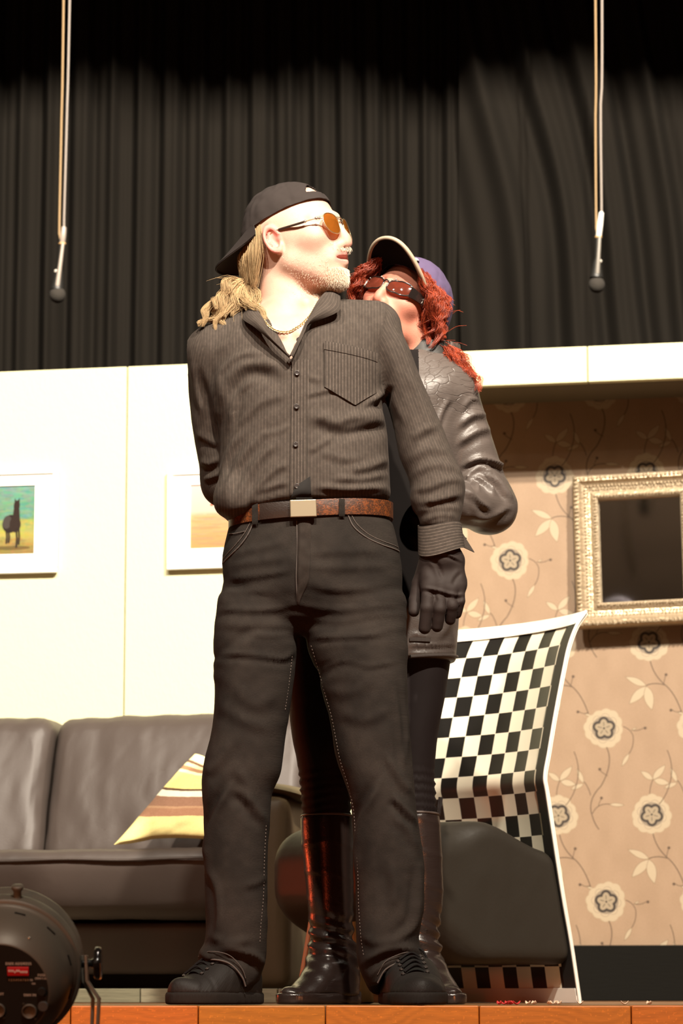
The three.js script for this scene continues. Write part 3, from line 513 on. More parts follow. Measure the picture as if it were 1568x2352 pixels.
// ------------------------------------------------------------------ chequered lounge chair
{
  const f = V(-0.8, 0, 0.6), e = V(0.6, 0, 0.8), D = 7.55, wF = 0.53;       // f: the way it faces; e: along its back, towards the front right
  const prof = [[1345, 1402], [1322, 1436], [1303, 1484], [1290, 1540], [1270, 1640], [1254, 1730], [1244, 1790], [1251, 1835], [1285, 2045], [1308, 2170], [1329, 2304]].map(([x, y]) => at(x, y, D));
  const foot = prof[prof.length - 1], base = V(foot.x, 0, foot.z), yT = prof[0].y;
  const pc = new THREE.CatmullRomCurve3(prof.map((p) => V(-(p.x - base.x) / 0.8, p.y, 0)), false, 'catmullrom', 0.5), N = 110, tab = pc.getSpacedPoints(N);   // how far forward the sheet stands, and its height
  const L = pc.getLength(), t = thing('lounge_chair', 'lounge chair with a tall black and white chequered back and a black leather seat', 'chair', base, 0);
  const sheet = grid(44, N, (u, v) => {
    const p = tab[Math.round(v * N)], s = (u - 1) * wF, k = 2 * u - 1, wing = 0.045 * k * k * sst(0.05, 0.5, p.y / yT) - 0.045 * sst(0.05, 0.5, p.y / yT), fw = p.x + wing, top = (1 - v) < 0.03 ? 0 : 0;
    return [e.x * s + f.x * fw, p.y + top, e.z * s + f.z * fw, s, (1 - v) * L];
  });
  const cs = 0.0545, cols = 2, ch = canvasTex(512, 512, (c, w, h) => { c.fillStyle = '#f2ead2'; c.fillRect(0, 0, w, h); c.fillStyle = '#1b1917'; c.fillRect(0, 0, w / 2 - 4, h / 2 - 4); c.fillRect(w / 2, h / 2, w / 2 - 4, h / 2 - 4); }, true);
  ch.repeat.set(1 / (cs * cols), 1 / (cs * cols)); ch.offset.set(0.5, -((L - 0.045) / (cs * 2)) % 1);
  const U = sheet.attributes.uv; const whiteEdge = phy({ color: lin(0.82, 0.78, 0.70), roughness: 0.35 }), cloth = phy({ map: ch, roughness: 0.42, clearcoat: 0.15, clearcoatRoughness: 0.4 });
  const g = thicken(sheet, -0.012);
  part('back_panel', facesWhere(sheet, (x, y) => y > 0.02), cloth, t, 'black and white chequered front of the back');
  const shell = thicken((() => { const q = sheet.clone(); const P = q.attributes.position, Nn = q.attributes.normal; for (let i = 0; i < P.count; i++) P.setXYZ(i, P.getX(i) - f.x * 0.0012, P.getY(i), P.getZ(i) - f.z * 0.0012); return q; })(), Math.sign(sheet.attributes.normal.getX(2000) * f.x + sheet.attributes.normal.getZ(2000) * f.z) * 0.009);
  part('back_shell', shell, whiteEdge, t, 'white shell edge of the back');
  const rim = (s0) => tab.map((p) => { const fw = p.x; return V(e.x * s0 + f.x * fw, p.y, e.z * s0 + f.z * fw); });
  part('edge_trim', new THREE.TubeGeometry(new THREE.CatmullRomCurve3(rim(0.004)), 120, 0.0045, 8), whiteEdge, t);
  part('edge_trim', new THREE.TubeGeometry(new THREE.CatmullRomCurve3(rim(-wF - 0.004)), 120, 0.0045, 8), whiteEdge, t);
  const topPts = []; for (let i = 0; i <= 20; i++) { const u = i / 20, k = 2 * u - 1, s = (u - 1) * wF, fw = tab[0].x + 0.045 * k * k - 0.045; topPts.push(V(e.x * s + f.x * fw, tab[0].y, e.z * s + f.z * fw)); }
  part('top_band', (() => { const q = grid(20, 5, (u, v) => { const k = 2 * u - 1, s = (u - 1) * wF, j = Math.round(v * 5), p = tab[j], fw = p.x + 0.045 * k * k - 0.045 + 0.003; return [e.x * s + f.x * fw, p.y, e.z * s + f.z * fw]; }); return thicken(q, 0.002); })(), whiteEdge, t);
  part('side_band', (() => { const q = grid(6, N, (u, v) => { const p = tab[Math.round(v * N)], s = mix(-0.040, 0.0, u), k = 2 * (s / wF + 1) - 1, w = sst(0.05, 0.5, p.y / yT), fw = p.x + 0.045 * k * k * w - 0.045 * w + 0.0028; return [e.x * s + f.x * fw, p.y, e.z * s + f.z * fw]; }, (u, v) => v > 0.035 && v < 0.985); return thicken(q, 0.0018); })(), phy({ color: lin(0.016, 0.014, 0.013), roughness: 0.5, specularIntensity: 0.5 }), t, 'black side band');
  part('bottom_band', (() => { const q = grid(20, 4, (u, v) => { const s = (u - 1) * wF, p = tab[N - 4 + Math.round(v * 4)], fw = p.x + 0.0035; return [e.x * s + f.x * fw, Math.max(p.y, 0.002), e.z * s + f.z * fw]; }); return thicken(q, 0.002); })(), whiteEdge, t);
  // the seat: a thick round-nosed pad, in its own frame (a: forward, y up, b: along the back)
  const yb = (px, py) => at(px, py, 7.4).y, sTop = yb(1000, 1880), sBot = yb(1100, 2214), len = 0.50, waist = tab.reduce((b, p) => p.x > b.x ? p : b).x - 0.035;
  const fwd = (y) => { let b = tab[0]; for (const p of tab) if (Math.abs(p.y - y) < Math.abs(b.y - y)) b = p; return b.x; };
  const sd = (a, y, b) => {
    const q = a / len, topY = sTop - 0.004 - 0.070 * sst(0.46, -0.02, q) - 0.014 * q * q, botY = sBot + 0.10 * sst(0.5, 1.0, q), h = (topY - botY) / 2, c = (topY + botY) / 2, a0 = fwd(y) - waist - 0.012, a1 = len + 0.015;
    return rbox(a - (a0 + a1) / 2, y - c, b - 0.006, (a1 - a0) / 2, Math.max(h, 0.03), 0.258, a > 0.2 ? mix(0.035, 0.085, sst(0.2, 0.32, a)) : 0.035);
  };
  const m = nets(sd, [-0.18, sBot - 0.05, -0.3], [len + 0.06, sTop + 0.05, 0.3], 0.009), sg = netGeo(m, (a, y, b) => [a + b, y]); displace(sg, (a, y, b) => 0.0035 * fbm(a * 9, y * 8, b * 9, 3));
  const toW = (gg, fwd) => { const P = gg.attributes.position; for (let i = 0; i < P.count; i++) { const a = P.getX(i) + fwd, y = P.getY(i), b = P.getZ(i) - wF / 2; P.setXYZ(i, e.x * b + f.x * a, y, e.z * b + f.z * a); } const I = gg.index.array; gg.computeVertexNormals(); return gg; };
  const flip = (gg) => { const I = gg.index.array; for (let i = 0; i < I.length; i += 3) { const q = I[i]; I[i] = I[i + 1]; I[i + 1] = q; } return gg; };
  const det = f.x * e.z - f.z * e.x;                                          // handedness of (f, up, e)
  part('seat', toW(det > 0 ? sg : flip(sg), waist), phy({ color: lin(0.022, 0.018, 0.0135), roughness: 0.5, specularIntensity: 0.6, bumpMap: rep(leatherBump, 5), bumpScale: 0.0002 }), t, 'black leather seat pad');
  const pp = []; for (let i = 0; i <= 24; i++) { const a = mix(0.05, len - 0.03, i / 24), q = a / len; pp.push(V(f.x * (a + waist) + e.x * (0.25 - wF / 2 - 0.03), sTop - 0.014 - 0.045 * sst(0.35, 0, q) - 0.02 * q * q - 0.018, f.z * (a + waist) + e.z * (0.25 - wF / 2 - 0.03))); }
  // a thin leg, and an added bright post for a lit board behind
  const leg = (x0, y0, d0, x1, y1, d1, w) => { const a = at(x0, y0, d0), b = at(x1, y1, d1); b.y = 0; const g2 = new THREE.CylinderGeometry(w * 1.1, w, a.distanceTo(b), 10, 1); g2.applyQuaternion(new THREE.Quaternion().setFromUnitVectors(V(0, 1, 0), a.clone().sub(b).normalize())); g2.translate((a.x + b.x) / 2 - base.x, (a.y + b.y) / 2 + 0.001, (a.z + b.z) / 2 - base.z); return g2; };
  const wood = std({ map: woodGrain(0.80, 0.56, 0.34, 0.3), roughness: 0.5 });
  part('leg', leg(716, 2105, 7.45, 682, 2290, 7.42, 0.0055), std({ color: lin(0.5, 0.2, 0.1), roughness: 0.4 }), t, 'thin reddish leg');
  part('leg', leg(822, 2120, 7.30, 836, 2290, 7.28, 0.024), std({ color: lin(0.90, 0.70, 0.32), roughness: 0.5 }), t, 'bright post standing in for a lit board behind the chair');  // light on the board behind is put into this bright colour
}
// ------------------------------------------------------------------ the lamp on the stage edge
{
  const D = 5.3, c = at(14, 2226, D), t = thing('par_lamp', 'black round stage lamp seen from behind at the left edge of the stage', 'stage lamp', [c.x, -1.0, c.z]);
  const head = new THREE.Group(); head.name = 'lamp_head'; head.position.set(0, c.y + 1.0, 0); t.add(head);
  const R = 0.1300, black = phy({ color: lin(0.14, 0.12, 0.095), roughness: 0.45, metalness: 0.2, bumpMap: rep(fineBump, 2), bumpScale: 0.0001 });
  head.rotation.set(0.36, 0.0, 0);                        // nose up: the back looks a little down at the viewer
  const lathe = (pts, seg = 96) => { const g = new THREE.LatheGeometry(pts.map(([r, h]) => new THREE.Vector2(r, h)), seg); g.rotateX(Math.PI / 2); return g; };   // along +z, towards the viewer
  part('front_tube', lathe([[R * 0.90, -0.06], [R * 0.985, -0.06], [R * 0.99, -0.056], [R * 0.985, -0.012], [R * 0.9, -0.012]]), black, head);
  part('rim_band', lathe([[R * 0.95, -0.02], [R * 0.995, -0.019], [R, -0.013], [R * 1.0, 0.009], [R * 0.99, 0.013], [R * 0.945, 0.014]]), black, head);
  part('rear_dome', lathe([[R * 0.955, -0.01], [R * 0.955, 0.013], [R * 0.925, 0.017], [R * 0.905, 0.022], [R * 0.90, 0.034], [R * 0.885, 0.047], [R * 0.85, 0.066], [R * 0.80, 0.082], [R * 0.735, 0.097], [R * 0.66, 0.107], [R * 0.645, 0.1085], [R * 0.63, 0.1085]]), black, head);
  const plate = new THREE.CircleGeometry(R * 0.64, 64); plate.translate(0, 0, 0.1086);
  const lab = canvasTex(1024, 1024, (x, w, h) => {
    x.fillStyle = '#262320'; x.fillRect(0, 0, w, h); x.translate(50, -56); x.fillStyle = '#cfcac0'; x.textAlign = 'center';
    const T = (s, px, py, sz) => { x.font = `bold ${sz}px sans-serif`; x.fillText(s, px, py); };
    T('DMX ADDRESS', 668, 276, 40); T('DMX OUT', 428, 606, 36); T('DMX IN', 780, 618, 36); T('FUSE', 905, 400, 36); T('250V/1.6A', 900, 434, 28); T('STAGE LIGHT  FRONT', 560, 985, 34);
    x.textAlign = 'left'; T('1 2 3 4 5 6 7 8 9 10', 560, 452, 30); T('ON', 800, 490, 26); x.lineWidth = 5; x.strokeStyle = '#cfcac0'; x.beginPath(); x.moveTo(250, 360); x.lineTo(300, 410); x.moveTo(250, 440); x.lineTo(310, 460); x.stroke();
  });
  part('label_plate', plate, phy({ map: lab, roughness: 0.5, specularIntensity: 0.5 }), head, 'black plate with white lettering');
  const k = R * 1.28 / 1024, at2 = (X, Y) => [(X - 512 + 50) * k, (512 - Y + 56) * k];
  const sw = part('dip_switch', box(222 * k, 92 * k, 0.004, ...at2(664, 342), 0.110, 0.0008), phy({ color: lin(0.62, 0.018, 0.022), roughness: 0.4 }), head, 'red switch block');
  [0, 0, 0, 1, 0, 0, 1, 1, 1, 1].forEach((d, i) => part('switch', box(12 * k, 18 * k, 0.002, at2(664 - 92 + i * 20.4, 0)[0], at2(0, 332 + d * 12)[1], 0.1126), whitePaint, sw));
  for (const [X, Y] of [[444, 770], [770, 780]]) {
    const [x, y] = at2(X, Y), s = part('socket', (() => { const g = lathe([[78 * k, 0], [78 * k, 0.004], [66 * k, 0.005], [60 * k, 0.001], [0.0001, 0.001]], 32); g.translate(x, y, 0.1085); return g; })(), black, head);
    for (const [dx, dy] of [[-58, -76], [62, 84]]) { const g = new THREE.CylinderGeometry(11 * k, 13 * k, 0.002, 10); g.rotateX(Math.PI / 2); const q = at2(X + dx, Y + dy); g.translate(q[0], q[1], 0.1095); part('screw', g, std({ color: lin(0.7, 0.65, 0.55), metalness: 1, roughness: 0.3 }), s); }
  }
  for (const [X, Y, r, cc] of [[915, 560, 40, 0.02], [925, 720, 50, 0.09]]) { const g = new THREE.CylinderGeometry(r * k, r * k * 1.05, 0.007, 24); g.rotateX(Math.PI / 2); const q = at2(X - 10, Y); g.translate(q[0], q[1], 0.111); part('fuse_holder', g, std({ color: lin(cc, cc * 0.95, cc * 0.9), roughness: 0.5 }), head); }
  for (let i = 0; i < 12; i++) { const a = (i + 0.5) / 12 * 2 * Math.PI, g = box(0.019, 0.0028, 0.004, 0, 0, 0, 0.001); g.rotateZ(a + Math.PI / 2); g.translate(Math.cos(a) * R * 0.897, Math.sin(a) * R * 0.897, 0.0375); part('vent_slot', g, M.dark, head); }
  for (const a of [1.05, 1.72]) { const g = new THREE.SphereGeometry(0.0022, 8, 6); g.translate(Math.cos(a) * R * 0.78, Math.sin(a) * R * 0.78, 0.089); part('rivet', g, std({ color: lin(0.8, 0.76, 0.68), metalness: 1, roughness: 0.25 }), head); }
  { const g = lathe([[0.0001, 0.024], [0.0095, 0.023], [0.0105, 0.020], [0.0100, 0.016], [0.007, 0.013], [0.0065, 0]], 20); g.rotateX(-Math.PI / 2); g.translate(0.022, R * 0.975, -0.004); part('gel_frame_knob', g, black, head); }
  const lens = new THREE.CylinderGeometry(R * 0.88, R * 0.88, 0.01, 40); lens.rotateX(Math.PI / 2); lens.translate(0, 0, -0.05);
  part('lens', lens, std({ color: lin(0.3, 0.02, 0.01), emissive: lin(1, 0.10, 0.03), emissiveIntensity: 3 }), head, 'red lit lens');
  // double yoke with its clamp knob
  const yk = [], kx = R + 0.013;
  for (const s of [-1, 1]) for (const [o, dz] of [[0, 0], [0.012, 0.02]]) {
    const P = [[kx - 0.012 + o * 0.6, 0.022], [kx - 0.010 + o * 0.6, -0.02], [kx + 0.006 + o, -0.05], [kx + 0.004 + o * 0.9, -0.14]];
    for (let i = 0; i < P.length - 1; i++) { const [x0, y0] = P[i], [x1, y1] = P[i + 1], g = box(0.005, Math.hypot(x1 - x0, y1 - y0) + 0.003, 0.026, 0, 0, 0, 0.0012); g.rotateZ(Math.atan2(y1 - y0, x1 - x0) + Math.PI / 2); g.translate(s * (x0 + x1) / 2, (y0 + y1) / 2, dz - 0.012); yk.push(g); }
  }
  const y0 = c.y + 1.0; yk.push(box(2 * kx + 0.03, 0.006, 0.028, 0, -0.142, 0), box(2 * kx + 0.03, 0.006, 0.028, 0, -0.139, -0.012));
  const yoke = part('yoke', merge(yk).translate(0, y0, 0), black, t);
  const kn = new THREE.LatheGeometry([[0.0001, -0.004], [0.0055, -0.004], [0.0055, 0.002], [0.0065, 0.004], [0.0065, 0.014], [0.009, 0.018], [0.026, 0.020], [0.030, 0.023], [0.030, 0.029], [0.027, 0.032], [0.0001, 0.0325]].map(([r, h]) => new THREE.Vector2(r, h)), 36);
  { const P = kn.attributes.position; for (let i = 0; i < P.count; i++) { const x = P.getX(i), z = P.getZ(i), r = Math.hypot(x, z); if (r > 0.02) { const q = 1 - 0.10 * (0.5 + 0.5 * Math.cos(Math.atan2(z, x) * 6)); P.setX(i, x * q); P.setZ(i, z * q); } } kn.computeVertexNormals(); }
  kn.rotateZ(-Math.PI / 2); kn.translate(kx - 0.011, y0 + 0.01, 0); part('clamp_knob', kn, phy({ color: lin(0.012, 0.011, 0.01), roughness: 0.12, clearcoat: 1, clearcoatRoughness: 0.06 }), yoke, 'glossy black clamp knob');
  part('stand_pole', (() => { const g = new THREE.CylinderGeometry(0.016, 0.016, y0 - 0.14, 16); g.translate(0, (y0 - 0.14) / 2, 0); return g; })(), black, t);
  part('stand_base', (() => { const g = new THREE.CylinderGeometry(0.2, 0.22, 0.02, 32); g.translate(0, 0.01, 0); return g; })(), black, t);
  const s = new THREE.SpotLight(lin(1, 0.10, 0.03), RED_PAR, 0, 0.62, 0.6, 2); s.position.set(c.x, c.y + 0.03, c.z - 0.08); s.target.position.set(c.x + 0.75, c.y + 0.42, c.z - 2.2); s.castShadow = true; s.shadow.radius = 3; scene.add(s, s.target);
}
// ------------------------------------------------------------------ microphones on their lines
function hangingMic(label, D, rope, cord, body) {
  const P = (q) => at(q[0], q[1], D), top = P(rope[0]), end = P(rope[rope.length - 1]), base = P(body[body.length - 1]), t = thing('hanging_microphone', label, 'microphone', base);
  const up = (p) => { const q = P(p); return q.add(V((q.x - P(rope[1]).x) * 2.2, 2.2, 0)); };
  wpart('rope', tube([end.clone().add(V((top.x - end.x) * 3, 3.2, 0)), ...rope.map(P)], 0.0034, 60, 8), std({ color: lin(0.33, 0.22, 0.11), roughness: 0.8 }), t, 'tan suspension rope');
  const c0 = P(cord[0]), c1 = P(cord[cord.length - 1]); wpart('cable', tube([c1.clone().add(V((c0.x - c1.x) * 3, 3.2, 0)), ...cord.map(P)], 0.0036, 60, 8), std({ color: lin(0.28, 0.24, 0.21), roughness: 0.5 }), t, 'grey cable');
  const b = body.map(P), grey = phy({ color: body.bright ? lin(0.20, 0.18, 0.155) : lin(0.33, 0.28, 0.24), roughness: 0.35 }), blk = phy({ color: lin(0.018, 0.017, 0.015), roughness: 0.45 });
  const ax = (a, c, prof, mat, nm, lb) => { const L = a.distanceTo(c), g = new THREE.LatheGeometry(prof.map(([r, h]) => new THREE.Vector2(r, h * L)), 20); g.applyQuaternion(new THREE.Quaternion().setFromUnitVectors(V(0, 1, 0), c.clone().sub(a).normalize())); g.translate(a.x, a.y, a.z); return wpart(nm, g, mat, t, lb); };
  ax(c1, b[0], [[0.0036, 0], [0.008, 0.06], [0.0095, 0.5], [0.0095, 0.95], [0.0001, 1]], body.bright ? whitePaint : grey, 'connector', body.bright ? 'white taped connector' : 'grey connector');
  ax(b[0], b[1], [[0.0001, 0], [0.010, 0.01], [0.010, 0.5], [0.014, 0.62], [0.021, 0.97], [0.021, 1.0], [0.0001, 1.0]], blk, 'body');
  ax(b[0].clone().add(V(0.003, 0, 0.009)), b[1].clone().add(V(0.002, 0.01, 0.015)), [[0.0001, 0], [0.0052, 0.01], [0.0075, 0.98], [0.0001, 1]], grey, 'stiffener', 'pale stiffening rod');
  const foam = new THREE.SphereGeometry(0.0255, 24, 18); foam.scale(1, 1.05, 1); displace(foam, (x, y, z) => 0.0006 * noise3(x * 400, y * 400, z * 400)); foam.translate(b[2].x, b[2].y, b[2].z); wpart('foam_head', foam, std({ color: lin(0.03, 0.025, 0.02), roughness: 0.95 }), t);
  const kg = new THREE.TorusGeometry(0.008, 0.004, 8, 16); kg.rotateX(Math.PI / 2); kg.translate(b[0].x, b[0].y, b[0].z); wpart('rope_knot', kg, std({ color: lin(0.55, 0.34, 0.14), roughness: 0.8 }), t);
  const cl = new THREE.SphereGeometry(0.0065, 12, 10); const mm = b[0].clone().lerp(b[1], 0.62).add(V(body.clip, 0.004, 0.006)); cl.translate(mm.x, mm.y, mm.z); wpart('clip', cl, std({ color: lin(0.5, 0.46, 0.4), roughness: 0.5 }), t);
}
{
  const l = [[143, 560], [131, 668], [132, 677]]; l.clip = -0.009; l.bright = false;
  hangingMic('hanging microphone on a rope and cable at the left, above the pale wall', 9.5, [[146, 0], [141, 280], [136, 540], [140, 556]], [[160, 0], [154, 250], [147, 505], [147, 520]], l);
  const r = [[1374, 545], [1369, 640], [1370, 654]]; r.clip = 0.009; r.bright = true;
  hangingMic('hanging microphone with a white taped connector at the right, above the mirror', 9.5, [[1367, 0], [1367, 280], [1369, 530], [1372, 543]], [[1382, 0], [1379, 250], [1381, 470], [1381, 486]], r);
}
// ------------------------------------------------------------------ what the mirror shows: lines hung over the front of the hall
{
  const m = scene.children.find((o) => o.name === 'wall_mirror'); m.updateMatrixWorld(true); const n = V(0, 0, 1).transformDirection(m.matrixWorld), q0 = m.getWorldPosition(V()).addScaledVector(n, 0.01), cam = V(0, EYE, 0);
  const seen = (px, py, s) => { const d = at(px, py, 1).sub(cam).normalize(), t = q0.clone().sub(cam).dot(n) / d.dot(n), p = cam.clone().addScaledVector(d, t), r = d.clone().addScaledVector(n, -2 * d.dot(n)); return p.addScaledVector(r, s); };
  const S = 7.5, a = seen(1430, 1145, S), b = seen(1458, 1335, S), t = thing('hanging_cable', 'pale hanging cable reflected in the mirror', 'cable', b);
  const up = a.clone().sub(b).multiplyScalar(6).add(a); wpart('cable', tube([up, a, b], 0.0075, 30, 8), std({ color: lin(0.5, 0.42, 0.34), roughness: 0.6 }), t); const a2 = seen(1424, 1195, S - 0.05), b2 = seen(1452, 1318, S - 0.05); wpart('rod', tube([a2, b2], 0.006, 8, 8), std({ color: lin(0.35, 0.3, 0.25), roughness: 0.6 }), t);
  const k = seen(1478, 1150, S), e = seen(1480, 1184, S), l = thing('hanging_fixture', 'small black hanging fixture with white sides reflected at the top of the mirror', 'fixture', e);
  const ax = k.clone().sub(e), L = ax.length(), g = new THREE.LatheGeometry([[0.0001, 0], [0.3, 0.02], [0.42, 0.2], [0.34, 0.55], [0.22, 1], [0.2, 1.4], [0.0001, 1.4]].map(([r, h]) => new THREE.Vector2(r * L * 0.75, h * L)), 20); g.applyQuaternion(new THREE.Quaternion().setFromUnitVectors(V(0, 1, 0), ax.clone().normalize())); part('body', g, M.dark, l);
  for (const s of [-1, 1]) { const w = seen(1478 + s * 12, 1150, S).sub(e), x = seen(1480 + s * 9, 1172, S).sub(e); part('side', tube([w.clone().multiplyScalar(1.5), w, x], 0.010, 10, 8), whitePaint, l); }
}
// ------------------------------------------------------------------ scraps on the stage edge
{
  const red = std({ color: lin(0.6, 0.04, 0.04), roughness: 0.7 }), cream = std({ color: lin(0.8, 0.62, 0.45), roughness: 0.7 });
  const scrap = (px, D, w, m, label, group) => { const p = at(px, 2300, D), t = thing('petal_scrap', label, 'petal', [p.x, 0, p.z], rr(0, 6), group); part('petal', thicken(grid(8, 5, (u, v) => { const s = u * 2 - 1, q = v * 2 - 1, k = Math.sqrt(Math.max(0, 1 - s * s)); return [s * w, 0.002 + 0.006 * s * s + 0.002 * q * q, -q * k * w * 0.7]; }), 0.0008), m, t); };
  [1146, 1158, 1165, 1172, 1186].forEach((px, i) => scrap(px, rr(6.46, 6.56), rr(0.006, 0.009), red, ['leftmost of the five small red petals on the stage edge below the chair', 'second red petal from the left on the stage edge below the chair', 'middle one of the five small red petals on the stage edge', 'fourth red petal from the left on the stage edge below the chair', 'rightmost of the five small red petals on the stage edge below the chair'][i], 'red petals on the stage edge'));
  [1212, 1226, 1262, 1270, 1276, 1284, 1332, 1434, 1490].forEach((px, i) => scrap(px, rr(6.46, 6.6), rr(0.005, 0.009), cream, ['pale petal next to the red petals on the stage edge, leftmost of the pale ones', 'second pale petal from the left on the stage edge', 'third pale petal from the left on the stage edge, start of a small cluster', 'fourth pale petal from the left, inside a small cluster on the stage edge', 'fifth pale petal from the left, inside a small cluster on the stage edge', 'sixth pale petal from the left, end of a small cluster on the stage edge', 'pale petal lying right beside the foot of the chequered chair', 'pale petal alone before the black baseboard, left of the last one', 'rightmost pale petal on the stage edge before the black baseboard'][i], 'pale petals on the stage edge'));
}
// ------------------------------------------------------------------ people: shared builders
const MD = 6.6, WD = 6.98;                                // how far away the man and the woman stand
const ROT = (yaw, pitch, roll) => new THREE.Matrix4().makeRotationZ(roll).multiply(new THREE.Matrix4().makeRotationY(yaw)).multiply(new THREE.Matrix4().makeRotationX(-pitch));
// a head in its own frame: +z the face, +y the crown, origin between the ears
function headField(o) {
  const { fem = 0, beard = 0 } = o;
  return (x, y, z) => {
    const ax = Math.abs(x), sgn = 1;
    let d = ell(x, y - 0.028, z + 0.018, 0.0790, 0.1035, 0.1045);
    d = smin(d, ell(x, y + 0.032, z - 0.028, 0.0635 - 0.004 * fem, 0.084, 0.0655), 0.03);
    d = smin(d, cone(ax, y, z, 0.049, -0.058, -0.004, 0.014, -0.104, 0.062, 0.020, 0.0175 - 0.002 * fem), 0.028);
    d = smin(d, sph(x, y + 0.107, z - 0.070, 0.0165 - 0.002 * fem), 0.022);
    d = smin(d, ell(ax - 0.043, y + 0.020, z - 0.058, 0.022, 0.018, 0.022), 0.028);
    d = smin(d, cone(ax, y, z, 0.008, 0.026, 0.089, 0.046, 0.022, 0.066, 0.0105 - 0.003 * fem, 0.009), 0.016);
    d = smax(d, -ell(ax - 0.032, y - 0.004, z - 0.099, 0.019, 0.013, 0.017), 0.016);
    d = smin(d, sph(ax - 0.031, y - 0.003, z - 0.0745, 0.0135), 0.007);
    d = smin(d, smin(cone(x, y, z, 0, 0.016, 0.0905, 0, -0.026, 0.1065 - 0.002 * fem, 0.0082, 0.0108 - 0.001 * fem), sph(x, y + 0.0390, z - 0.1060 + 0.003 * fem, 0.0132 - 0.0015 * fem), 0.010), 0.013);
    d = smin(d, sph(ax - 0.0132, y + 0.0425, z - 0.095, 0.0095 - 0.001 * fem), 0.008);
    d = smax(d, -ell(ax - 0.0078, y + 0.0527, z - 0.0995, 0.0046, 0.0062, 0.0075), 0.004);
    d = smin(d, ell(x, y + 0.064, z - 0.066, 0.037, 0.029, 0.030), 0.02);
    d = smin(d, cone(ax, y, z, 0, -0.0615, 0.0965, 0.033, -0.0690, 0.0745, 0.0072, 0.0036), 0.006);
    d = smin(d, cone(ax, y, z, 0, -0.0785, 0.0935, 0.031, -0.0715, 0.0745, 0.0084, 0.0036), 0.007);
    d = smax(d, -ell(x, y + 0.0700, z - 0.097, 0.027, 0.0038, 0.017), 0.003);
    // ears
    { const ex = ax - 0.0735, ey = y + 0.004, ez = z + 0.024, c = Math.cos(0.42), s = Math.sin(0.42); let w = -(ez * c) + ex * s; const n = ex * c + ez * s; const t = 0.2, w2 = w * Math.cos(t) - ey * Math.sin(t), y2 = w * Math.sin(t) + ey * Math.cos(t); w = w2;
      if (Math.abs(w) < 0.05 && Math.abs(y2) < 0.06 && Math.abs(n) < 0.05) {
        const r = Math.hypot(w / 0.0175, y2 / 0.031), q = Math.atan2(y2, w), open = sst(-0.5, -0.95, Math.cos(q)) * sst(0.35, -0.2, Math.sin(q));
        let e = Math.hypot((r - 0.88) * 0.021, n - 0.0085 + 0.005 * open) - (0.0045 - 0.0016 * open);
        e = smin(e, ell(w, y2, n, 0.0155, 0.029, 0.0036), 0.002);
        e = smin(e, smin(cone(w, y2, n, 0.001, 0.019, 0.002, 0.0075, -0.002, 0.003, 0.0036, 0.0040), cone(w, y2, n, 0.0075, -0.002, 0.003, 0.002, -0.018, 0.003, 0.0040, 0.0042), 0.003), 0.004);
        e = smax(e, -ell(w + 0.005, y2 + 0.003, n - 0.0095, 0.0078, 0.0125, 0.0092), 0.003);
        e = smin(e, sph(w + 0.004, y2 + 0.0285, n - 0.003, 0.0072), 0.005);
        e = smin(e, sph(w + 0.0135, y2 + 0.004, n - 0.005, 0.0045), 0.005);
        d = smin(d, e, 0.005); } }
    return d;
  };
}
// skin colours, by place on the head: lips, cheeks, nose and ears are redder
function skinColour(x, y, z, base, red, lips) {
  const ax = Math.abs(x), c = base.slice(), to = (k, w) => { for (let i = 0; i < 3; i++) c[i] = mix(c[i], k[i], w); };
  to(red, 0.55 * Math.exp(-((x / 0.02) ** 2 + ((y + 0.035) / 0.022) ** 2 + ((z - 0.11) / 0.03) ** 2)));
  to(red, 0.45 * Math.exp(-(((ax - 0.045) / 0.022) ** 2 + ((y + 0.02) / 0.02) ** 2)) * (z > 0 ? 1 : 0));
  if (ax > 0.07) to([0.70, 0.22, 0.18], 0.85 * sst(1.25, 0.9, Math.hypot((y + 0.004) / 0.036, (z + 0.026 - 0.2 * (y + 0.004) * 0) / 0.022)) * sst(0.071, 0.078, ax));
  const lm = Math.exp(-(((ax) / 0.032) ** 4 + ((y + 0.0700 - 0.05 * (0.09 - z) * 0) / 0.0125) ** 4)) * sst(0.064, 0.074, z); to(lips, 0.9 * sst(0.2, 0.7, lm));
  const n = 0.05 * fbm(x * 130, y * 130, z * 130, 3); return c.map((v, i) => v * (1 + n * (i ? 1.5 : 0.7)));
}
function paint(g, fn) { const P = g.attributes.position, c = new Float32Array(P.count * 3); for (let i = 0; i < P.count; i++) c.set(fn(P.getX(i), P.getY(i), P.getZ(i)), i * 3); g.setAttribute('color', new THREE.BufferAttribute(c, 3)); return g; }
const skinMat = (o = {}) => phy({ color: 0xffffff, vertexColors: true, roughness: 0.52, sheen: 0.15, sheenRoughness: 0.6, bumpMap: rep(fineBump, 12), bumpScale: 0.0003, ...o });
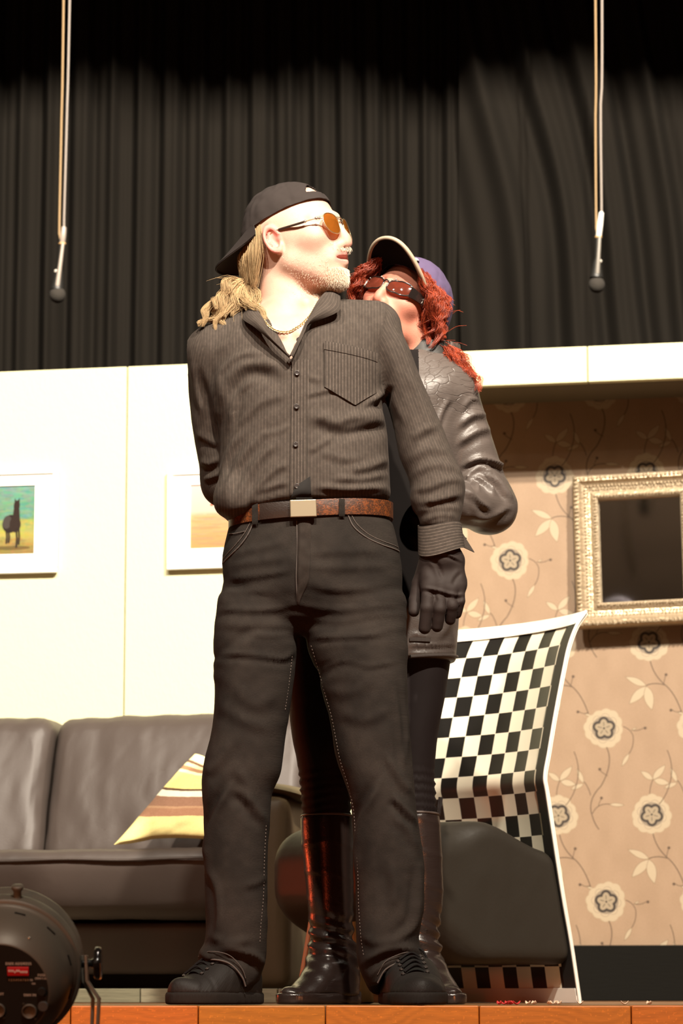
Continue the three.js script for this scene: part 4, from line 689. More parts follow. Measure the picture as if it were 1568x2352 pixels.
// baseball cap in the head's frame; face > 0: the peak over the face, < 0: worn backwards
function capParts(o) {
  const { C = [0, 0.028, -0.018], R = [0.0835, 0.1115, 0.1095], plane, amp = 0.002, sd = 0, hole = 0, peak = 0 } = o;
  const pt = (phi, el, k = 1) => { const ce = Math.cos(el), b = 1 + 0.022 * Math.sin(2 * Math.max(el, 0)) ; return [C[0] + R[0] * k * b * ce * Math.sin(phi), C[1] + R[1] * k * Math.sin(el) * (1 - 0.03 * Math.sin(Math.max(el, 0))), C[2] + R[2] * k * b * ce * Math.cos(phi)]; };
  const rimEl = (phi) => { let a = -0.7, b = 1.2; for (let i = 0; i < 26; i++) { const m = (a + b) / 2, p = pt(phi, m); if (p[1] - plane(p[2], p[0]) > 0) b = m; else a = m; } return a; };
  const NU = 160, NV = 46, tabl = [...Array(NU + 1).keys()].map((i) => rimEl(i / NU * 2 * Math.PI - Math.PI));
  const surf = (u, v, k = 1) => {
    const phi = u * 2 * Math.PI - Math.PI, e0 = tabl[Math.round(u * NU)], el = mix(e0, Math.PI / 2, v), p = pt(phi, el, k), w = amp * fbm(p[0] * 26 + sd, p[1] * 26, p[2] * 26 + sd, 3) * 2 - 0.0011 * Math.exp(-((((phi * 3 / Math.PI + 9.5) % 1 - 0.5) / 0.045) ** 2)) * (1 - v) ;
    const l = Math.hypot(p[0] - C[0], p[1] - C[1], p[2] - C[2]), f = 1 + w / l; return [C[0] + (p[0] - C[0]) * f, C[1] + (p[1] - C[1]) * f, C[2] + (p[2] - C[2]) * f, phi * 0.09, el * 0.1];
  };
  const keep = hole ? (u, v) => { const phi = u * 2 * Math.PI - Math.PI, q = phi / 0.62, t = (v - 0.16) / 0.25; return !(v > 0.16 && q * q + t * t < 1); } : undefined;
  const crown = thicken(grid(NU, NV, (u, v) => surf(u, v), keep), 0.0022);
  const mid = peak > 0 ? 0 : Math.PI, half = o.half ?? 1.05, len = o.len ?? 0.07, down = o.down ?? -0.2, arch = o.arch ?? 0.03, lift = o.lift ?? 0;
  const brimP = (s, t, off = 0) => {
    const phi = mid + s * half, el = rimEl(((phi + 3 * Math.PI) % (2 * Math.PI)) - Math.PI), b = pt(phi, el + 0.02, 1.0), f = Math.pow(Math.max(0, 1 - Math.pow(Math.abs(s), 2.6)), 0.5) * len * t, dz = Math.cos(mid), r = f;
    return [b[0] * (1 + 0.10 * t * (1 - s * s)), b[1] + Math.sin(down) * r - arch * (s * s) * t * (1 - 0.3 * s * s) + lift * t + off, b[2] + dz * Math.cos(down) * r];
  };
  const brim = thicken(grid(60, 18, (u, v) => { const p = brimP(u * 2 - 1, v); return [...p, u * 0.3, v * 0.1]; }), peak > 0 ? -0.003 : 0.003);
  return { crown, brim, brimP, pt, rimEl, surf };
}
function lensOutline(w, h, n, pw, skew = 0) { const a = []; for (let i = 0; i < n; i++) { const t = i / n * 2 * Math.PI, c = Math.cos(t), s = Math.sin(t), x = Math.sign(c) * Math.pow(Math.abs(c), 2 / pw) * w, y = Math.sign(s) * Math.pow(Math.abs(s), 2 / pw) * h; a.push([x, y + skew * x]); } return a; }
// a shoe in its own frame: toe towards +z, sole on y = 0
function shoeField(L, W, o = {}) {
  const { toeH = 0.055, inst = 0.105, heel = 0.09 } = o, h = L / 2;
  return (x, y, z) => {
    const q = (z + h) / L, w = W * (0.36 + 0.16 * sst(0.0, 0.65, q) - 0.19 * sst(0.72, 1.02, q)), cx = 0.008 * Math.sin(q * 3);
    const top = q < 0.28 ? heel : q < 0.5 ? mix(heel, inst, sst(0.28, 0.4, q)) : mix(inst, toeH, sst(0.45, 0.86, q));
    const zz = Math.max(Math.abs(z) - h + W * 0.40, 0), xx = Math.max(Math.abs(x - cx) - w + W * 0.40, 0); let d = Math.hypot(zz, xx) - W * 0.40;
    d = smax(d, y - top + 0.35 * (x - cx) ** 2 / w, 0.03); return smax(d, 0.022 - y, 0.006);
  };
}
function soleGeo(L, W, t = 0.026) {
  const h = L / 2, f = (x, y, z) => { const q = (z + h) / L, w = W * (0.385 + 0.16 * sst(0, 0.65, q) - 0.19 * sst(0.72, 1.02, q)), cx = 0.008 * Math.sin(q * 3), zz = Math.max(Math.abs(z) - h - 0.003 + W * 0.40, 0), xx = Math.max(Math.abs(x - cx) - w + W * 0.40, 0), d = Math.hypot(zz, xx) - W * 0.40; return smax(d, Math.abs(y - t / 2 - 0.0005) - t / 2, 0.006); };
  return netGeo(nets(f, [-W, -0.01, -h - 0.02], [W, t + 0.01, h + 0.02], 0.0045), (x, y, z) => [x, z]);
}
const laceBlack = phy({ color: lin(0.010, 0.009, 0.009), roughness: 0.85, specularIntensity: 0.3 });
function sportShoe(parent, px, py, D, yaw, L, label) {
  const p = at(px, py, D), g = new THREE.Group(); g.name = 'shoe'; g.position.set(p.x - parent.position.x, 0.001, p.z - parent.position.z); g.rotation.y = yaw; parent.add(g); if (label) g.userData.label = label;
  const f = shoeField(L, 0.116, { toeH: 0.058 }), W = 0.116, up = netGeo(nets(f, [-W, -0.01, -L / 2 - 0.02], [W, 0.14, L / 2 + 0.02], 0.004), (x, y, z) => [x, z + y]);
  const panels = (x, y, z) => 0.0016 * sst(0.2, 0.6, Math.sin(z * 60 + y * 30)) * sst(0.03, 0.05, Math.abs(x)) - 0.001 * Math.exp(-(((z - 0.065) / 0.004) ** 2)) ;
  displace(up, (x, y, z) => panels(x, y, z));
  part('upper', up, phy({ color: lin(0.016, 0.0135, 0.012), roughness: 0.6, specularIntensity: 0.45, bumpMap: rep(leatherBump, 14), bumpScale: 0.0004 }), g);
  part('sole', soleGeo(L, W), phy({ color: lin(0.018, 0.015, 0.013), roughness: 0.8, specularIntensity: 0.3, bumpMap: rep(fineBump, 20), bumpScale: 0.0004 }), g);
  const topY = (x, z) => { let y = 0.14; for (let i = 0; i < 80; i++) { const d = f(x, y, z); if (d < 0.0008) break; y -= Math.max(d * 0.6, 0.0006); } return y; };
  part('tongue', (() => { const q = grid(10, 20, (u, v) => { const x = mix(-0.02, 0.02, u), z = mix(-0.02, 0.068, v); return [x, topY(x, z) + 0.004 * (1 - (2 * u - 1) ** 2), z]; }); return q; })(), phy({ color: lin(0.011, 0.011, 0.010), roughness: 0.9, specularIntensity: 0.3, side: THREE.DoubleSide }), g);
  for (let i = 0; i < 6; i++) { const z = 0.066 - i * 0.016, a = [-0.024, 0.024].map((x) => V(x, topY(x, z) + 0.004, z)), b = V(0.003, topY(0, z - 0.007) + 0.010, z - 0.007); part('lace', tube([a[0], b, a[1].setZ(z - 0.012)], 0.0026, 14, 6), laceBlack, g);
    for (const x of [-0.026, 0.026]) { const t = new THREE.TorusGeometry(0.0035, 0.0013, 6, 12); t.rotateX(-Math.PI / 2 + 0.4); t.translate(x, topY(x, z) + 0.002, z); part('eyelet', t, std({ color: lin(0.06, 0.05, 0.045), metalness: 0.4, roughness: 0.4 }), g); } }
  for (const s of [-1, 1]) part('lace', tube([V(0, topY(0, -0.02) + 0.008, -0.018), V(s * 0.03, topY(0, -0.02) + 0.012, -0.012), V(s * 0.046, 0.085, -0.004), V(s * 0.052, 0.064, 0.002)], 0.0024, 16, 6), laceBlack, g);
  return g;
}
// ------------------------------------------------------------------ the man
const man = thing('person', 'man in backward black cap, amber sunglasses, dark pinstripe shirt and black jeans, looking aside', 'person', [at(700, 2300, MD).x, 0, -MD]);
{
  const P = (px, py, dz = 0) => { const p = at(px, py, MD); p.z += dz; return p; }, R = (py, l, r, b, z = 0) => { const y = at(700, py, MD).y - 0; return [y, at(l, py, MD).x, at(r, py, MD).x, b, -MD + z]; };
  const Y = (py) => at(700, py, MD).y, X = (px) => at(px, 1500, MD).x;
  // --- fields of the clothes
  const torso = stack([R(735, 560, 800, 0.080), R(760, 505, 850, 0.098), R(800, 474, 880, 0.112), R(845, 474, 884, 0.120), R(900, 480, 878, 0.126), R(944, 492, 880, 0.128), R(989, 504, 889, 0.128), R(1044, 507, 892, 0.130), R(1103, 504, 895, 0.132), R(1158, 507, 899, 0.130), R(1215, 512, 902, 0.122)], 2.35, 0.03);
  const shL = [P(630, 738, -0.01), P(486, 806, -0.005)], shR = [P(735, 738, -0.01), P(858, 752, 0)], trap = [P(655, 705, -0.035), P(655, 800, -0.02)];
  const armR = stack([R(705, 800, 880, 0.045, 0), R(730, 805, 905, 0.060, 0), R(760, 815, 918, 0.066, 0), R(805, 845, 942, 0.066, 0), R(870, 872, 967, 0.062, -0.005), R(924, 889, 992, 0.058, -0.01), R(979, 903, 1017, 0.056, -0.012), R(1044, 916, 1043, 0.058, -0.012), R(1088, 934, 1062, 0.060, -0.008), R(1118, 941, 1068, 0.060, -0.003), R(1150, 941, 1064, 0.055, 0.0), R(1175, 952, 1060, 0.050, 0.002), R(1192, 961, 1056, 0.046, 0.004), R(1216, 966, 1053, 0.043, 0.006)], 2, 0.02);
  const armL = stack([R(762, 468, 545, 0.050, 0), R(790, 443, 550, 0.062, 0), R(815, 434, 545, 0.064, 0), R(850, 431, 532, 0.062, -0.01), R(900, 431, 525, 0.058, -0.03), R(950, 436, 522, 0.055, -0.045), R(1000, 443, 525, 0.055, -0.06), R(1050, 452, 535, 0.056, -0.075), R(1093, 461, 560, 0.055, -0.085), R(1128, 477, 580, 0.045, -0.09), R(1150, 503, 590, 0.03, -0.09)], 2, 0.02);
  const faL = [P(515, 1095, -0.10), P(660, 1165, -0.17)], lump = P(546, 1158, 0.055);
  const hemPts = [[500, 1196], [534, 1203], [560, 1196], [584, 1180], [669, 1170], [728, 1165], [798, 1163], [850, 1158], [888, 1153], [910, 1150]].map(([x, y]) => { const p = at(x, y, MD); return [p.x, p.y]; });
  const lineY = (pts, x) => { if (x <= pts[0][0]) return pts[0][1]; for (let i = 0; i < pts.length - 1; i++) if (x <= pts[i + 1][0]) return mix(pts[i][1], pts[i + 1][1], sst(0, 1, (x - pts[i][0]) / (pts[i + 1][0] - pts[i][0]))); return pts[pts.length - 1][1]; };
  const torsoD = (x, y, z) => { let d = torso(x, y, z); d = smin(d, vcone(x, y, z, shL[0], shL[1], 0.052, 0.056), 0.05); d = smin(d, vcone(x, y, z, shR[0], shR[1], 0.052, 0.060), 0.05); d = smin(d, vcone(x, y, z, trap[0], trap[1], 0.06, 0.08), 0.05); return smin(d, ell(x - lump.x, y - lump.y, z - lump.z, 0.048, 0.048, 0.06), 0.03); };
  const armsD = (x, y, z) => Math.min(armR(x, y, z), smin(armL(x, y, z), vcone(x, y, z, faL[0], faL[1], 0.05, 0.045), 0.03));
  const neckC = P(662, 700, -0.005), vT = [X(592), X(730), Y(700)], vB = [X(669), Y(851)];
  const vee = (x, y, z) => { // inside the open collar: negative
    const t = (y - vB[1]) / (vT[2] - vB[1]), l = mix(vB[0], vT[0], t), r = mix(vB[0], vT[1], t); let d = Math.max(l - x, x - r) * 0.85; d = Math.max(d, vB[1] - y, -MD + 0.0 - z); return Math.min(d, Math.max(Math.hypot(x - neckC.x, z - neckC.z) - 0.068, neckC.y - 0.05 - y)); };
  const body = (x, y, z) => smin(torsoD(x, y, z), armsD(x, y, z), 0.016);
  const shirtF = (x, y, z) => { let d = body(x, y, z); if (y < Y(1080)) d = smax(d, lineY(hemPts, x) - y - (armsD(x, y, z) < 0.012 ? 0.3 : 0), 0.022); return smax(d, -vee(x, y, z), 0.004); };
  const folds = foldSet([
    // across the chest and under the left arm of the picture
    [[[512, 960], [522, 900], [560, 862], [610, 860], [664, 880]], 15, 9, 0.9], [[[500, 915], [515, 870], [560, 838], [620, 838]], 9, 6], [[[530, 1000], [545, 930], [590, 890]], 8, 4],
    [[[545, 1000], [600, 950], [664, 930]], 10, 3], [[[520, 1165], [545, 1090], [600, 1020]], 9, 5], [[[545, 1165], [590, 1085], [640, 1040]], 9, 4], [[[575, 1160], [630, 1105], [664, 1090]], 8, 3.5], [[[515, 1120], [525, 1060], [560, 1010]], 8, 4],
    [[[700, 935], [735, 925], [775, 915]], 6, 3], [[[706, 985], [740, 985], [772, 995], [800, 985], [850, 975], [888, 955]], 14, 8, 0.9], [[[780, 1010], [820, 1000], [860, 985], [890, 975]], 8, 4.5], [[[850, 945], [875, 915], [884, 890]], 7, 7, 1.0], [[[835, 950], [860, 925], [872, 905]], 6, 4],
    [[[800, 1100], [845, 1090], [893, 1060]], 10, 6], [[[760, 1122], [830, 1118], [890, 1096]], 8, 5], [[[720, 1140], [800, 1142], [890, 1130]], 7, 5], [[[590, 1150], [640, 1135], [664, 1132]], 7, 3.5], [[[730, 1060], [790, 1075], [830, 1070]], 9, 3],
    [[[668, 1000], [640, 1015], [600, 1020]], 7, 2.5], [[[704, 1060], [730, 1050], [770, 1020]], 7, 2.5], [[[704, 890], [740, 900]], 6, 2.5], [[[770, 745], [800, 735], [850, 740]], 10, 3], [[[770, 700], [790, 730], [800, 780]], 8, 3], [[[560, 770], [530, 800], [500, 830]], 12, 3],
    // the sleeve on the right
    [[[884, 706], [878, 750], [872, 800], [872, 840]], 3, 2.0, 0.9], [[[900, 760], [930, 830], [950, 900]], 10, 1.98], [[[890, 880], [905, 930], [930, 980]], 9, 2.64], [[[935, 870], [965, 930], [980, 985]], 10, 1.98], [[[948, 1018], [965, 1000], [1000, 985]], 10, 3.96, 0.9], [[[940, 1060], [985, 1040], [1030, 1045]], 10, 2.97], [[[945, 1098], [1000, 1075], [1055, 1085]], 9, 2.97],
    [[[945, 1130], [985, 1128], [1030, 1110], [1064, 1108]], 8, 3.30], [[[967, 1163], [1010, 1155], [1056, 1140]], 8, 5.28, 1.0], [[[960, 1178], [1000, 1175], [1050, 1170]], 6, 2.64], [[[975, 1200], [1010, 1190], [1045, 1192]], 5, 1.98], [[[1000, 1185], [1004, 1205], [1006, 1222]], 4, 1.32], [[[1030, 1180], [1034, 1200], [1036, 1222]], 4, 1.32],
    // the sleeve on the left
    [[[440, 830], [452, 900], [470, 960]], 9, 4], [[[470, 850], [490, 920], [500, 980]], 9, 4], [[[450, 990], [480, 1010], [505, 1020]], 8, 4], [[[458, 1050], [480, 1060], [506, 1050]], 8, 5], [[[466, 1092], [485, 1090], [508, 1085]], 6, 5],
  ], MD);
  const cl = 0.0046, raw = nets(shirtF, [X(420), Y(1250), -MD - 0.27], [X(1085), Y(660), -MD + 0.2], cl);
  const torsoX = X(690);
  const seamR = (y) => X(mix(871, 886, sst(Y(830), Y(700), y))), seamL = (y) => X(mix(474, 456, sst(Y(850), Y(765), y)));
  const isArm = (x, y, z) => y > Y(850) ? x > seamR(y) || x < seamL(y) : armsD(x, y, z) < torsoD(x, y, z);
  const shirtG = netGeo(raw, (x, y, z) => { if (isArm(x, y, z)) { const r = x > torsoX ? armR.row(y) : armL.row(y), cx = (r[0] + r[1]) / 2; return [Math.atan2(x - cx, z - r[3]) * 0.056, y]; } return [(x - torsoX) * 0.94 + 0.25 * (x - torsoX) ** 3 * 4, y]; });
  displace(shirtG, (x, y, z, nx, ny, nz) => 1.15 * folds(x, y, nz) + 0.0035 * fbm(x * 11, y * 8, z * 9, 2) + 0.0012 * fbm(x * 34, y * 28, z * 30, 2));
  const stripeMap = (bg, li, n, str) => tex(512, (u, v) => { const f = (u * n) % 1, s = Math.exp(-(((f - 0.5) / 0.085) ** 2)), dash = 0.65 + 0.35 * Math.sign(Math.sin(v * 2 * Math.PI * 64)), w = 0.86 + 0.28 * pnoise(u, v, 180, 5) - 0.14 * pnoise(u, v, 9, 8), k = s * dash * str * (0.7 + 0.6 * pnoise(u, v, 16, 3)); return [0, 1, 2].map((i) => mix(bg[i] * w, li[i], k)); }, true);
  const shirtT = stripeMap([0.282, 0.252, 0.230], [0.47, 0.41, 0.375], 8, 0.55); const sm = rep(shirtT, 18.5), cloth = phy({ map: sm, roughness: 0.82, specularIntensity: 0.3, sheen: 0.2, sheenRoughness: 0.5, sheenColor: lin(0.3, 0.26, 0.24), bumpMap: rep(weaveBump, 26), bumpScale: 0.0002 });
  const shirt = new THREE.Group(); shirt.name = 'shirt'; man.add(shirt);
  wpart('shirt_body', facesWhere(shirtG, (x, y, z) => !isArm(x, y, z)), cloth, shirt);
  wpart('sleeve', facesWhere(shirtG, (x, y, z) => isArm(x, y, z) && x > torsoX), cloth, shirt);
  wpart('sleeve', facesWhere(shirtG, (x, y, z) => isArm(x, y, z) && x <= torsoX), cloth, shirt);
  const fz = (x, y) => frontZ(shirtF, x, y, -MD + 0.25, -MD - 0.1) + 1.15 * folds(x, y, 1) + 0.0035 * fbm(x * 11, y * 8, -MD * 9 + 1, 2) * 0;
  // placket, pocket: strips that follow the front
  const strip = (px, w0, w1, y0, y1, lift, nu, nv, edge, clothUV = true) => thicken(grid(nu, nv, (u, v) => { const y = mix(y0, y1, v), c = px(y), x = mix(c + w0, c + w1, u), bz = (fz(x - 0.004, y) + fz(x + 0.004, y) + fz(x, y - 0.006) + fz(x, y + 0.006)) / 4; return [x, y, bz + lift, (x - torsoX) * 1.0, y]; }), 0.004);
  const plX = (y) => X(mix(686, 690, sst(Y(1160), Y(860), y))), pocketT = rep(stripeMap([0.268, 0.239, 0.218], [0.54, 0.485, 0.45], 7, 0.85), 21), plMat = phy({ map: pocketT, roughness: 0.85, specularIntensity: 0.3, bumpMap: rep(weaveBump, 26), bumpScale: 0.0002 });
  wpart('placket', strip(plX, -0.018, 0.018, Y(1168), Y(853), 0.0035, 8, 70), plMat, shirt, 'striped button placket');
  for (const [x, y] of [[688, 806], [684, 884], [683, 960], [681, 1046], [684, 1140]]) { const p = at(x, y, MD), z = fz(p.x, p.y); const g = new THREE.LatheGeometry([[0.0001, 0.0012], [0.0028, 0.0012], [0.0042, 0.0022], [0.0056, 0.002], [0.006, 0.0005], [0.006, -0.002]].map(([r, h]) => new THREE.Vector2(r, h)), 20); g.rotateX(Math.PI / 2); g.translate(p.x, p.y, z + 0.006); wpart('button', g, phy({ color: lin(0.05, 0.042, 0.04), roughness: 0.18, clearcoat: 1 }), shirt, 'small dark glossy button'); }
  { const pg = grid(34, 40, (u, v) => { const x = X(mix(745, 867, u) + 3 * v * 0), yt = Y(mix(808, 826, u)), yb = Y(u < 0.58 ? mix(914, 952, u / 0.58) : mix(952, 914, (u - 0.58) / 0.42)), y = mix(yb, yt, v), bz = (fz(x - 0.006, y) + fz(x + 0.006, y) + fz(x, y + 0.008)) / 3; return [x, y, bz + 0.003 + 0.002 * v, (x - torsoX) * 1.0, y]; }); wpart('pocket', thicken(pg, 0.004), plMat, shirt, 'breast pocket with bolder stripes');
    const hem = grid(34, 3, (u, v) => { const x = X(mix(744, 868, u)), y = Y(mix(808, 826, u) + 20 - 20 * v), bz = (fz(x - 0.006, y) + fz(x + 0.006, y) + fz(x, y + 0.008)) / 3; return [x, y, bz + 0.0062 + 0.001 * Math.sin(v * 3), (x - torsoX) * 1.0, y]; }); wpart('pocket_hem', thicken(hem, 0.003), plMat, shirt); }
  // near-black sheet laid on the shirt above the buckle, slightly raised
  { const g = grid(14, 10, (u, v) => { const x = X(mix(mix(666, 680, v), mix(716, 713, v), u)), y = Y(mix(1172, mix(1140, 1118, u), v)), z = fz(x, y); return [x, y, z + 0.006 + 0.005 * Math.sin(v * 3.1) * Math.sin(u * 3.1), u * 0.05, v * 0.05]; }); wpart('shirt_fold', thicken(g, 0.003), std({ color: lin(0.010, 0.008, 0.007), roughness: 0.9 }), shirt, 'near-black patch above the buckle'); }
  // cuff on the right, with its pointed flap
  { const top = [[962, 1212], [1010, 1196], [1055, 1204]], c0 = P(1009, 1206, 0.006), c1 = P(1013, 1266, 0.012);
    const g = grid(72, 14, (u, v) => { const a = u * 2 * Math.PI * 0.985 + 2.9, rx = mix(0.0455, 0.0485, v), rz = mix(0.042, 0.046, v), c = V().lerpVectors(c0, c1, v), tilt = 0.012 * Math.cos(a - 2.7) * (0.4 + v); return [c.x + Math.sin(a) * rx, c.y + tilt * 0.9 * (v > 0 ? 1 : 1) + 0.004 * Math.sin(a * 2), c.z + Math.cos(a) * rz, v * 0.066, a * 0.046]; });
    wpart('cuff', thicken(g, 0.0025), plMat, shirt, 'striped cuff');
    const fl = grid(10, 10, (u, v) => { const a = P(1050, 1208, 0.015), b = P(1056, 1256, 0.02), c = P(1090, 1267, -0.01), p = V().lerpVectors(a, b, u), q = V().lerpVectors(a.clone().lerp(c, 0.5), c, u); return [...V().lerpVectors(p, q, v).toArray(), u * 0.06, v * 0.05]; }); wpart('cuff_flap', thicken(fl, 0.0022), plMat, shirt); }
  // collar: two leaves around the neck
  { const leaf = (pts) => { const rows = pts.map((r) => new THREE.CatmullRomCurve3(r.map((q) => P(...q)), false, 'catmullrom', 0.5)); return thicken(grid(30, 10, (u, v) => { const a = rows[0].getPoint(u), b = rows[1].getPoint(u), p = V().lerpVectors(a, b, v); p.z += 0.012 * Math.sin(v * Math.PI); return [...p.toArray(), u * 0.15, v * 0.06]; }), 0.0035); };
    const ct = rep(shirtT, 15.6); ct.rotation = Math.PI / 2; const cm = phy({ map: ct, roughness: 0.85, specularIntensity: 0.3, bumpMap: rep(weaveBump, 26), bumpScale: 0.0002 });
    wpart('collar', leaf([[[668, 848, 0.135], [632, 806, 0.132], [610, 762, 0.118], [592, 726, 0.08], [592, 700, 0.02], [610, 684, -0.05]], [[666, 852, 0.138], [620, 810, 0.138], [588, 780, 0.128], [560, 752, 0.09], [568, 716, 0.02], [590, 700, -0.07]]]), cm, shirt, 'open collar leaf lying on the left');
    wpart('collar', leaf([[[670, 848, 0.136], [694, 800, 0.13], [712, 758, 0.112], [732, 712, 0.085], [748, 684, 0.045], [752, 668, -0.01], [735, 660, -0.06]], [[674, 850, 0.139], [691, 810, 0.135], [709, 770, 0.120], [775, 739, 0.10], [779, 702, 0.06], [773, 674, -0.01], [742, 666, -0.075]]]), cm, shirt, 'open collar leaf standing up on the right'); }
  // --- skin: head, neck and chest in one surface
  const hc = P(687, 556, 0), HS = 1.05, RM = ROT(62 * Math.PI / 180, 11 * Math.PI / 180, 0.03), RI = RM.clone().invert().elements, hf = headField({}), hM = new THREE.Matrix4().makeTranslation(hc.x, hc.y, hc.z).multiply(RM).multiply(new THREE.Matrix4().makeScale(HS, HS, HS));
  const loc = (x, y, z) => { x = (x - hc.x) / HS; y = (y - hc.y) / HS; z = (z - hc.z) / HS; return [RI[0] * x + RI[4] * y + RI[8] * z, RI[1] * x + RI[5] * y + RI[9] * z, RI[2] * x + RI[6] * y + RI[10] * z]; };
  const nk = [P(660, 610, -0.015), P(661, 752, -0.005)], cord = [P(640, 630, 0.055), P(664, 785, 0.092)], cord2 = [P(735, 680, 0.02), P(690, 790, 0.085)], adam = P(703, 708, 0.056), clav = [P(610, 765, 0.085), P(650, 790, 0.098)], clav2 = [P(740, 752, 0.07), P(690, 788, 0.095)];
  const skinF = (x, y, z) => {
    let d = 1; if (y > Y(720)) { const l = loc(x, y, z); d = hf(l[0], l[1], l[2]) * HS; }
    let n = cone(x, y, z, nk[0].x, nk[0].y, nk[0].z, nk[1].x, nk[1].y, nk[1].z, 0.060, 0.070); n = smin(n, vcone(x, y, z, cord2[0], cord2[1], 0.006, 0.006), 0.03); n = smin(n, sph(x - adam.x, y - adam.y, z - adam.z, 0.006), 0.03);
    const chest = Math.max(torsoD(x, y, z) + 0.010 + 0.014 * sst(0.0, 0.03, vee(x, y, z)), Y(900) - y, y - Y(716)); n = smin(n, chest, 0.03); n = smin(n, vcone(x, y, z, clav[0], clav[1], 0.008, 0.008), 0.015); n = smin(n, vcone(x, y, z, clav2[0], clav2[1], 0.008, 0.008), 0.015);
    return smin(d, n, 0.022);
  };
  const hm = nets((x, y, z) => Math.max(skinF(x, y, z), Math.hypot((x - X(665)), (z + MD)) - 0.2), [X(520), Y(905), -MD - 0.17], [X(840), Y(405), -MD + 0.17], 0.0025), sk = netGeo(hm, (x, y, z) => [x * 3 + z * 2, y * 3]);
  const base = [0.60, 0.375, 0.285], red = [0.58, 0.20, 0.145], lips = [0.58, 0.24, 0.20];
  paint(sk, (x, y, z) => { const l = loc(x, y, z); let c = skinColour(...l, base, red, lips); if (l[1] < -0.03 || y < Y(660)) { const n = 0.5 + fbm(x * 40, y * 40, z * 40, 2); c = c.map((v, i) => mix(v, red[i], (0.12 + 0.22 * sst(Y(640), Y(690), y) * sst(Y(790), Y(735), y)) * n)); } return c; });  // neck flush, plus the red shading under the jaw mixed into the colour
  // beard: short pale bristles, long on chin and lip, thin on the cheeks
  { const S = new Strands(), p = sk.attributes.position, N = sk.attributes.normal, dn = V(), q = V();
    for (let i = 0; i < p.count; i++) {
      const x = p.getX(i), y = p.getY(i), z = p.getZ(i); if (y < Y(700)) continue; const l = loc(x, y, z), ax = Math.abs(l[0]); if (l[1] > -0.038 || l[2] < -0.022 || l[1] < -0.135) continue;
      const lip = l[1] > -0.090 && l[1] < -0.0545 && ax < 0.041 - 0.3 * Math.abs(l[1] + 0.0705) && l[2] > 0.060; if (lip || (l[2] > 0.092 && l[1] > -0.05)) continue;
      const goat = Math.exp(-((ax / 0.03) ** 2)) * sst(-0.075, -0.092, l[1]) + Math.exp(-((ax / 0.028) ** 2)) * (l[1] > -0.058 ? sst(0.07, 0.09, l[2]) : 0) + 0.6 * Math.exp(-(((ax - 0.03) / 0.012) ** 2)) * sst(-0.055, -0.07, l[1]) * sst(0.05, 0.075, l[2]);
      const cheek = sst(-0.038, -0.062, l[1] + 0.25 * (l[2] - 0.03)) * sst(-0.022, 0.0, l[2]), dens = 0.16 * cheek + 1.0 * goat; if (rnd() > dens) continue;
      const rep2 = goat > 0.4 ? 2 : 1; for (let k = 0; k < rep2; k++) {
        const L = (0.0022 + 0.0042 * Math.min(goat, 1)) * rr(0.6, 1.2), n = V(N.getX(i), N.getY(i), N.getZ(i)); dn.set(rr(-0.35, 0.35) - 0.25, -1, rr(-0.3, 0.3)); q.copy(n).multiplyScalar(0.55).add(dn.multiplyScalar(0.75)).normalize();
        const a = V(x + rr(-1, 1) * 0.0015, y + rr(-1, 1) * 0.0015, z + rr(-1, 1) * 0.0015); S.add([a.clone().addScaledVector(n, -0.0008), a.clone().addScaledVector(n, L * 0.35).addScaledVector(q, L * 0.3), a.clone().addScaledVector(n, L * 0.3).addScaledVector(q, L)], 0.00030 + 0.00010 * goat, 0.00012, 3, 2); } }
    stuff(wpart('beard', S.geo(), std({ color: lin(0.85, 0.72, 0.56), roughness: 0.7 }), man, 'short pale beard')); }
  wpart('body', sk, skinMat(), man, 'fair ruddy skin of face, neck and chest');
  { const eyeTex = canvasTex(128, 64, (c, w, h) => { c.fillStyle = '#efe6dc'; c.fillRect(0, 0, w, h); c.fillStyle = '#5d7486'; c.beginPath(); c.ellipse(w / 4, h / 2, 10, 11, 0, 0, 7); c.fill(); c.fillStyle = '#0a0a0a'; c.beginPath(); c.arc(w / 4, h / 2, 5, 0, 7); c.fill(); }); for (const s of [-1, 1]) { const g = new THREE.SphereGeometry(0.0125, 20, 14); g.rotateY(0); g.translate(s * 0.031, 0.003, 0.0772); g.applyMatrix4(hM); wpart('eye', g, phy({ map: eyeTex, roughness: 0.15 }), man); } }
  // --- cap, worn back to front
  const capCloth = phy({ color: lin(0.034, 0.027, 0.025), roughness: 0.88, specularIntensity: 0.3, bumpMap: rep(weaveBump, 16), bumpScale: 0.0003 }), cp = capParts({ plane: (z, x) => 0.051 + 0.19 * z, hole: 1, amp: 0.0032, sd: 4, peak: -1, half: 1.2, len: 0.078, down: -0.42, arch: 0.030 });
  const cap = new THREE.Group(); cap.name = 'cap'; cap.userData.label = 'black cap worn backwards'; man.add(cap);
  wpart('crown', cp.crown.applyMatrix4(hM), capCloth, cap); wpart('brim', cp.brim.applyMatrix4(hM), capCloth, cap, 'peak hanging over the nape');
  { const g = new THREE.TubeGeometry(new THREE.CatmullRomCurve3([...Array(31).keys()].map((i) => V(...cp.brimP(i / 15 - 1, 1.0)))), 60, 0.0022, 6); wpart('brim_edge', g.applyMatrix4(hM), capCloth, cap); const b = new THREE.SphereGeometry(0.007, 14, 8); b.scale(1, 0.5, 1); b.translate(0, 0.028 + 0.1085 * 0.97, -0.018); wpart('top_button', b.applyMatrix4(hM), capCloth, cap); 
}
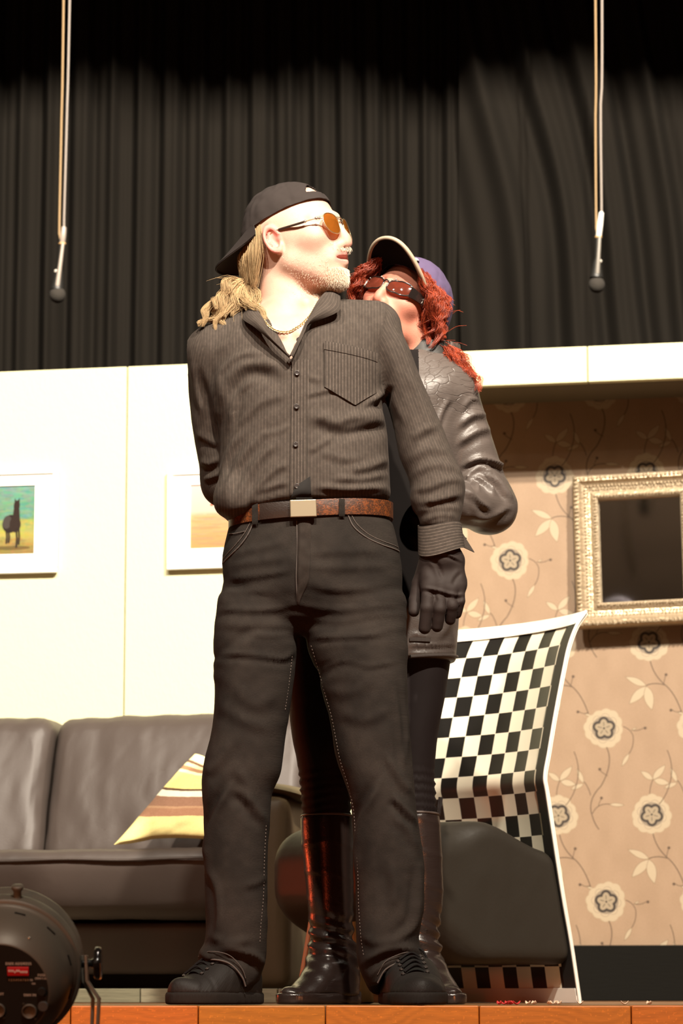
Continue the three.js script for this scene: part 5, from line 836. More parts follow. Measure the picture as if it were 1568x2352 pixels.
  // --- sunglasses
  { const gl = new THREE.Group(); gl.name = 'sunglasses'; gl.userData.label = 'amber sunglasses with thin gold frames'; man.add(gl); const gold = std({ color: lin(0.75, 0.58, 0.36), metalness: 0.9, roughness: 0.3 });
    const wrapZ = (x, y) => 0.1045 - 3.4 * x * x - 0.10 * (y - 0.003), O = (s) => lensOutline(0.0245, 0.0235, 48, 2.5).map(([x, y]) => { const k = y < 0 ? 0.86 + 0.14 * (1 + y / 0.0235) : 1; const X2 = s * 0.034 + x * k, Y2 = 0.000 + y; return V(X2, Y2, wrapZ(X2, Y2)); });
    for (const s of [-1, 1]) { const o = O(s), c = V(s * 0.034, 0.0, 0); c.z = wrapZ(c.x, c.y) + 0.001; const g = grid(48, 8, (u, v) => { const p = o[Math.round(u * 48) % 48], x = mix(c.x, p.x, v), y = mix(c.y, p.y, v); return [x, y, wrapZ(x, y) + 0.0015 * (1 - v * v)]; });
      wpart('lens', g.applyMatrix4(hM), phy({ color: lin(0.30, 0.095, 0.012), transmission: 0.45, thickness: 0, roughness: 0.06, metalness: 0.0, ior: 1.5, clearcoat: 1, clearcoatRoughness: 0.03, side: THREE.DoubleSide }), gl, 'amber lens');
      wpart('rim', new THREE.TubeGeometry(new THREE.CatmullRomCurve3(o, true), 64, 0.0011, 6, true).applyMatrix4(hM), gold, gl);
      const h = V(s * 0.0585, 0.010, wrapZ(0.0585, 0.01)), pts = [h, V(s * 0.068, 0.011, 0.078), V(s * 0.076, 0.010, 0.045), V(s * 0.079, 0.012, 0.0), V(s * 0.079, 0.012, -0.02), V(s * 0.080, -0.004, -0.035)];
      wpart('temple', tube(pts, 0.0014, 40, 6).applyMatrix4(hM), gold, gl); const c2 = curve(pts); const sl = []; for (let i = 0; i <= 10; i++) sl.push(c2.getPoint(mix(0.34, 0.62, i / 10))); wpart('temple_sleeve', tube(sl, 0.0026, 12, 8).applyMatrix4(hM), std({ color: lin(0.035, 0.022, 0.015), roughness: 0.3 }), gl);
      for (const k of [0.10, 0.17, 0.33]) { const q = c2.getPoint(k), g2 = new THREE.SphereGeometry(0.0036, 12, 8); g2.translate(q.x, q.y, q.z); wpart('hinge', g2.applyMatrix4(hM), std({ color: lin(0.85, 0.78, 0.68), metalness: 0.9, roughness: 0.2 }), gl); } }
    wpart('bridge', tube([V(-0.0105, 0.006, wrapZ(0.01, 0.006)), V(0, 0.010, 0.107), V(0.0105, 0.006, wrapZ(0.01, 0.006))], 0.0013, 14, 6).applyMatrix4(hM), gold, gl); wpart('bridge', tube([V(-0.014, 0.018, wrapZ(0.014, 0.018)), V(0, 0.019, 0.105), V(0.014, 0.018, wrapZ(0.014, 0.018))], 0.0011, 14, 6).applyMatrix4(hM), gold, gl); }
  // --- hair: combed back under the cap to a tail that falls over the shoulder
  { const S1 = new Strands(), S2 = new Strands();
    for (let i = 0; i < 620; i++) { const t = Math.pow(rnd(), 0.8), a = V(...cp.pt(Math.PI + mix(1.32, 0.15, t) * 1, cp.rimEl(-Math.PI + mix(1.32, 0.15, t)) + rr(-0.05, 0.03), 0.95)); a.x = -Math.abs(a.x); a.applyMatrix4(hM); const e = P(mix(590, 560, t) + rr(-8, 5) , mix(668, 640, t) + rr(-16, 8), mix(0.03, -0.03, t) + rr(-0.012, 0.01)), m = a.clone().lerp(e, 0.5).add(V(rr(-0.004, 0.006), rr(-0.01, 0.005), rr(0, 0.012))); m.add(V(-0.012 + 0.02 * (1 - t), 0, 0.008)); (i % 2 ? S1 : S2).add([a, a.clone().lerp(m, 0.5).add(V(0.002, 0, 0.005)), m, e], 0.0007, 0.0004, 3, 9); }
    const lock = (n, root, mid, tip, am, fr, ph, rad) => { const c = [], hk = rr(-1, 1.2); for (let k = 0; k <= 10; k++) { const s = k / 10, p = root.clone().multiplyScalar((1 - s) ** 2).addScaledVector(mid, 2 * s * (1 - s)).addScaledVector(tip, s * s); p.x += am * Math.min(1, s * 2) * Math.sin(ph + fr * s * 6.28); p.z += am * Math.min(1, s * 2) * Math.cos(ph + fr * s * 6.28); p.y += 0.35 * am * Math.sin(ph * 2 + fr * s * 6.28); if (s > 0.68) { const h = (s - 0.68) / 0.32, cr = 0.012 * hk; p.x += cr * (1 - Math.cos(h * 3.6)); p.y += 0.010 * h * h + 0.005 * Math.sin(h * 3.6); } c.push(p); }
      for (let i = 0; i < n; i++) { const a = rr(0, 6.28), q = rad * Math.sqrt(rnd()), ox = Math.cos(a) * q, oz = Math.sin(a) * q, oy = rr(-0.3, 0.3) * rad, e2 = rr(0.95, 1.04), j1 = rr(0.0003, 0.0013), j2 = rr(0, 6); (rnd() < 0.55 ? S1 : S2).add(c.map((p, k) => { const s = k / 10, w = 0.3 + 1.0 * Math.max(0, Math.sin(Math.min(1, s * 1.02) * 3.14)) ** 0.8; return V(p.x + ox * w + j1 * Math.sin(k * 0.9 + j2), p.y + oy * w - (s ** 3) * (e2 - 1) * 0.1, p.z + oz * w + j1 * Math.cos(k * 0.8 + j2)); }), rr(0.0005, 0.0008), 0.0003, 3, 16); } };
    const L = [[[560, 640], [515, 668], [497, 742]], [[552, 640], [500, 690], [470, 756]], [[565, 648], [530, 690], [520, 776]], [[556, 640], [490, 690], [452, 768]], [[570, 650], [575, 700], [592, 768]], [[566, 645], [560, 695], [578, 752]], [[572, 655], [590, 700], [598, 742]], [[560, 645], [528, 700], [540, 742]], [[552, 645], [508, 712], [500, 786]], [[545, 640], [490, 715], [484, 772]], [[562, 650], [545, 690], [560, 738]], [[556, 650], [520, 720], [508, 780]], [[548, 636], [505, 660], [488, 730]], [[568, 652], [580, 720], [588, 776]], [[556, 645], [505, 700], [476, 742]]];
    L.forEach(([a, b, c], i) => { const f = sst(560, 600, c[0]); lock(110, P(a[0], a[1], -0.01), P(b[0], b[1], mix(0.02, 0.03, f) + rr(-0.01, 0.02)), P(c[0], c[1], mix(0.045, 0.10, f) + rr(-0.012, 0.015)), rr(0.006, 0.012), rr(0.9, 1.5), rr(0, 6), rr(0.007, 0.012)); });
    for (let i = 0; i < 26; i++) { const r = P(rr(540, 580), rr(640, 700), 0.0), d = V(rr(-0.06, -0.01), rr(-0.09, 0.02), rr(-0.02, 0.05)); S1.add([r, r.clone().addScaledVector(d, 0.5).add(V(0, 0.01, 0)), r.clone().add(d), r.clone().addScaledVector(d, 1.5).add(V(0.01, -0.01, 0))], 0.0005, 0.0002, 3, 8); }
    const hg = new THREE.Group(); hg.name = 'hair'; man.add(hg);
    { const cones = L.map(([a, b, c], i) => { const f = sst(560, 600, c[0]), A = P(a[0], a[1], -0.012), B = P(mix(a[0], mix(b[0], c[0], 0.3), 0.7), mix(a[1], mix(b[1], c[1], 0.3), 0.7), mix(0.012, 0.04, f)), C = P(mix(b[0], c[0], 0.7), mix(b[1], c[1], 0.68), mix(0.03, 0.070, f)); return [A, B, C]; }), d0 = P(590, 545, -0.012), d1 = P(580, 635, -0.01);
      const hf2 = (x, y, z) => { let d = vcone(x, y, z, d0, d1, 0.010, 0.011); for (const [A, B, C] of cones) d = Math.min(d, smin(vcone(x, y, z, A, B, 0.007, 0.005), vcone(x, y, z, B, C, 0.005, 0.002), 0.004)); return d; };
      const g = netGeo(nets(hf2, [X(430), Y(800), -MD - 0.07], [X(620), Y(520), -MD + 0.14], 0.0042)); displace(g, (x, y, z) => 0.002 * noise3(x * 160, y * 40, z * 160)); g.translate(0, -0.002, -0.010); wpart('hair_mass', g, phy({ color: lin(0.13, 0.085, 0.042), roughness: 0.6 }), hg); }
    hg.userData.label = 'long grey-blond hair tied in a tail';
    stuff(wpart('strands', S1.geo(), phy({ color: lin(0.46, 0.315, 0.165), roughness: 0.55, specularIntensity: 0.5 }), hg)); stuff(wpart('strands', S2.geo(), phy({ color: lin(0.39, 0.265, 0.135), roughness: 0.55, specularIntensity: 0.5 }), hg)); }
  // --- necklace: a chain of small links
  { const c = new THREE.CatmullRomCurve3([[594, 700, 0.055], [599, 735, 0.088], [612, 762, 0.107], [634, 782, 0.119], [660, 786, 0.123], [690, 770, 0.119], [712, 742, 0.104], [728, 708, 0.080]].map((q) => P(...q)), false, 'catmullrom', 0.5), nn = 76, chain = new THREE.Group(); chain.name = 'necklace'; man.add(chain); const mt = std({ color: lin(0.85, 0.70, 0.42), metalness: 0.85, roughness: 0.28 }), links = [];
    for (let i = 0; i <= nn; i++) { const p = c.getPointAt(i / nn), t = c.getTangentAt(i / nn), fz2 = frontZ(skinF, p.x, p.y, -MD + 0.2, -MD - 0.05); p.z = Math.max(fz2, -MD + 0.02) + 0.0015; const g = new THREE.TorusGeometry(0.0027, 0.0010, 6, 10); g.scale(1.25, 1, 1); g.rotateX(i % 2 ? 0.7 : -0.7); g.rotateZ(Math.atan2(t.y, t.x)); g.translate(p.x, p.y, p.z); links.push(g); }
    stuff(wpart('links', merge(links), mt, chain, 'thin gold chain')); }
  // --- jeans
  const pelvis = stack([R(1150, 531, 893, 0.120), R(1195, 531, 895, 0.122), R(1207, 527, 902, 0.123), R(1258, 515, 915, 0.126), R(1317, 509, 925, 0.127), R(1359, 509, 925, 0.118), R(1400, 511, 923, 0.100), R(1450, 530, 905, 0.06)], 2.3, 0.03);
  const legL = stack([R(1375, 509, 692, 0.098), R(1409, 503, 685, 0.098), R(1460, 494, 683, 0.098), R(1519, 492, 679, 0.096), R(1561, 491, 674, 0.094), R(1595, 492, 670, 0.092), R(1653, 489, 662, 0.088), R(1693, 483, 655, 0.085), R(1740, 470, 649, 0.083), R(1778, 463, 643, 0.081), R(1818, 464, 626, 0.079), R(1854, 467, 622, 0.077), R(1930, 469, 617, 0.075), R(1990, 470, 615, 0.075), R(2037, 471, 614, 0.075), R(2082, 472, 614, 0.075), R(2130, 473, 613, 0.076), R(2165, 469, 612, 0.077), R(2188, 457, 612, 0.079), R(2212, 456, 609, 0.080), R(2240, 462, 600, 0.080), R(2280, 470, 590, 0.078)], 2.2, 0.01);
  const legR = stack([R(1375, 692, 924, 0.100), R(1414, 697, 930, 0.100), R(1477, 703, 937, 0.100), R(1498, 709, 937, 0.099), R(1544, 729, 934, 0.097), R(1599, 742, 936, 0.094), R(1645, 755, 939, 0.090), R(1689, 763, 942, 0.087), R(1738, 770, 946, 0.084), R(1800, 793, 952, 0.081), R(1836, 804, 954, 0.079), R(1894, 809, 961, 0.077), R(1992, 814, 974, 0.076), R(2082, 816, 974, 0.076), R(2126, 817, 966, 0.077), R(2162, 818, 962, 0.078), R(2198, 820, 974, 0.079), R(2233, 828, 976, 0.080), R(2260, 840, 970, 0.080), R(2290, 850, 960, 0.078)], 2.2, 0.01);
  const hemL = [[440, 2224], [456, 2220], [490, 2209], [531, 2219], [559, 2250], [566, 2270], [580, 2262], [600, 2240], [620, 2225]].map(([x, y]) => { const p = at(x, y, MD); return [p.x, p.y]; }), hemR = [[800, 2235], [829, 2242], [850, 2264], [866, 2262], [884, 2232], [920, 2214], [945, 2211], [966, 2224], [980, 2248], [1000, 2256]].map(([x, y]) => { const p = at(x, y, MD); return [p.x, p.y]; });
  const jeansF = (x, y, z) => {
    let d = 1; if (y > Y(1470)) d = pelvis(x, y, z); if (y < Y(1340)) { const a = legL(x, y, z), b = legR(x, y, z), l = smin(a, b, mix(0.006, 0.07, sst(Y(1480), Y(1385), y))); d = smin(d, l, 0.02); }
    d = smax(d, y - Y(1188) - 0.02 * (x - X(700)) / 0.2 * 0.5, 0.006);
    if (y < Y(2140)) { const fr = sst(-MD - 0.06, -MD + 0.03, z); d = smax(d, mix(0.03, 1, 1) * ((x < X(715) ? mix(Y(2288), lineY(hemL, x), fr) : mix(Y(2290), lineY(hemR, x), fr)) - y), 0.008); }
    return d;
  };
  const jf = foldSet([
    [[[515, 1340], [590, 1338], [672, 1328]], 7, 4], [[[508, 1362], [580, 1370], [668, 1385]], 8, 4], [[[503, 1408], [590, 1412], [676, 1406]], 7, 5.5, 0.9], [[[505, 1440], [580, 1452], [660, 1450]], 9, 4], [[[498, 1508], [570, 1514], [648, 1521], [676, 1500]], 6, 6, 0.9], [[[530, 1310], [600, 1305], [665, 1300]], 8, 3], [[[520, 1285], [600, 1275], [660, 1262]], 8, 3], [[[560, 1465], [620, 1470], [680, 1462]], 6, 3], [[[530, 1575], [590, 1625], [640, 1600]], 14, 4], [[[500, 1620], [560, 1660], [620, 1680]], 12, 3],
    [[[710, 1472], [790, 1474], [880, 1468]], 6, 5, 0.9], [[[702, 1412], [790, 1420], [880, 1415]], 8, 4], [[[700, 1355], [780, 1370], [910, 1350]], 9, 4], [[[730, 1545], [790, 1530], [850, 1540], [915, 1526]], 6, 4], [[[700, 1318], [790, 1322], [900, 1310]], 9, 3], [[[705, 1290], [780, 1285], [880, 1280]], 8, 3], [[[730, 1580], [800, 1600], [860, 1570]], 12, 3], [[[780, 1640], [840, 1660], [900, 1630]], 12, 3],
    [[[690, 1215], [692, 1260], [688, 1320], [686, 1400]], 5, 3.5, 1.0], [[[715, 1225], [716, 1290], [706, 1360], [694, 1405]], 4, 2],
    [[[534, 1805], [500, 1870], [478, 1932], [475, 1990]], 9, 8, 0.9], [[[540, 1812], [580, 1850], [612, 1896]], 10, 6, 0.8], [[[545, 1770], [570, 1810], [575, 1860]], 12, 4], [[[470, 1780], [500, 1760], [540, 1700]], 12, 4], [[[475, 1990], [500, 2040], [508, 2100], [500, 2160]], 9, 5], [[[560, 2040], [590, 2030], [612, 2015]], 8, 3], [[[500, 2180], [550, 2186], [590, 2200], [606, 2225]], 9, 9, 1.0], [[[462, 2188], [480, 2200], [500, 2198]], 7, 5], [[[480, 2150], [530, 2168], [580, 2160]], 10, 5],
    [[[873, 1800], [850, 1845], [828, 1890], [816, 1960], [816, 2030]], 9, 6, 0.9], [[[900, 1834], [925, 1862], [953, 1892]], 7, 7, 0.9], [[[886, 1740], [915, 1790], [945, 1830]], 9, 5], [[[905, 1880], [935, 1910], [960, 1960]], 9, 4], [[[895, 1990], [905, 2040], [900, 2090]], 12, 4], [[[965, 1990], [960, 2070], [945, 2130], [900, 2165]], 9, 6], [[[835, 2215], [870, 2190], [920, 2180], [962, 2190]], 9, 9, 1.0], [[[850, 2245], [880, 2215], [930, 2196], [972, 2212]], 6, 5], [[[830, 2150], [870, 2168], [920, 2160]], 10, 4], [[[920, 1560], [932, 1650], [935, 1740]], 6, 4], [[[905, 1590], [918, 1680], [928, 1780]], 7, 3],
  ], MD);
  const jm = nets(jeansF, [X(435), Y(2300), -MD - 0.16], [X(995), Y(1165), -MD + 0.17], 0.0056), jg = netGeo(jm, (x, y, z) => [x + z * 0.6, y]);
  displace(jg, (x, y, z, nx, ny, nz) => folds2(x, y, nz) + 0.003 * fbm(x * 9, y * 12, z * 9, 2) + 0.0013 * fbm(x * 20, y * 34, z * 20, 2) + 0.0042 * sst(Y(1620), Y(1480), y) * sst(Y(1225), Y(1290), y) * noise3(x * 5 + 3, y * 42 + 3 * noise3(x * 6, y * 9, 2), z * 5)); function folds2(x, y, nz) { return mix(1.15, 0.62, sst(Y(1720), Y(1600), y)) * jf(x, y, nz); }
  const denimT = tex(512, (u, v) => { const tw = 0.9 + 0.2 * (((u * 170 + v * 170) % 1) < 0.5 ? 1 : 0) * pnoise(u, v, 200, 4), b = 0.80 + 0.34 * pnoise(u, v, 5, 7) + 0.16 * pnoise(u, v, 22, 3); return [0.164 * tw * b, 0.146 * tw * b, 0.133 * tw * b]; }, true), denim = phy({ map: rep(denimT, 3.2), roughness: 0.88, specularIntensity: 0.25, bumpMap: rep(fineBump, 12), bumpScale: 0.0003 });
  const jeans = new THREE.Group(); jeans.name = 'jeans'; jeans.userData.label = 'faded black jeans'; man.add(jeans);
  wpart('trousers', jg, denim, jeans);
  const jz = (x, y) => frontZ(jeansF, x, y, -MD + 0.25, -MD - 0.12) + mix(1.15, 0.62, sst(Y(1720), Y(1600), y)) * jf(x, y, 1), onJ = (px, py, l = 0.001) => { const p = at(px, py, MD); p.z = jz(p.x, p.y) + l; return p; };
  const thread = std({ color: lin(0.13, 0.105, 0.09), roughness: 0.9 }), faded = std({ color: lin(0.085, 0.07, 0.062), roughness: 0.9 });
  const seamLine = (pts, r, mat, name) => { const c = new THREE.CatmullRomCurve3(pts.map((q) => V(q[0], q[1], 0)), false, 'catmullrom', 0.5), a = []; for (let i = 0; i <= 36; i++) { const q = c.getPoint(i / 36); a.push(onJ(q.x, q.y, 0.0006)); } return wpart(name, new THREE.TubeGeometry(new THREE.CatmullRomCurve3(a), 72, r, 6), mat, jeans); };
  seamLine([[584, 1218], [570, 1246], [548, 1272], [514, 1298]], 0.0016, faded, 'pocket_edge'); seamLine([[577, 1216], [563, 1240], [541, 1265], [514, 1288]], 0.0007, thread, 'pocket_edge');
  seamLine([[798, 1200], [812, 1228], [840, 1250], [876, 1264], [916, 1271]], 0.0016, faded, 'pocket_edge'); seamLine([[806, 1200], [820, 1222], [846, 1243], [880, 1256], [914, 1262]], 0.0007, thread, 'pocket_edge');
  seamLine([[526, 1233], [545, 1236], [566, 1234]], 0.001, faded, 'pocket_edge'); seamLine([[683, 1216], [684, 1280], [682, 1340], [684, 1395]], 0.0013, faded, 'fly_edge');
  { const fg = grid(12, 50, (u, v) => { const y = mix(1216, 1402, v), xr = 716 - 6 * v - 20 * sst(0.7, 1, v), p = at(mix(682.5, xr, u), y, MD), z = jz(p.x, p.y); return [p.x, p.y, z + 0.0026 * Math.sin(Math.min(1, u * 5) * 1.57) * (u > 0.9 ? (1 - u) * 10 : 1) + 0.0015 * noise3(u * 2, v * 9, 5), p.x + 0.1, p.y]; }); const I = fg.index.array; for (let k = 0; k < I.length; k += 3) { const q = I[k]; I[k] = I[k + 1]; I[k + 1] = q; } fg.computeVertexNormals(); wpart('fly', fg, phy({ map: rep(denimT, 3.2), color: lin(1.25, 1.2, 1.18), roughness: 0.88, specularIntensity: 0.25 }), jeans, 'faded fly flap'); }
  { const st = [], c = [new THREE.CatmullRomCurve3([[712, 1490], [729, 1545], [744, 1600], [757, 1645], [768, 1700], [778, 1750], [796, 1806], [808, 1860], [813, 1930], [818, 2000], [820, 2080], [826, 2160], [832, 2200]].map(([x, y]) => V(x + 3, y, 0))), new THREE.CatmullRomCurve3([[676, 1500], [668, 1570], [658, 1640]].map(([x, y]) => V(x - 3, y, 0))), new THREE.CatmullRomCurve3([[612, 1900], [608, 1980], [606, 2060], [600, 2130], [598, 2170]].map(([x, y]) => V(x, y, 0)))], nn = [92, 20, 34];
    c.forEach((k, j) => { for (let i = 0; i < nn[j]; i++) { const q = k.getPointAt(i / nn[j]), t = k.getTangentAt(i / nn[j]), p = onJ(q.x, q.y, 0.0006), g = new THREE.SphereGeometry(0.0011, 5, 4); g.scale(0.9, 2.0, 0.8); g.rotateZ(Math.atan2(-t.y, t.x) + Math.PI / 2); g.translate(p.x, p.y, p.z); st.push(g); } }); stuff(wpart('stitching', merge(st), thread, jeans, 'light inseam stitching')); }
  for (const [x, y0, y1, a] of [[588, 1171, 1221, 0], [785, 1166, 1206, 0]]) { const g = grid(3, 12, (u, v) => { const p = at(x + (u - 0.5) * 13, mix(y1, y0, v), MD), z = frontZ(jeansF, p.x, Math.min(p.y, Y(1200)), -MD + 0.25, -MD); return [p.x, p.y, z + 0.0095 - 0.004 * (2 * v - 1) ** 4]; }); wpart('belt_loop', thicken(g, 0.002), denim, jeans); }
  for (const pts of [hemL.slice(1, 6), hemR.slice(3, 9)]) { const a = pts.map(([x, y]) => { const z = frontZ(jeansF, x, y + 0.012, -MD + 0.25, -MD - 0.12); return V(x, y + 0.004, z + 0.001); }); wpart('hem', new THREE.TubeGeometry(new THREE.CatmullRomCurve3(a), 60, 0.0020, 6), faded, jeans, 'worn hem'); const b2 = a.map((q) => V(q.x, q.y + 0.017, q.z + 0.001)); wpart('hem_seam', new THREE.TubeGeometry(new THREE.CatmullRomCurve3(b2), 60, 0.0010, 5), faded, jeans); }
  // --- belt: a band round the waist, rising to the right
  { const belt = new THREE.Group(); belt.name = 'belt'; man.add(belt); const mid = (x) => Y(1194 - (x - X(590)) / (X(889) - X(590)) * 17), hh = 0.0175, row = pelvis.row(Y(1200)).slice(), cx = (row[0] + row[1]) / 2, aa = (row[1] - row[0]) / 2 + 0.005, bb = row[2] + 0.005, pw = 2 / 2.3;
    const pt = (a, v) => { const s = Math.sin(a), c = Math.cos(a), x = cx + Math.sign(s) * Math.pow(Math.abs(s), pw) * aa; return [x, mid(x) + (v - 0.5) * 2 * hh, -MD + Math.sign(c) * Math.pow(Math.abs(c), pw) * bb + 0.0012 * Math.sin(v * 3.14)]; };
    const leatherT = tex(256, (u, v) => { const n = pnoise(u, v, 60, 4), w = pnoise(u, v, 11, 9), e = pnoise(u, v, 110, 2), k = sst(0.3, 0.85, n * 0.55 + w * 0.3 + e * 0.2) ; return [mix(0.20, 0.40, k) + 0.08 * e, mix(0.115, 0.205, k) + 0.05 * e, mix(0.07, 0.085, k) + 0.03 * e]; }, true); const lt = rep(leatherT, 6, 2);
    wpart('strap', thicken(grid(180, 6, (u, v) => { const p = pt(u * 2 * Math.PI - Math.PI, v); return [...p, u * 1.1, v * 0.12]; }), 0.003), phy({ map: lt, roughness: 0.45, bumpMap: rep(leatherBump, 4), bumpScale: 0.0003 }), belt, 'worn brown leather strap');
    const th = (px) => { let a = -1.5, b = 1.5, X0 = X(px); for (let i = 0; i < 40; i++) { const m = (a + b) / 2; if (pt(m, 0.5)[0] < X0) a = m; else b = m; } return a; }, e0 = th(598), e1 = th(676);
    wpart('strap_end', thicken(grid(20, 6, (u, v) => { const p = pt(mix(e0, e1, u), v); return [p[0], p[1], p[2] + 0.0035, u * 0.07, v * 0.034]; }), 0.003), phy({ color: lin(0.020, 0.011, 0.008), roughness: 0.4, bumpMap: rep(leatherBump, 8), bumpScale: 0.0003 }), belt, 'dark strap end');
    const bp = at(698, 1190, MD), bz = pt(th(698), 0.5)[2], bg = new RoundedBoxGeometry(0.0575, 0.038, 0.007, 3, 0.0022); { const p = bg.attributes.position; for (let i = 0; i < p.count; i++) p.setZ(i, p.getZ(i) - 2.2 * p.getX(i) ** 2); bg.computeVertexNormals(); } bg.rotateZ(0.03); bg.translate(bp.x, bp.y, bz + 0.009); wpart('buckle', bg, std({ color: lin(0.66, 0.55, 0.38), metalness: 0.85, roughness: 0.34, bumpMap: rep(fineBump, 2), bumpScale: 0.00003 }), belt, 'brushed brass buckle plate');
    const bt = box(0.036, 0.004, 0.006, bp.x + 0.002, bp.y + 0.0215, bz + 0.008, 0.0015); wpart('buckle_bar', bt, M.dark, belt); }
  // --- gloved hand: fingers hang, thumb folded at the inner side
  const gloveF = (() => {
    const J = (l) => l.map(([x, y, z]) => P(x, y, z)), F = [[J([[984, 1352, 0.030], [979, 1402, 0.040], [974, 1446, 0.026]]), 0.0158, 0.0142, 0.0135], [J([[1010, 1358, 0.032], [1008, 1404, 0.042], [1003, 1442, 0.026]]), 0.0150, 0.0138, 0.0128], [J([[1034, 1356, 0.028], [1036, 1396, 0.036], [1033, 1426, 0.020]]), 0.0142, 0.0132, 0.0122], [J([[1053, 1348, 0.018], [1055, 1384, 0.026], [1048, 1412, 0.012]]), 0.0125, 0.0115, 0.0108]];
    const T = J([[976, 1308, 0.004], [962, 1340, -0.004], [953, 1378, 0.0], [950, 1406, 0.010]]), w0 = P(1013, 1240, 0.010), w1 = P(1014, 1284, 0.014), kn = [P(984, 1340, 0.014), P(1052, 1338, 0.008)], w2 = [P(986, 1290, 0.010), P(1042, 1290, 0.008)], th0 = P(975, 1315, 0.0);
    return (x, y, z) => {
      let d = cone(x, y, z, w0.x, w0.y, w0.z, w1.x, w1.y, w1.z, 0.036, 0.036);
      d = smin(d, vcone(x, y, z, w2[0], w2[1], 0.020, 0.019), 0.03); d = smin(d, vcone(x, y, z, kn[0], kn[1], 0.0195, 0.0165), 0.02);
      for (let i = 0; i < 4; i++) { const u = i / 3, a = V(mix(w2[0].x, w2[1].x, u), mix(w2[0].y, w2[1].y, u), mix(w2[0].z, w2[1].z, u)), b = F[i][0][0]; d = smin(d, vcone(x, y, z, a, b, 0.018, 0.0168), 0.014); }
      let f = 1; for (const [j, r0, r1, r2] of F) { const q = smin(vcone(x, y, z, j[0], j[1], r0, r1), vcone(x, y, z, j[1], j[2], r1, r2), 0.003); f = Math.min(f, q); }
      d = smin(d, f, 0.007); let t = smin(vcone(x, y, z, T[0], T[1], 0.019, 0.0155), vcone(x, y, z, T[1], T[2], 0.0155, 0.0135), 0.004); t = smin(t, vcone(x, y, z, T[2], T[3], 0.0135, 0.0118), 0.003); return smin(d, t, 0.008);
    };
  })();
  const gfold = foldSet([[[[985, 1286], [1003, 1305], [1016, 1335]], 5, -3], [[[968, 1356], [1000, 1362], [1040, 1372], [1064, 1370]], 4, 3.5, 1.2], [[[1060, 1318], [1045, 1335], [1038, 1350]], 5, -2], [[[970, 1284], [1010, 1277], [1060, 1294]], 3, 3, 1.0], [[[975, 1270], [1010, 1266], [1058, 1275]], 4, 2.4], [[[990, 1368], [998, 1378], [1000, 1390]], 3, -2], [[[970, 1320], [1000, 1340], [1030, 1345]], 10, 1.5]], MD);
  const gg = netGeo(nets(gloveF, [X(925), Y(1490), -MD - 0.06], [X(1085), Y(1228), -MD + 0.08], 0.0026), (x, y, z) => [x + z, y]); displace(gg, (x, y, z, nx, ny, nz) => gfold(x, y, nz) + 0.0009 * fbm(x * 45, y * 45, z * 45, 2));
  const gloveM = phy({ color: lin(0.026, 0.0185, 0.0165), roughness: 0.65, specularIntensity: 0.4, sheen: 0.2, sheenRoughness: 0.5, sheenColor: lin(0.2, 0.15, 0.14), bumpMap: rep(weaveBump, 24), bumpScale: 0.0002 }); { const g2 = gg.clone(), w = P(1013, 1246, 0.010), q = P(655, 1168, -0.165); g2.translate(-w.x, -w.y, -w.z); g2.rotateY(Math.PI); g2.rotateZ(0.3); g2.translate(q.x, q.y, q.z); wpart('glove', g2, gloveM, man); } wpart('glove', gg, gloveM, man, 'dark glove on the hanging hand');
  // --- shoes
  sportShoe(man, 492, 2300, MD - 0.03, -0.72, 0.262, 'black lace-up shoe pointing to the left'); sportShoe(man, 938, 2304, MD - 0.06, 0.20, 0.288, 'black lace-up shoe pointing to the front');
}
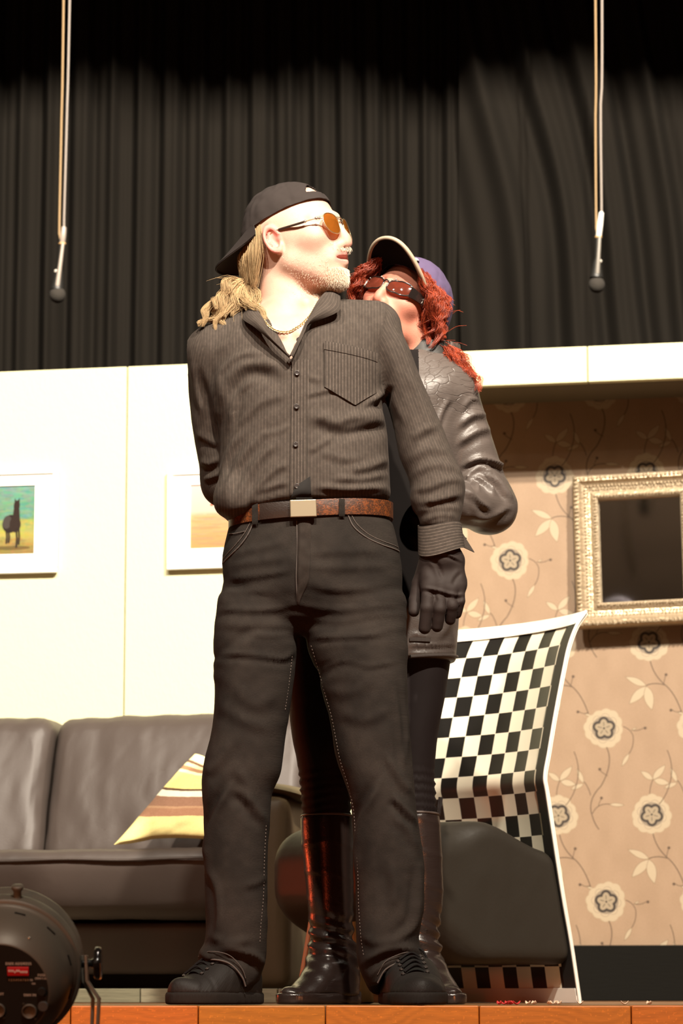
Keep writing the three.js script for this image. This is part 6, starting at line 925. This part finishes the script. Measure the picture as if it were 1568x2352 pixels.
// ------------------------------------------------------------------ the woman behind him
const woman = thing('person', 'red-haired woman in blue cap, tinted sunglasses, leather jacket and tall boots behind the man', 'person', [at(840, 2300, WD).x, 0, -WD]);
{
  const P = (px, py, dz = 0) => { const p = at(px, py, WD); p.z += dz; return p; }, Y = (py) => at(800, py, WD).y, X = (px) => at(px, 1500, WD).x, R = (py, l, r, b, z = 0) => [Y(py), X(l), X(r), b, -WD + z];
  // --- legs: leggings, gathered above the boots
  const legL = stack([R(1380, 640, 810, 0.09), R(1480, 650, 806, 0.088), R(1600, 661, 800, 0.082), R(1689, 671, 798, 0.075), R(1769, 686, 802, 0.066), R(1820, 691, 806, 0.064), R(1900, 696, 806, 0.060)], 2.1, 0.01), legR = stack([R(1380, 880, 1046, 0.09), R(1519, 886, 1034, 0.088), R(1603, 890, 1020, 0.08), R(1700, 893, 1003, 0.072), R(1769, 890, 996, 0.066), R(1820, 890, 998, 0.064), R(1900, 896, 1000, 0.060)], 2.1, 0.01);
  const lf = (x, y, z) => smin(Math.min(legL(x, y, z), legR(x, y, z)), ell(x - X(845), y - Y(1400), z + WD, 0.19, 0.12, 0.10), 0.04);
  const lg = netGeo(nets(lf, [X(610), Y(1910), -WD - 0.14], [X(1070), Y(1290), -WD + 0.14], 0.007), (x, y, z) => [x, y]);
  displace(lg, (x, y, z) => 0.0035 * sst(Y(1745), Y(1800), y) * Math.sin(y * 330 + 2 * noise3(x * 12, y * 9, z * 12)) * (0.6 + 0.4 * noise3(x * 20, y * 20, z * 20)) + 0.002 * fbm(x * 14, y * 20, z * 14, 2));
  wpart('leggings', lg, phy({ color: lin(0.017, 0.012, 0.012), roughness: 0.7, specularIntensity: 0.4, bumpMap: rep(weaveBump, 20), bumpScale: 0.0002 }), woman, 'black leggings gathered above the boots');
  // --- boots
  const bootM = phy({ color: lin(0.022, 0.014, 0.012), roughness: 0.27, clearcoat: 0.25, clearcoatRoughness: 0.22, bumpMap: rep(leatherBump, 7), bumpScale: 0.0004 });
  const boot = (rows, foot, label) => {
    const g = new THREE.Group(); g.name = 'boot'; g.userData.label = label; woman.add(g);
    const sh = stack(rows, 2.1, 0.004), p = at(foot[0], 2300, foot[2]), c = Math.cos(foot[3]), s = Math.sin(foot[3]), L = foot[4], sf = shoeField(L, 0.088, { toeH: 0.042, inst: 0.10, heel: 0.13 }), top = rows[0][0];
    const f = (x, y, z) => { const dx = x - p.x, dz = z - p.z, lx = c * dx - s * dz, lz = s * dx + c * dz; let d = smin(sh(x, y, z), sf(lx, y, lz), 0.035); d = smax(d, -Math.max(sh(x, y, z) + 0.010, top - 0.05 - y), 0.003); return d; };
    const m = netGeo(nets(f, [Math.min(rows[0][1], p.x - 0.18) - 0.03, 0.0, -WD - 0.17], [Math.max(rows[0][2], p.x + 0.18) + 0.03, top + 0.01, -WD + 0.2], 0.0052), (x, y, z) => [x + z, y]);
    const yA = Y(2165); displace(m, (x, y, z, nx, ny, nz) => 0.0042 * Math.exp(-(((y - yA) / 0.055) ** 2)) * Math.sin(y * 190 + x * 70 + 3 * noise3(x * 14, y * 10, z * 14)) + 0.0035 * fbm(x * 9, y * 16, z * 9, 2) + 0.0011 * Math.exp(-(((((y * 13 + x * 5 + 0.5 * noise3(x * 9, y * 5, 3)) % 1 + 1) % 1 - 0.5) / 0.08) ** 2)) * sst(0.12, 0.2, y));
    wpart('shaft', m, bootM, g); const so = soleGeo(L, 0.088, 0.025); so.rotateY(foot[3]); so.translate(p.x, 0.0005, p.z); wpart('sole', so, bootM, g);
    const hb = box(0.058, 0.03, 0.055, 0, 0.015, -L / 2 + 0.034, 0.006); hb.rotateY(foot[3]); hb.translate(p.x, 0.0005, p.z); wpart('heel', hb, bootM, g);
    const r = sh.row(top - 0.004), pts = []; for (let i = 0; i < 40; i++) { const a = i / 40 * 2 * Math.PI; pts.push(V((r[0] + r[1]) / 2 + Math.cos(a) * ((r[1] - r[0]) / 2 - 0.001), top - 0.004 + 0.004 * Math.sin(a), r[3] + Math.sin(a) * (r[2] - 0.001))); } wpart('top_edge', new THREE.TubeGeometry(new THREE.CatmullRomCurve3(pts, true), 80, 0.003, 6, true), phy({ color: lin(0.10, 0.075, 0.065), roughness: 0.4 }), g);
    const pts2 = pts.map((q) => q.clone().setY(q.y - 0.032)); wpart('seam', new THREE.TubeGeometry(new THREE.CatmullRomCurve3(pts2, true), 80, 0.0012, 5, true), phy({ color: lin(0.09, 0.065, 0.055), roughness: 0.4 }), g);
    return g;
  };
  boot([R(1872, 692, 811, 0.062), R(1940, 693, 811, 0.064), R(1992, 699, 811, 0.064), R(2082, 707, 811, 0.060), R(2140, 712, 811, 0.054), R(2180, 708, 812, 0.052), R(2230, 700, 810, 0.052), R(2275, 712, 806, 0.05)], [730, 0, WD - 0.05, -0.75, 0.245], 'black leather boot seen between his legs');
  const b2 = boot([R(1868, 888, 1007, 0.062), R(1940, 890, 1011, 0.064), R(1992, 896, 1013, 0.064), R(2082, 902, 1013, 0.058), R(2140, 904, 1006, 0.053), R(2185, 906, 1012, 0.052), R(2230, 912, 1016, 0.052), R(2275, 920, 1018, 0.05)], [985, 0, WD - 0.06, 0.5, 0.245], 'black leather boot half hidden by his leg');
  { const g = grid(4, 8, (u, v) => { const p = P(mix(1001, 1009, u) + v * 5, mix(1872, 1832, v), 0.02 + 0.004 * Math.sin(u * 6)); return p.toArray(); }); wpart('pull_strap', thicken(g, 0.003), bootM, b2); }
  // --- jacket
  const jack = stack([R(812, 850, 1000, 0.07, -0.01), R(850, 815, 1080, 0.09, -0.01), R(900, 795, 1085, 0.105, 0), R(960, 795, 1060, 0.11, 0), R(1050, 805, 1052, 0.11, 0), R(1150, 800, 1046, 0.11, 0), R(1260, 780, 1050, 0.115, 0), R(1380, 765, 1057, 0.12, 0), R(1460, 762, 1052, 0.12, 0), R(1522, 766, 1048, 0.12, 0)], 2.3, 0.006);
  const sh = P(1036, 924, 0.0), el = P(1126, 1158, -0.04), wr = P(985, 1176, 0.16), sL = P(810, 930, 0), eL = P(745, 1130, -0.02), wL = P(800, 1200, 0.16), co = P(985, 850, 0);
  const armF = (x, y, z) => Math.min(smin(vcone(x, y, z, sh, el, 0.066, 0.058), vcone(x, y, z, el, wr, 0.060, 0.044), 0.03), smin(vcone(x, y, z, sL, eL, 0.06, 0.054), vcone(x, y, z, eL, wL, 0.056, 0.044), 0.03));
  const jackF = (x, y, z) => { let d = smin(jack(x, y, z), armF(x, y, z), 0.022); d = smin(d, cone(x, y, z, co.x, co.y, co.z - 0.02, co.x + 0.01, co.y + 0.055, co.z - 0.03, 0.075, 0.064), 0.02); return smax(d, -smax(cone(x, y, z, co.x, co.y - 0.02, co.z - 0.02, co.x + 0.012, co.y + 0.2, co.z - 0.03, 0.056, 0.056), 0.0 - (y - Y(850)), 0.003), 0.004); };
  const jf = foldSet([
    [[[1050, 990], [1080, 965], [1118, 953]], 9, 6], [[[1045, 1030], [1090, 1000], [1125, 985]], 10, 6], [[[1060, 1075], [1100, 1060], [1150, 1066], [1181, 1074]], 7, 8, 1.0], [[[1060, 1108], [1100, 1075], [1140, 1090]], 8, 5], [[[1062, 1098], [1085, 1110], [1096, 1140]], 5, 6, 1.0], [[[1080, 1095], [1115, 1112], [1135, 1140]], 6, 7, 1.0], [[[1105, 1088], [1145, 1115], [1170, 1150]], 6, 7, 1.0], [[[1062, 1145], [1090, 1165], [1125, 1180]], 7, 6], [[[1130, 1090], [1160, 1120], [1178, 1150]], 6, 5], [[[1070, 1200], [1120, 1195], [1172, 1165]], 7, 5], [[[1060, 950], [1075, 930], [1100, 920]], 7, 4], [[[1050, 1130], [1075, 1160], [1090, 1200]], 8, 4],
    [[[1000, 1000], [1012, 960], [1030, 930]], 6, 4], [[[940, 1400], [1000, 1410], [1052, 1400]], 10, 3], [[[936, 1496], [990, 1494], [1050, 1486]], 4, 3.5, 1.0], [[[940, 1470], [985, 1478]], 5, 3], [[[1000, 1480], [1030, 1440], [1045, 1390]], 9, 4], [[[936, 1515], [990, 1512], [1048, 1505]], 4, 2],
  ], WD);
  const jm = netGeo(nets(jackF, [X(680), Y(1530), -WD - 0.17], [X(1205), Y(790), -WD + 0.24], 0.0056), (x, y, z) => [x + z, y]);
  displace(jm, (x, y, z, nx, ny, nz) => 1.15 * jf(x, y, nz) + 0.004 * fbm(x * 8, y * 8, z * 8, 2) + 0.0016 * fbm(x * 26, y * 26, z * 26, 2) );
  const jacket = new THREE.Group(); jacket.name = 'jacket'; woman.add(jacket); const leather = phy({ color: lin(0.082, 0.065, 0.057), roughness: 0.42, specularIntensity: 0.8, bumpMap: rep(leatherBump, 8), bumpScale: 0.0004 });
const isYoke = (x, y, z) => y > Y(958) - 0.12 * Math.max(0, x - X(1040)) && x > X(975), isSl = (x, y, z) => armF(x, y, z) < 0.006 && !(x < X(900) && y > Y(1000));
  const crack = tex(512, (u, v) => { let a = 9, b = 9; const n = 9, x = u * n + 0.5 * pnoise(u, v, 20, 3), y = v * n + 0.5 * pnoise(u, v, 20, 9); for (let i = -1; i <= 1; i++) for (let j = -1; j <= 1; j++) { const X2 = Math.floor(x) + i, Y2 = Math.floor(y) + j, h = PERM[PERM[(X2 % n + n) % n] + (Y2 % n + n) % n], h2 = PERM[h + 7], d = Math.hypot(X2 + h / 255 - x, Y2 + h2 / 255 - y); if (d < a) { b = a; a = d; } else if (d < b) b = d; } return sst(0, 0.09, b - a) * 0.8 + 0.2 * pnoise(u, v, 60, 5); });
  const yokeM = phy({ color: lin(0.085, 0.068, 0.060), roughness: 0.42, specularIntensity: 0.8, bumpMap: rep(crack, 5.5), bumpScale: 0.0012 });
  const isShadedFront = (x, y, z) => x < X(962) && y > Y(1392) && !isSl(x, y, z) && !isYoke(x, y, z); wpart('top', facesWhere(jm, isShadedFront), phy({ color: lin(0.010, 0.008, 0.0075), roughness: 0.9, specularIntensity: 0.2 }), woman, 'jacket front darkened for the deep shade beside the man'); wpart('jacket_body', facesWhere(jm, (x, y, z) => !isShadedFront(x, y, z) && !isSl(x, y, z) && !isYoke(x, y, z)), leather, jacket); wpart('sleeve', facesWhere(jm, (x, y, z) => isSl(x, y, z) && !isYoke(x, y, z)), leather, jacket, 'creased leather sleeve'); wpart('shoulder_yoke', facesWhere(jm, isYoke), yokeM, jacket, 'crackled shoulder panel');  // jacket front in near-black: the deep shade beside him is in its colour
  { const c = []; for (let i = 0; i <= 24; i++) { const x = mix(940, 1048, i / 24), p = P(x, 1521 - 10 * i / 24, 0); p.z = frontZ(jackF, p.x, Y(1508), -WD + 0.2, -WD - 0.1) + 0.001; c.push(p); } wpart('hem', tube(c, 0.004, 48, 6), leather, jacket); }
  { const pk = grid(10, 4, (u, v) => { const p = P(mix(938, 986, u), mix(1486, 1478, v), 0); p.z = frontZ(jackF, p.x, p.y, -WD + 0.2, -WD - 0.1) + 0.004; return p.toArray(); }); wpart('pocket_flap', thicken(pk, 0.002), leather, jacket); }
  const cg = grid(40, 8, (u, v) => { const a = mix(-2.4, 2.0, u), r = mix(0.064, 0.072, v), c = P(978, 838 - 20 * (1 - v), -0.012); return [c.x + Math.sin(a) * r, c.y + 0.012 * Math.cos(a) * 0 + (1 - v) * 0.03, c.z + Math.cos(a) * r * 0.9]; }); wpart('collar', thicken(cg, -0.004), phy({ color: lin(0.02, 0.016, 0.013), roughness: 0.5 }), jacket, 'dark standing collar');
  // --- head and neck
  const hc = P(922, 711, 0.0), HS = 1.0, RM = ROT(-30 * Math.PI / 180, 14 * Math.PI / 180, -20 * Math.PI / 180), RI = RM.clone().invert().elements, hf = headField({ fem: 1 }), hM = new THREE.Matrix4().makeTranslation(hc.x, hc.y, hc.z).multiply(RM).multiply(new THREE.Matrix4().makeScale(HS, HS, HS));
  const loc = (x, y, z) => { x = (x - hc.x) / HS; y = (y - hc.y) / HS; z = (z - hc.z) / HS; return [RI[0] * x + RI[4] * y + RI[8] * z, RI[1] * x + RI[5] * y + RI[9] * z, RI[2] * x + RI[6] * y + RI[10] * z]; };
  const n0 = P(950, 770, -0.01), n1 = P(980, 880, -0.015);
  const skinF = (x, y, z) => { const l = loc(x, y, z), d = hf(l[0], l[1], l[2]) * HS; return smin(d, vcone(x, y, z, n0, n1, 0.054, 0.056), 0.025); };
  const sk = netGeo(nets(skinF, [X(780), Y(900), -WD - 0.16], [X(1090), Y(560), -WD + 0.17], 0.0031), (x, y, z) => [x * 3 + z * 2, y * 3]);
  paint(sk, (x, y, z) => skinColour(...loc(x, y, z), [0.60, 0.235, 0.16], [0.58, 0.145, 0.10], [0.52, 0.13, 0.12])); wpart('body', sk, skinMat(), woman, 'skin of face and neck, tinted by the red stage light');  // red light on her face is put into the skin colours
  { const eyeTex = canvasTex(128, 64, (c, w, h) => { c.fillStyle = '#eee2d6'; c.fillRect(0, 0, w, h); c.fillStyle = '#4b3a2a'; c.beginPath(); c.ellipse(w / 4, h / 2, 10, 11, 0, 0, 7); c.fill(); c.fillStyle = '#0a0a0a'; c.beginPath(); c.arc(w / 4, h / 2, 5, 0, 7); c.fill(); }); for (const s of [-1, 1]) { const g = new THREE.SphereGeometry(0.0125, 20, 14); g.translate(s * 0.031, 0.003, 0.0772); wpart('eye', g.applyMatrix4(hM), phy({ map: eyeTex, roughness: 0.15 }), woman); } }
  // --- cap with a raised peak
  const capM = std({ color: lin(0.085, 0.058, 0.125), roughness: 0.85, bumpMap: rep(weaveBump, 16), bumpScale: 0.0003 }), cp = capParts({ C: [0, 0.026, -0.024], R: [0.092, 0.119, 0.119], plane: (z, x) => 0.044 + 0.26 * z, amp: 0.002, sd: 11, peak: 1, half: 1.12, len: 0.085, down: 0.10, arch: 0.042, lift: 0.002 });
  const cap = new THREE.Group(); cap.name = 'cap'; cap.userData.label = 'purple-blue cap with a beige edged peak'; woman.add(cap); wpart('crown', cp.crown.applyMatrix4(hM), capM, cap);
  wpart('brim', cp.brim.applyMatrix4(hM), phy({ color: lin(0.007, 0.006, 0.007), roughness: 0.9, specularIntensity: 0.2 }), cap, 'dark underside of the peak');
  const edge = []; for (let i = 0; i <= 48; i++) edge.push(V(...cp.brimP(i / 24 - 1, 1.0, 0.002))); const beige = std({ color: lin(0.40, 0.31, 0.22), roughness: 0.8 });
  wpart('brim_edge', new THREE.TubeGeometry(new THREE.CatmullRomCurve3(edge), 96, 0.0052, 8).applyMatrix4(hM), beige, cap, 'beige bound edge');
  const logo = []; for (let i = 0; i <= 16; i++) { const t = i / 16, q = cp.pt(mix(-0.22, 0.34, t), 0.55 + 0.07 * Math.sin(t * 9), 1.012); logo.push(V(...q)); } wpart('emblem', new THREE.TubeGeometry(new THREE.CatmullRomCurve3(logo), 40, 0.0065, 6).applyMatrix4(hM), whitePaint, cap, 'white embroidered squiggle');
  { const b = new THREE.SphereGeometry(0.007, 14, 8); b.scale(1, 0.5, 1); b.translate(0, 0.026 + 0.119 * 0.97, -0.024); wpart('top_button', b.applyMatrix4(hM), capM, cap); }
  // --- wrap-around sunglasses
  { const gl = new THREE.Group(); gl.name = 'sunglasses'; gl.userData.label = 'dark wrap-around sunglasses with rose brown lenses'; woman.add(gl); const blk = phy({ color: lin(0.014, 0.010, 0.009), roughness: 0.16, clearcoat: 1, clearcoatRoughness: 0.05 }), sil = std({ color: lin(0.85, 0.80, 0.72), metalness: 0.9, roughness: 0.2 });
    const wz = (x, y) => 0.1045 - 4.8 * x * x - 0.06 * y, O = (s) => lensOutline(0.0285, 0.0175, 56, 2.9).map(([x, y]) => { const t = (x * s + 0.0285) / 0.057, X2 = s * 0.035 + x, Y2 = 0.001 + y * (x * s > 0 ? 1.0 : 0.92) + 0.1 * x * s; return V(X2, Y2, wz(X2, Y2)); });
    for (const s of [-1, 1]) { const o = O(s), c = V(s * 0.035, 0.001, 0); const g = grid(56, 8, (u, v) => { const p = o[Math.round(u * 56) % 56], x = mix(c.x, p.x, v), y = mix(c.y, p.y, v); return [x, y, wz(x, y) + 0.002 * (1 - v * v)]; });
      wpart('lens', g.applyMatrix4(hM), phy({ color: lin(0.15, 0.032, 0.018), transmission: 0.4, thickness: 0, roughness: 0.05, clearcoat: 1, clearcoatRoughness: 0.03, side: THREE.DoubleSide }), gl, 'rose brown lens');
      wpart('rim', new THREE.TubeGeometry(new THREE.CatmullRomCurve3(o, true), 80, 0.0019, 8, true).applyMatrix4(hM), blk, gl);
      const tp = [[V(s * 0.060, 0.015, wz(0.060, 0.015) + 0.002), V(s * 0.061, -0.012, wz(0.061, -0.012) + 0.001)], [V(s * 0.072, 0.015, 0.066), V(s * 0.072, -0.006, 0.064)], [V(s * 0.080, 0.013, 0.035), V(s * 0.080, -0.001, 0.035)], [V(s * 0.082, 0.011, 0.0), V(s * 0.082, 0.003, 0.0)], [V(s * 0.081, 0.008, -0.03), V(s * 0.081, 0.0, -0.03)]], c0 = new THREE.CatmullRomCurve3(tp.map((q) => q[0])), c1 = new THREE.CatmullRomCurve3(tp.map((q) => q[1]));
      const tg = thicken(grid(30, 5, (u, v) => V().lerpVectors(c0.getPoint(u), c1.getPoint(u), v).toArray()), s * 0.003); wpart('temple', tg.applyMatrix4(hM), blk, gl);
      const q = V().lerpVectors(c0.getPoint(0.36), c1.getPoint(0.36), 0.5); for (const [w, h, dy] of [[0.0012, 0.014, 0], [0.012, 0.0012, 0.001]]) { const g2 = box(0.0014, h, w === 0.012 ? 0.012 : 0.0014, q.x + s * 0.0035, q.y + dy, q.z); wpart('ornament', g2.applyMatrix4(hM), sil, gl, 'small silver cross'); }
      for (const [x, y] of [[0.012, 0.013], [0.058, 0.015], [0.02, 0.017]]) { const g2 = new THREE.SphereGeometry(0.0022, 10, 8); g2.translate(s * x, y, wz(x, y) + 0.002); wpart('stud', g2.applyMatrix4(hM), sil, gl); } }
    wpart('bridge', tube([V(-0.008, 0.008, wz(0.008, 0.008)), V(0, 0.010, 0.107), V(0.008, 0.008, wz(0.008, 0.008))], 0.002, 14, 8).applyMatrix4(hM), blk, gl); }
  // --- curly red hair
  { const S1 = new Strands(), S2 = new Strands(), curl = (a, b, sag, am, turns, n = 14) => { const pts = [], ph = rr(0, 6.28), m = a.clone().lerp(b, 0.5).add(sag); for (let k = 0; k <= n; k++) { const s = k / n, p = a.clone().multiplyScalar((1 - s) ** 2).addScaledVector(m, 2 * s * (1 - s)).addScaledVector(b, s * s), q = am * Math.min(1, s * 3); p.x += q * Math.cos(ph + s * turns * 6.28); p.z += q * Math.sin(ph + s * turns * 6.28); p.y += 0.5 * q * Math.sin(ph * 1.7 + s * turns * 6.28); pts.push(p); } return pts; };
    const put = (i, pts, r = 0.0013) => (i % 5 < 3 ? S1 : S2).add(pts, rr(0.7, 1.3) * r, 0.0003, 3, 18);
    const lock = (n, a, b, sag, am, turns, rad, ns = 18) => { const c = curl(a, b, sag, am, turns, ns); for (let i = 0; i < n; i++) { const ang = rr(0, 6.28), q = 2.1 * rad * Math.sqrt(rnd()), j1 = rr(0.0006, 0.0045), j2 = rr(0, 6), o = V(Math.cos(ang) * q, rr(-0.4, 0.4) * rad, Math.sin(ang) * q); put(i, c.map((p, k) => { const s = k / ns, w = 0.4 + 0.9 * Math.sin(Math.min(1, s * 1.15) * 3.1) + 0.3 * s; return p.clone().addScaledVector(o, w).add(V(j1 * Math.sin(k * 0.9 + j2), 0.5 * j1 * Math.sin(k * 1.3 + j2), j1 * Math.cos(k * 1.0 + j2))); }), 0.00065); } };
    for (let i = 0; i < 56; i++) { const t = (i + rnd()) / 56, a = P(mix(958, 1014, t) + rr(-4, 4), mix(640, 680, t) + rr(-6, 8), mix(0.10, 0.03, t) + rr(-0.015, 0.01)), b = P(mix(956, 1014, rnd()) + 4, rr(730, 812), rr(0.0, 0.06)); lock(30, a, b, V(rr(0.0, 0.03), rr(-0.01, 0.012), rr(0, 0.02)), rr(0.005, 0.010), rr(1.4, 2.8), rr(0.003, 0.006)); }
    for (let i = 0; i < 26; i++) { const t = (i + rnd()) / 26, a = P(mix(846, 872, t) + rr(-4, 4), mix(618, 604, t) + rr(-4, 4), 0.05 + rr(-0.02, 0.01)), b = P(rr(800, 838), rr(648, 704), rr(0.0, 0.04)); lock(26, a, b, V(rr(-0.022, -0.002), rr(0, 0.012), rr(-0.01, 0.01)), rr(0.004, 0.008), rr(1.0, 2.0), rr(0.003, 0.005)); }
    for (let i = 0; i < 44; i++) { const a = P(rr(984, 1012), rr(776, 812), rr(-0.02, 0.035)), k = (i + rnd()) / 44, b = P(mix(1034, 1102, k) + rr(-8, 4), mix(846, 900, k) + rr(-12, 12), rr(-0.02, 0.05)); lock(32, a, b, V(rr(0.0, 0.03), rr(0.0, 0.024), rr(0, 0.02)), rr(0.004, 0.008), rr(1.1, 2.2), rr(0.003, 0.006)); }
    for (let i = 0; i < 9; i++) { const a = P(rr(1000, 1040), rr(690, 800), rr(0, 0.03)), d = V(rr(0.02, 0.05), rr(-0.01, 0.02), rr(0, 0.02)); put(i, [a, a.clone().addScaledVector(d, 0.5).add(V(0, 0.006, 0)), a.clone().add(d)], 0.00045); }
    const hg = new THREE.Group(); hg.name = 'hair'; hg.userData.label = 'curly red hair with a long tail'; woman.add(hg); stuff(wpart('curls', S1.geo(), phy({ color: lin(0.38, 0.060, 0.022), roughness: 0.4 }), hg)); stuff(wpart('curls', S2.geo(), phy({ color: lin(0.26, 0.036, 0.015), roughness: 0.45 }), hg));
    // the hair's inner mass, so that no gaps show between the curls
    const hm = (x, y, z) => { const a = P(985, 700, 0.0), b = P(985, 790, 0.0), c = P(1000, 800, -0.01), d2 = P(1072, 868, 0.005), e = P(848, 640, 0.02), f = P(826, 680, 0.01); let d = vcone(x, y, z, a, b, 0.030, 0.022); d = smin(d, vcone(x, y, z, c, d2, 0.018, 0.022), 0.02); return Math.min(d, vcone(x, y, z, e, f, 0.016, 0.016)); };
    const mg = netGeo(nets(hm, [X(790), Y(930), -WD - 0.08], [X(1130), Y(590), -WD + 0.1], 0.006)); displace(mg, (x, y, z) => 0.006 * fbm(x * 40, y * 40, z * 40, 2)); wpart('hair_mass', mg, phy({ color: lin(0.16, 0.022, 0.010), roughness: 0.6 }), hg); 
    wpart('clip', (() => { const g = new THREE.SphereGeometry(0.005, 10, 8); g.scale(0.7, 1.6, 0.7); const p = P(1017, 737, 0.05); g.translate(p.x, p.y, p.z); return g; })(), std({ color: lin(0.8, 0.72, 0.6), roughness: 0.3 }), hg, 'pale hair clip'); }
}
renderer.render(scene, camera);
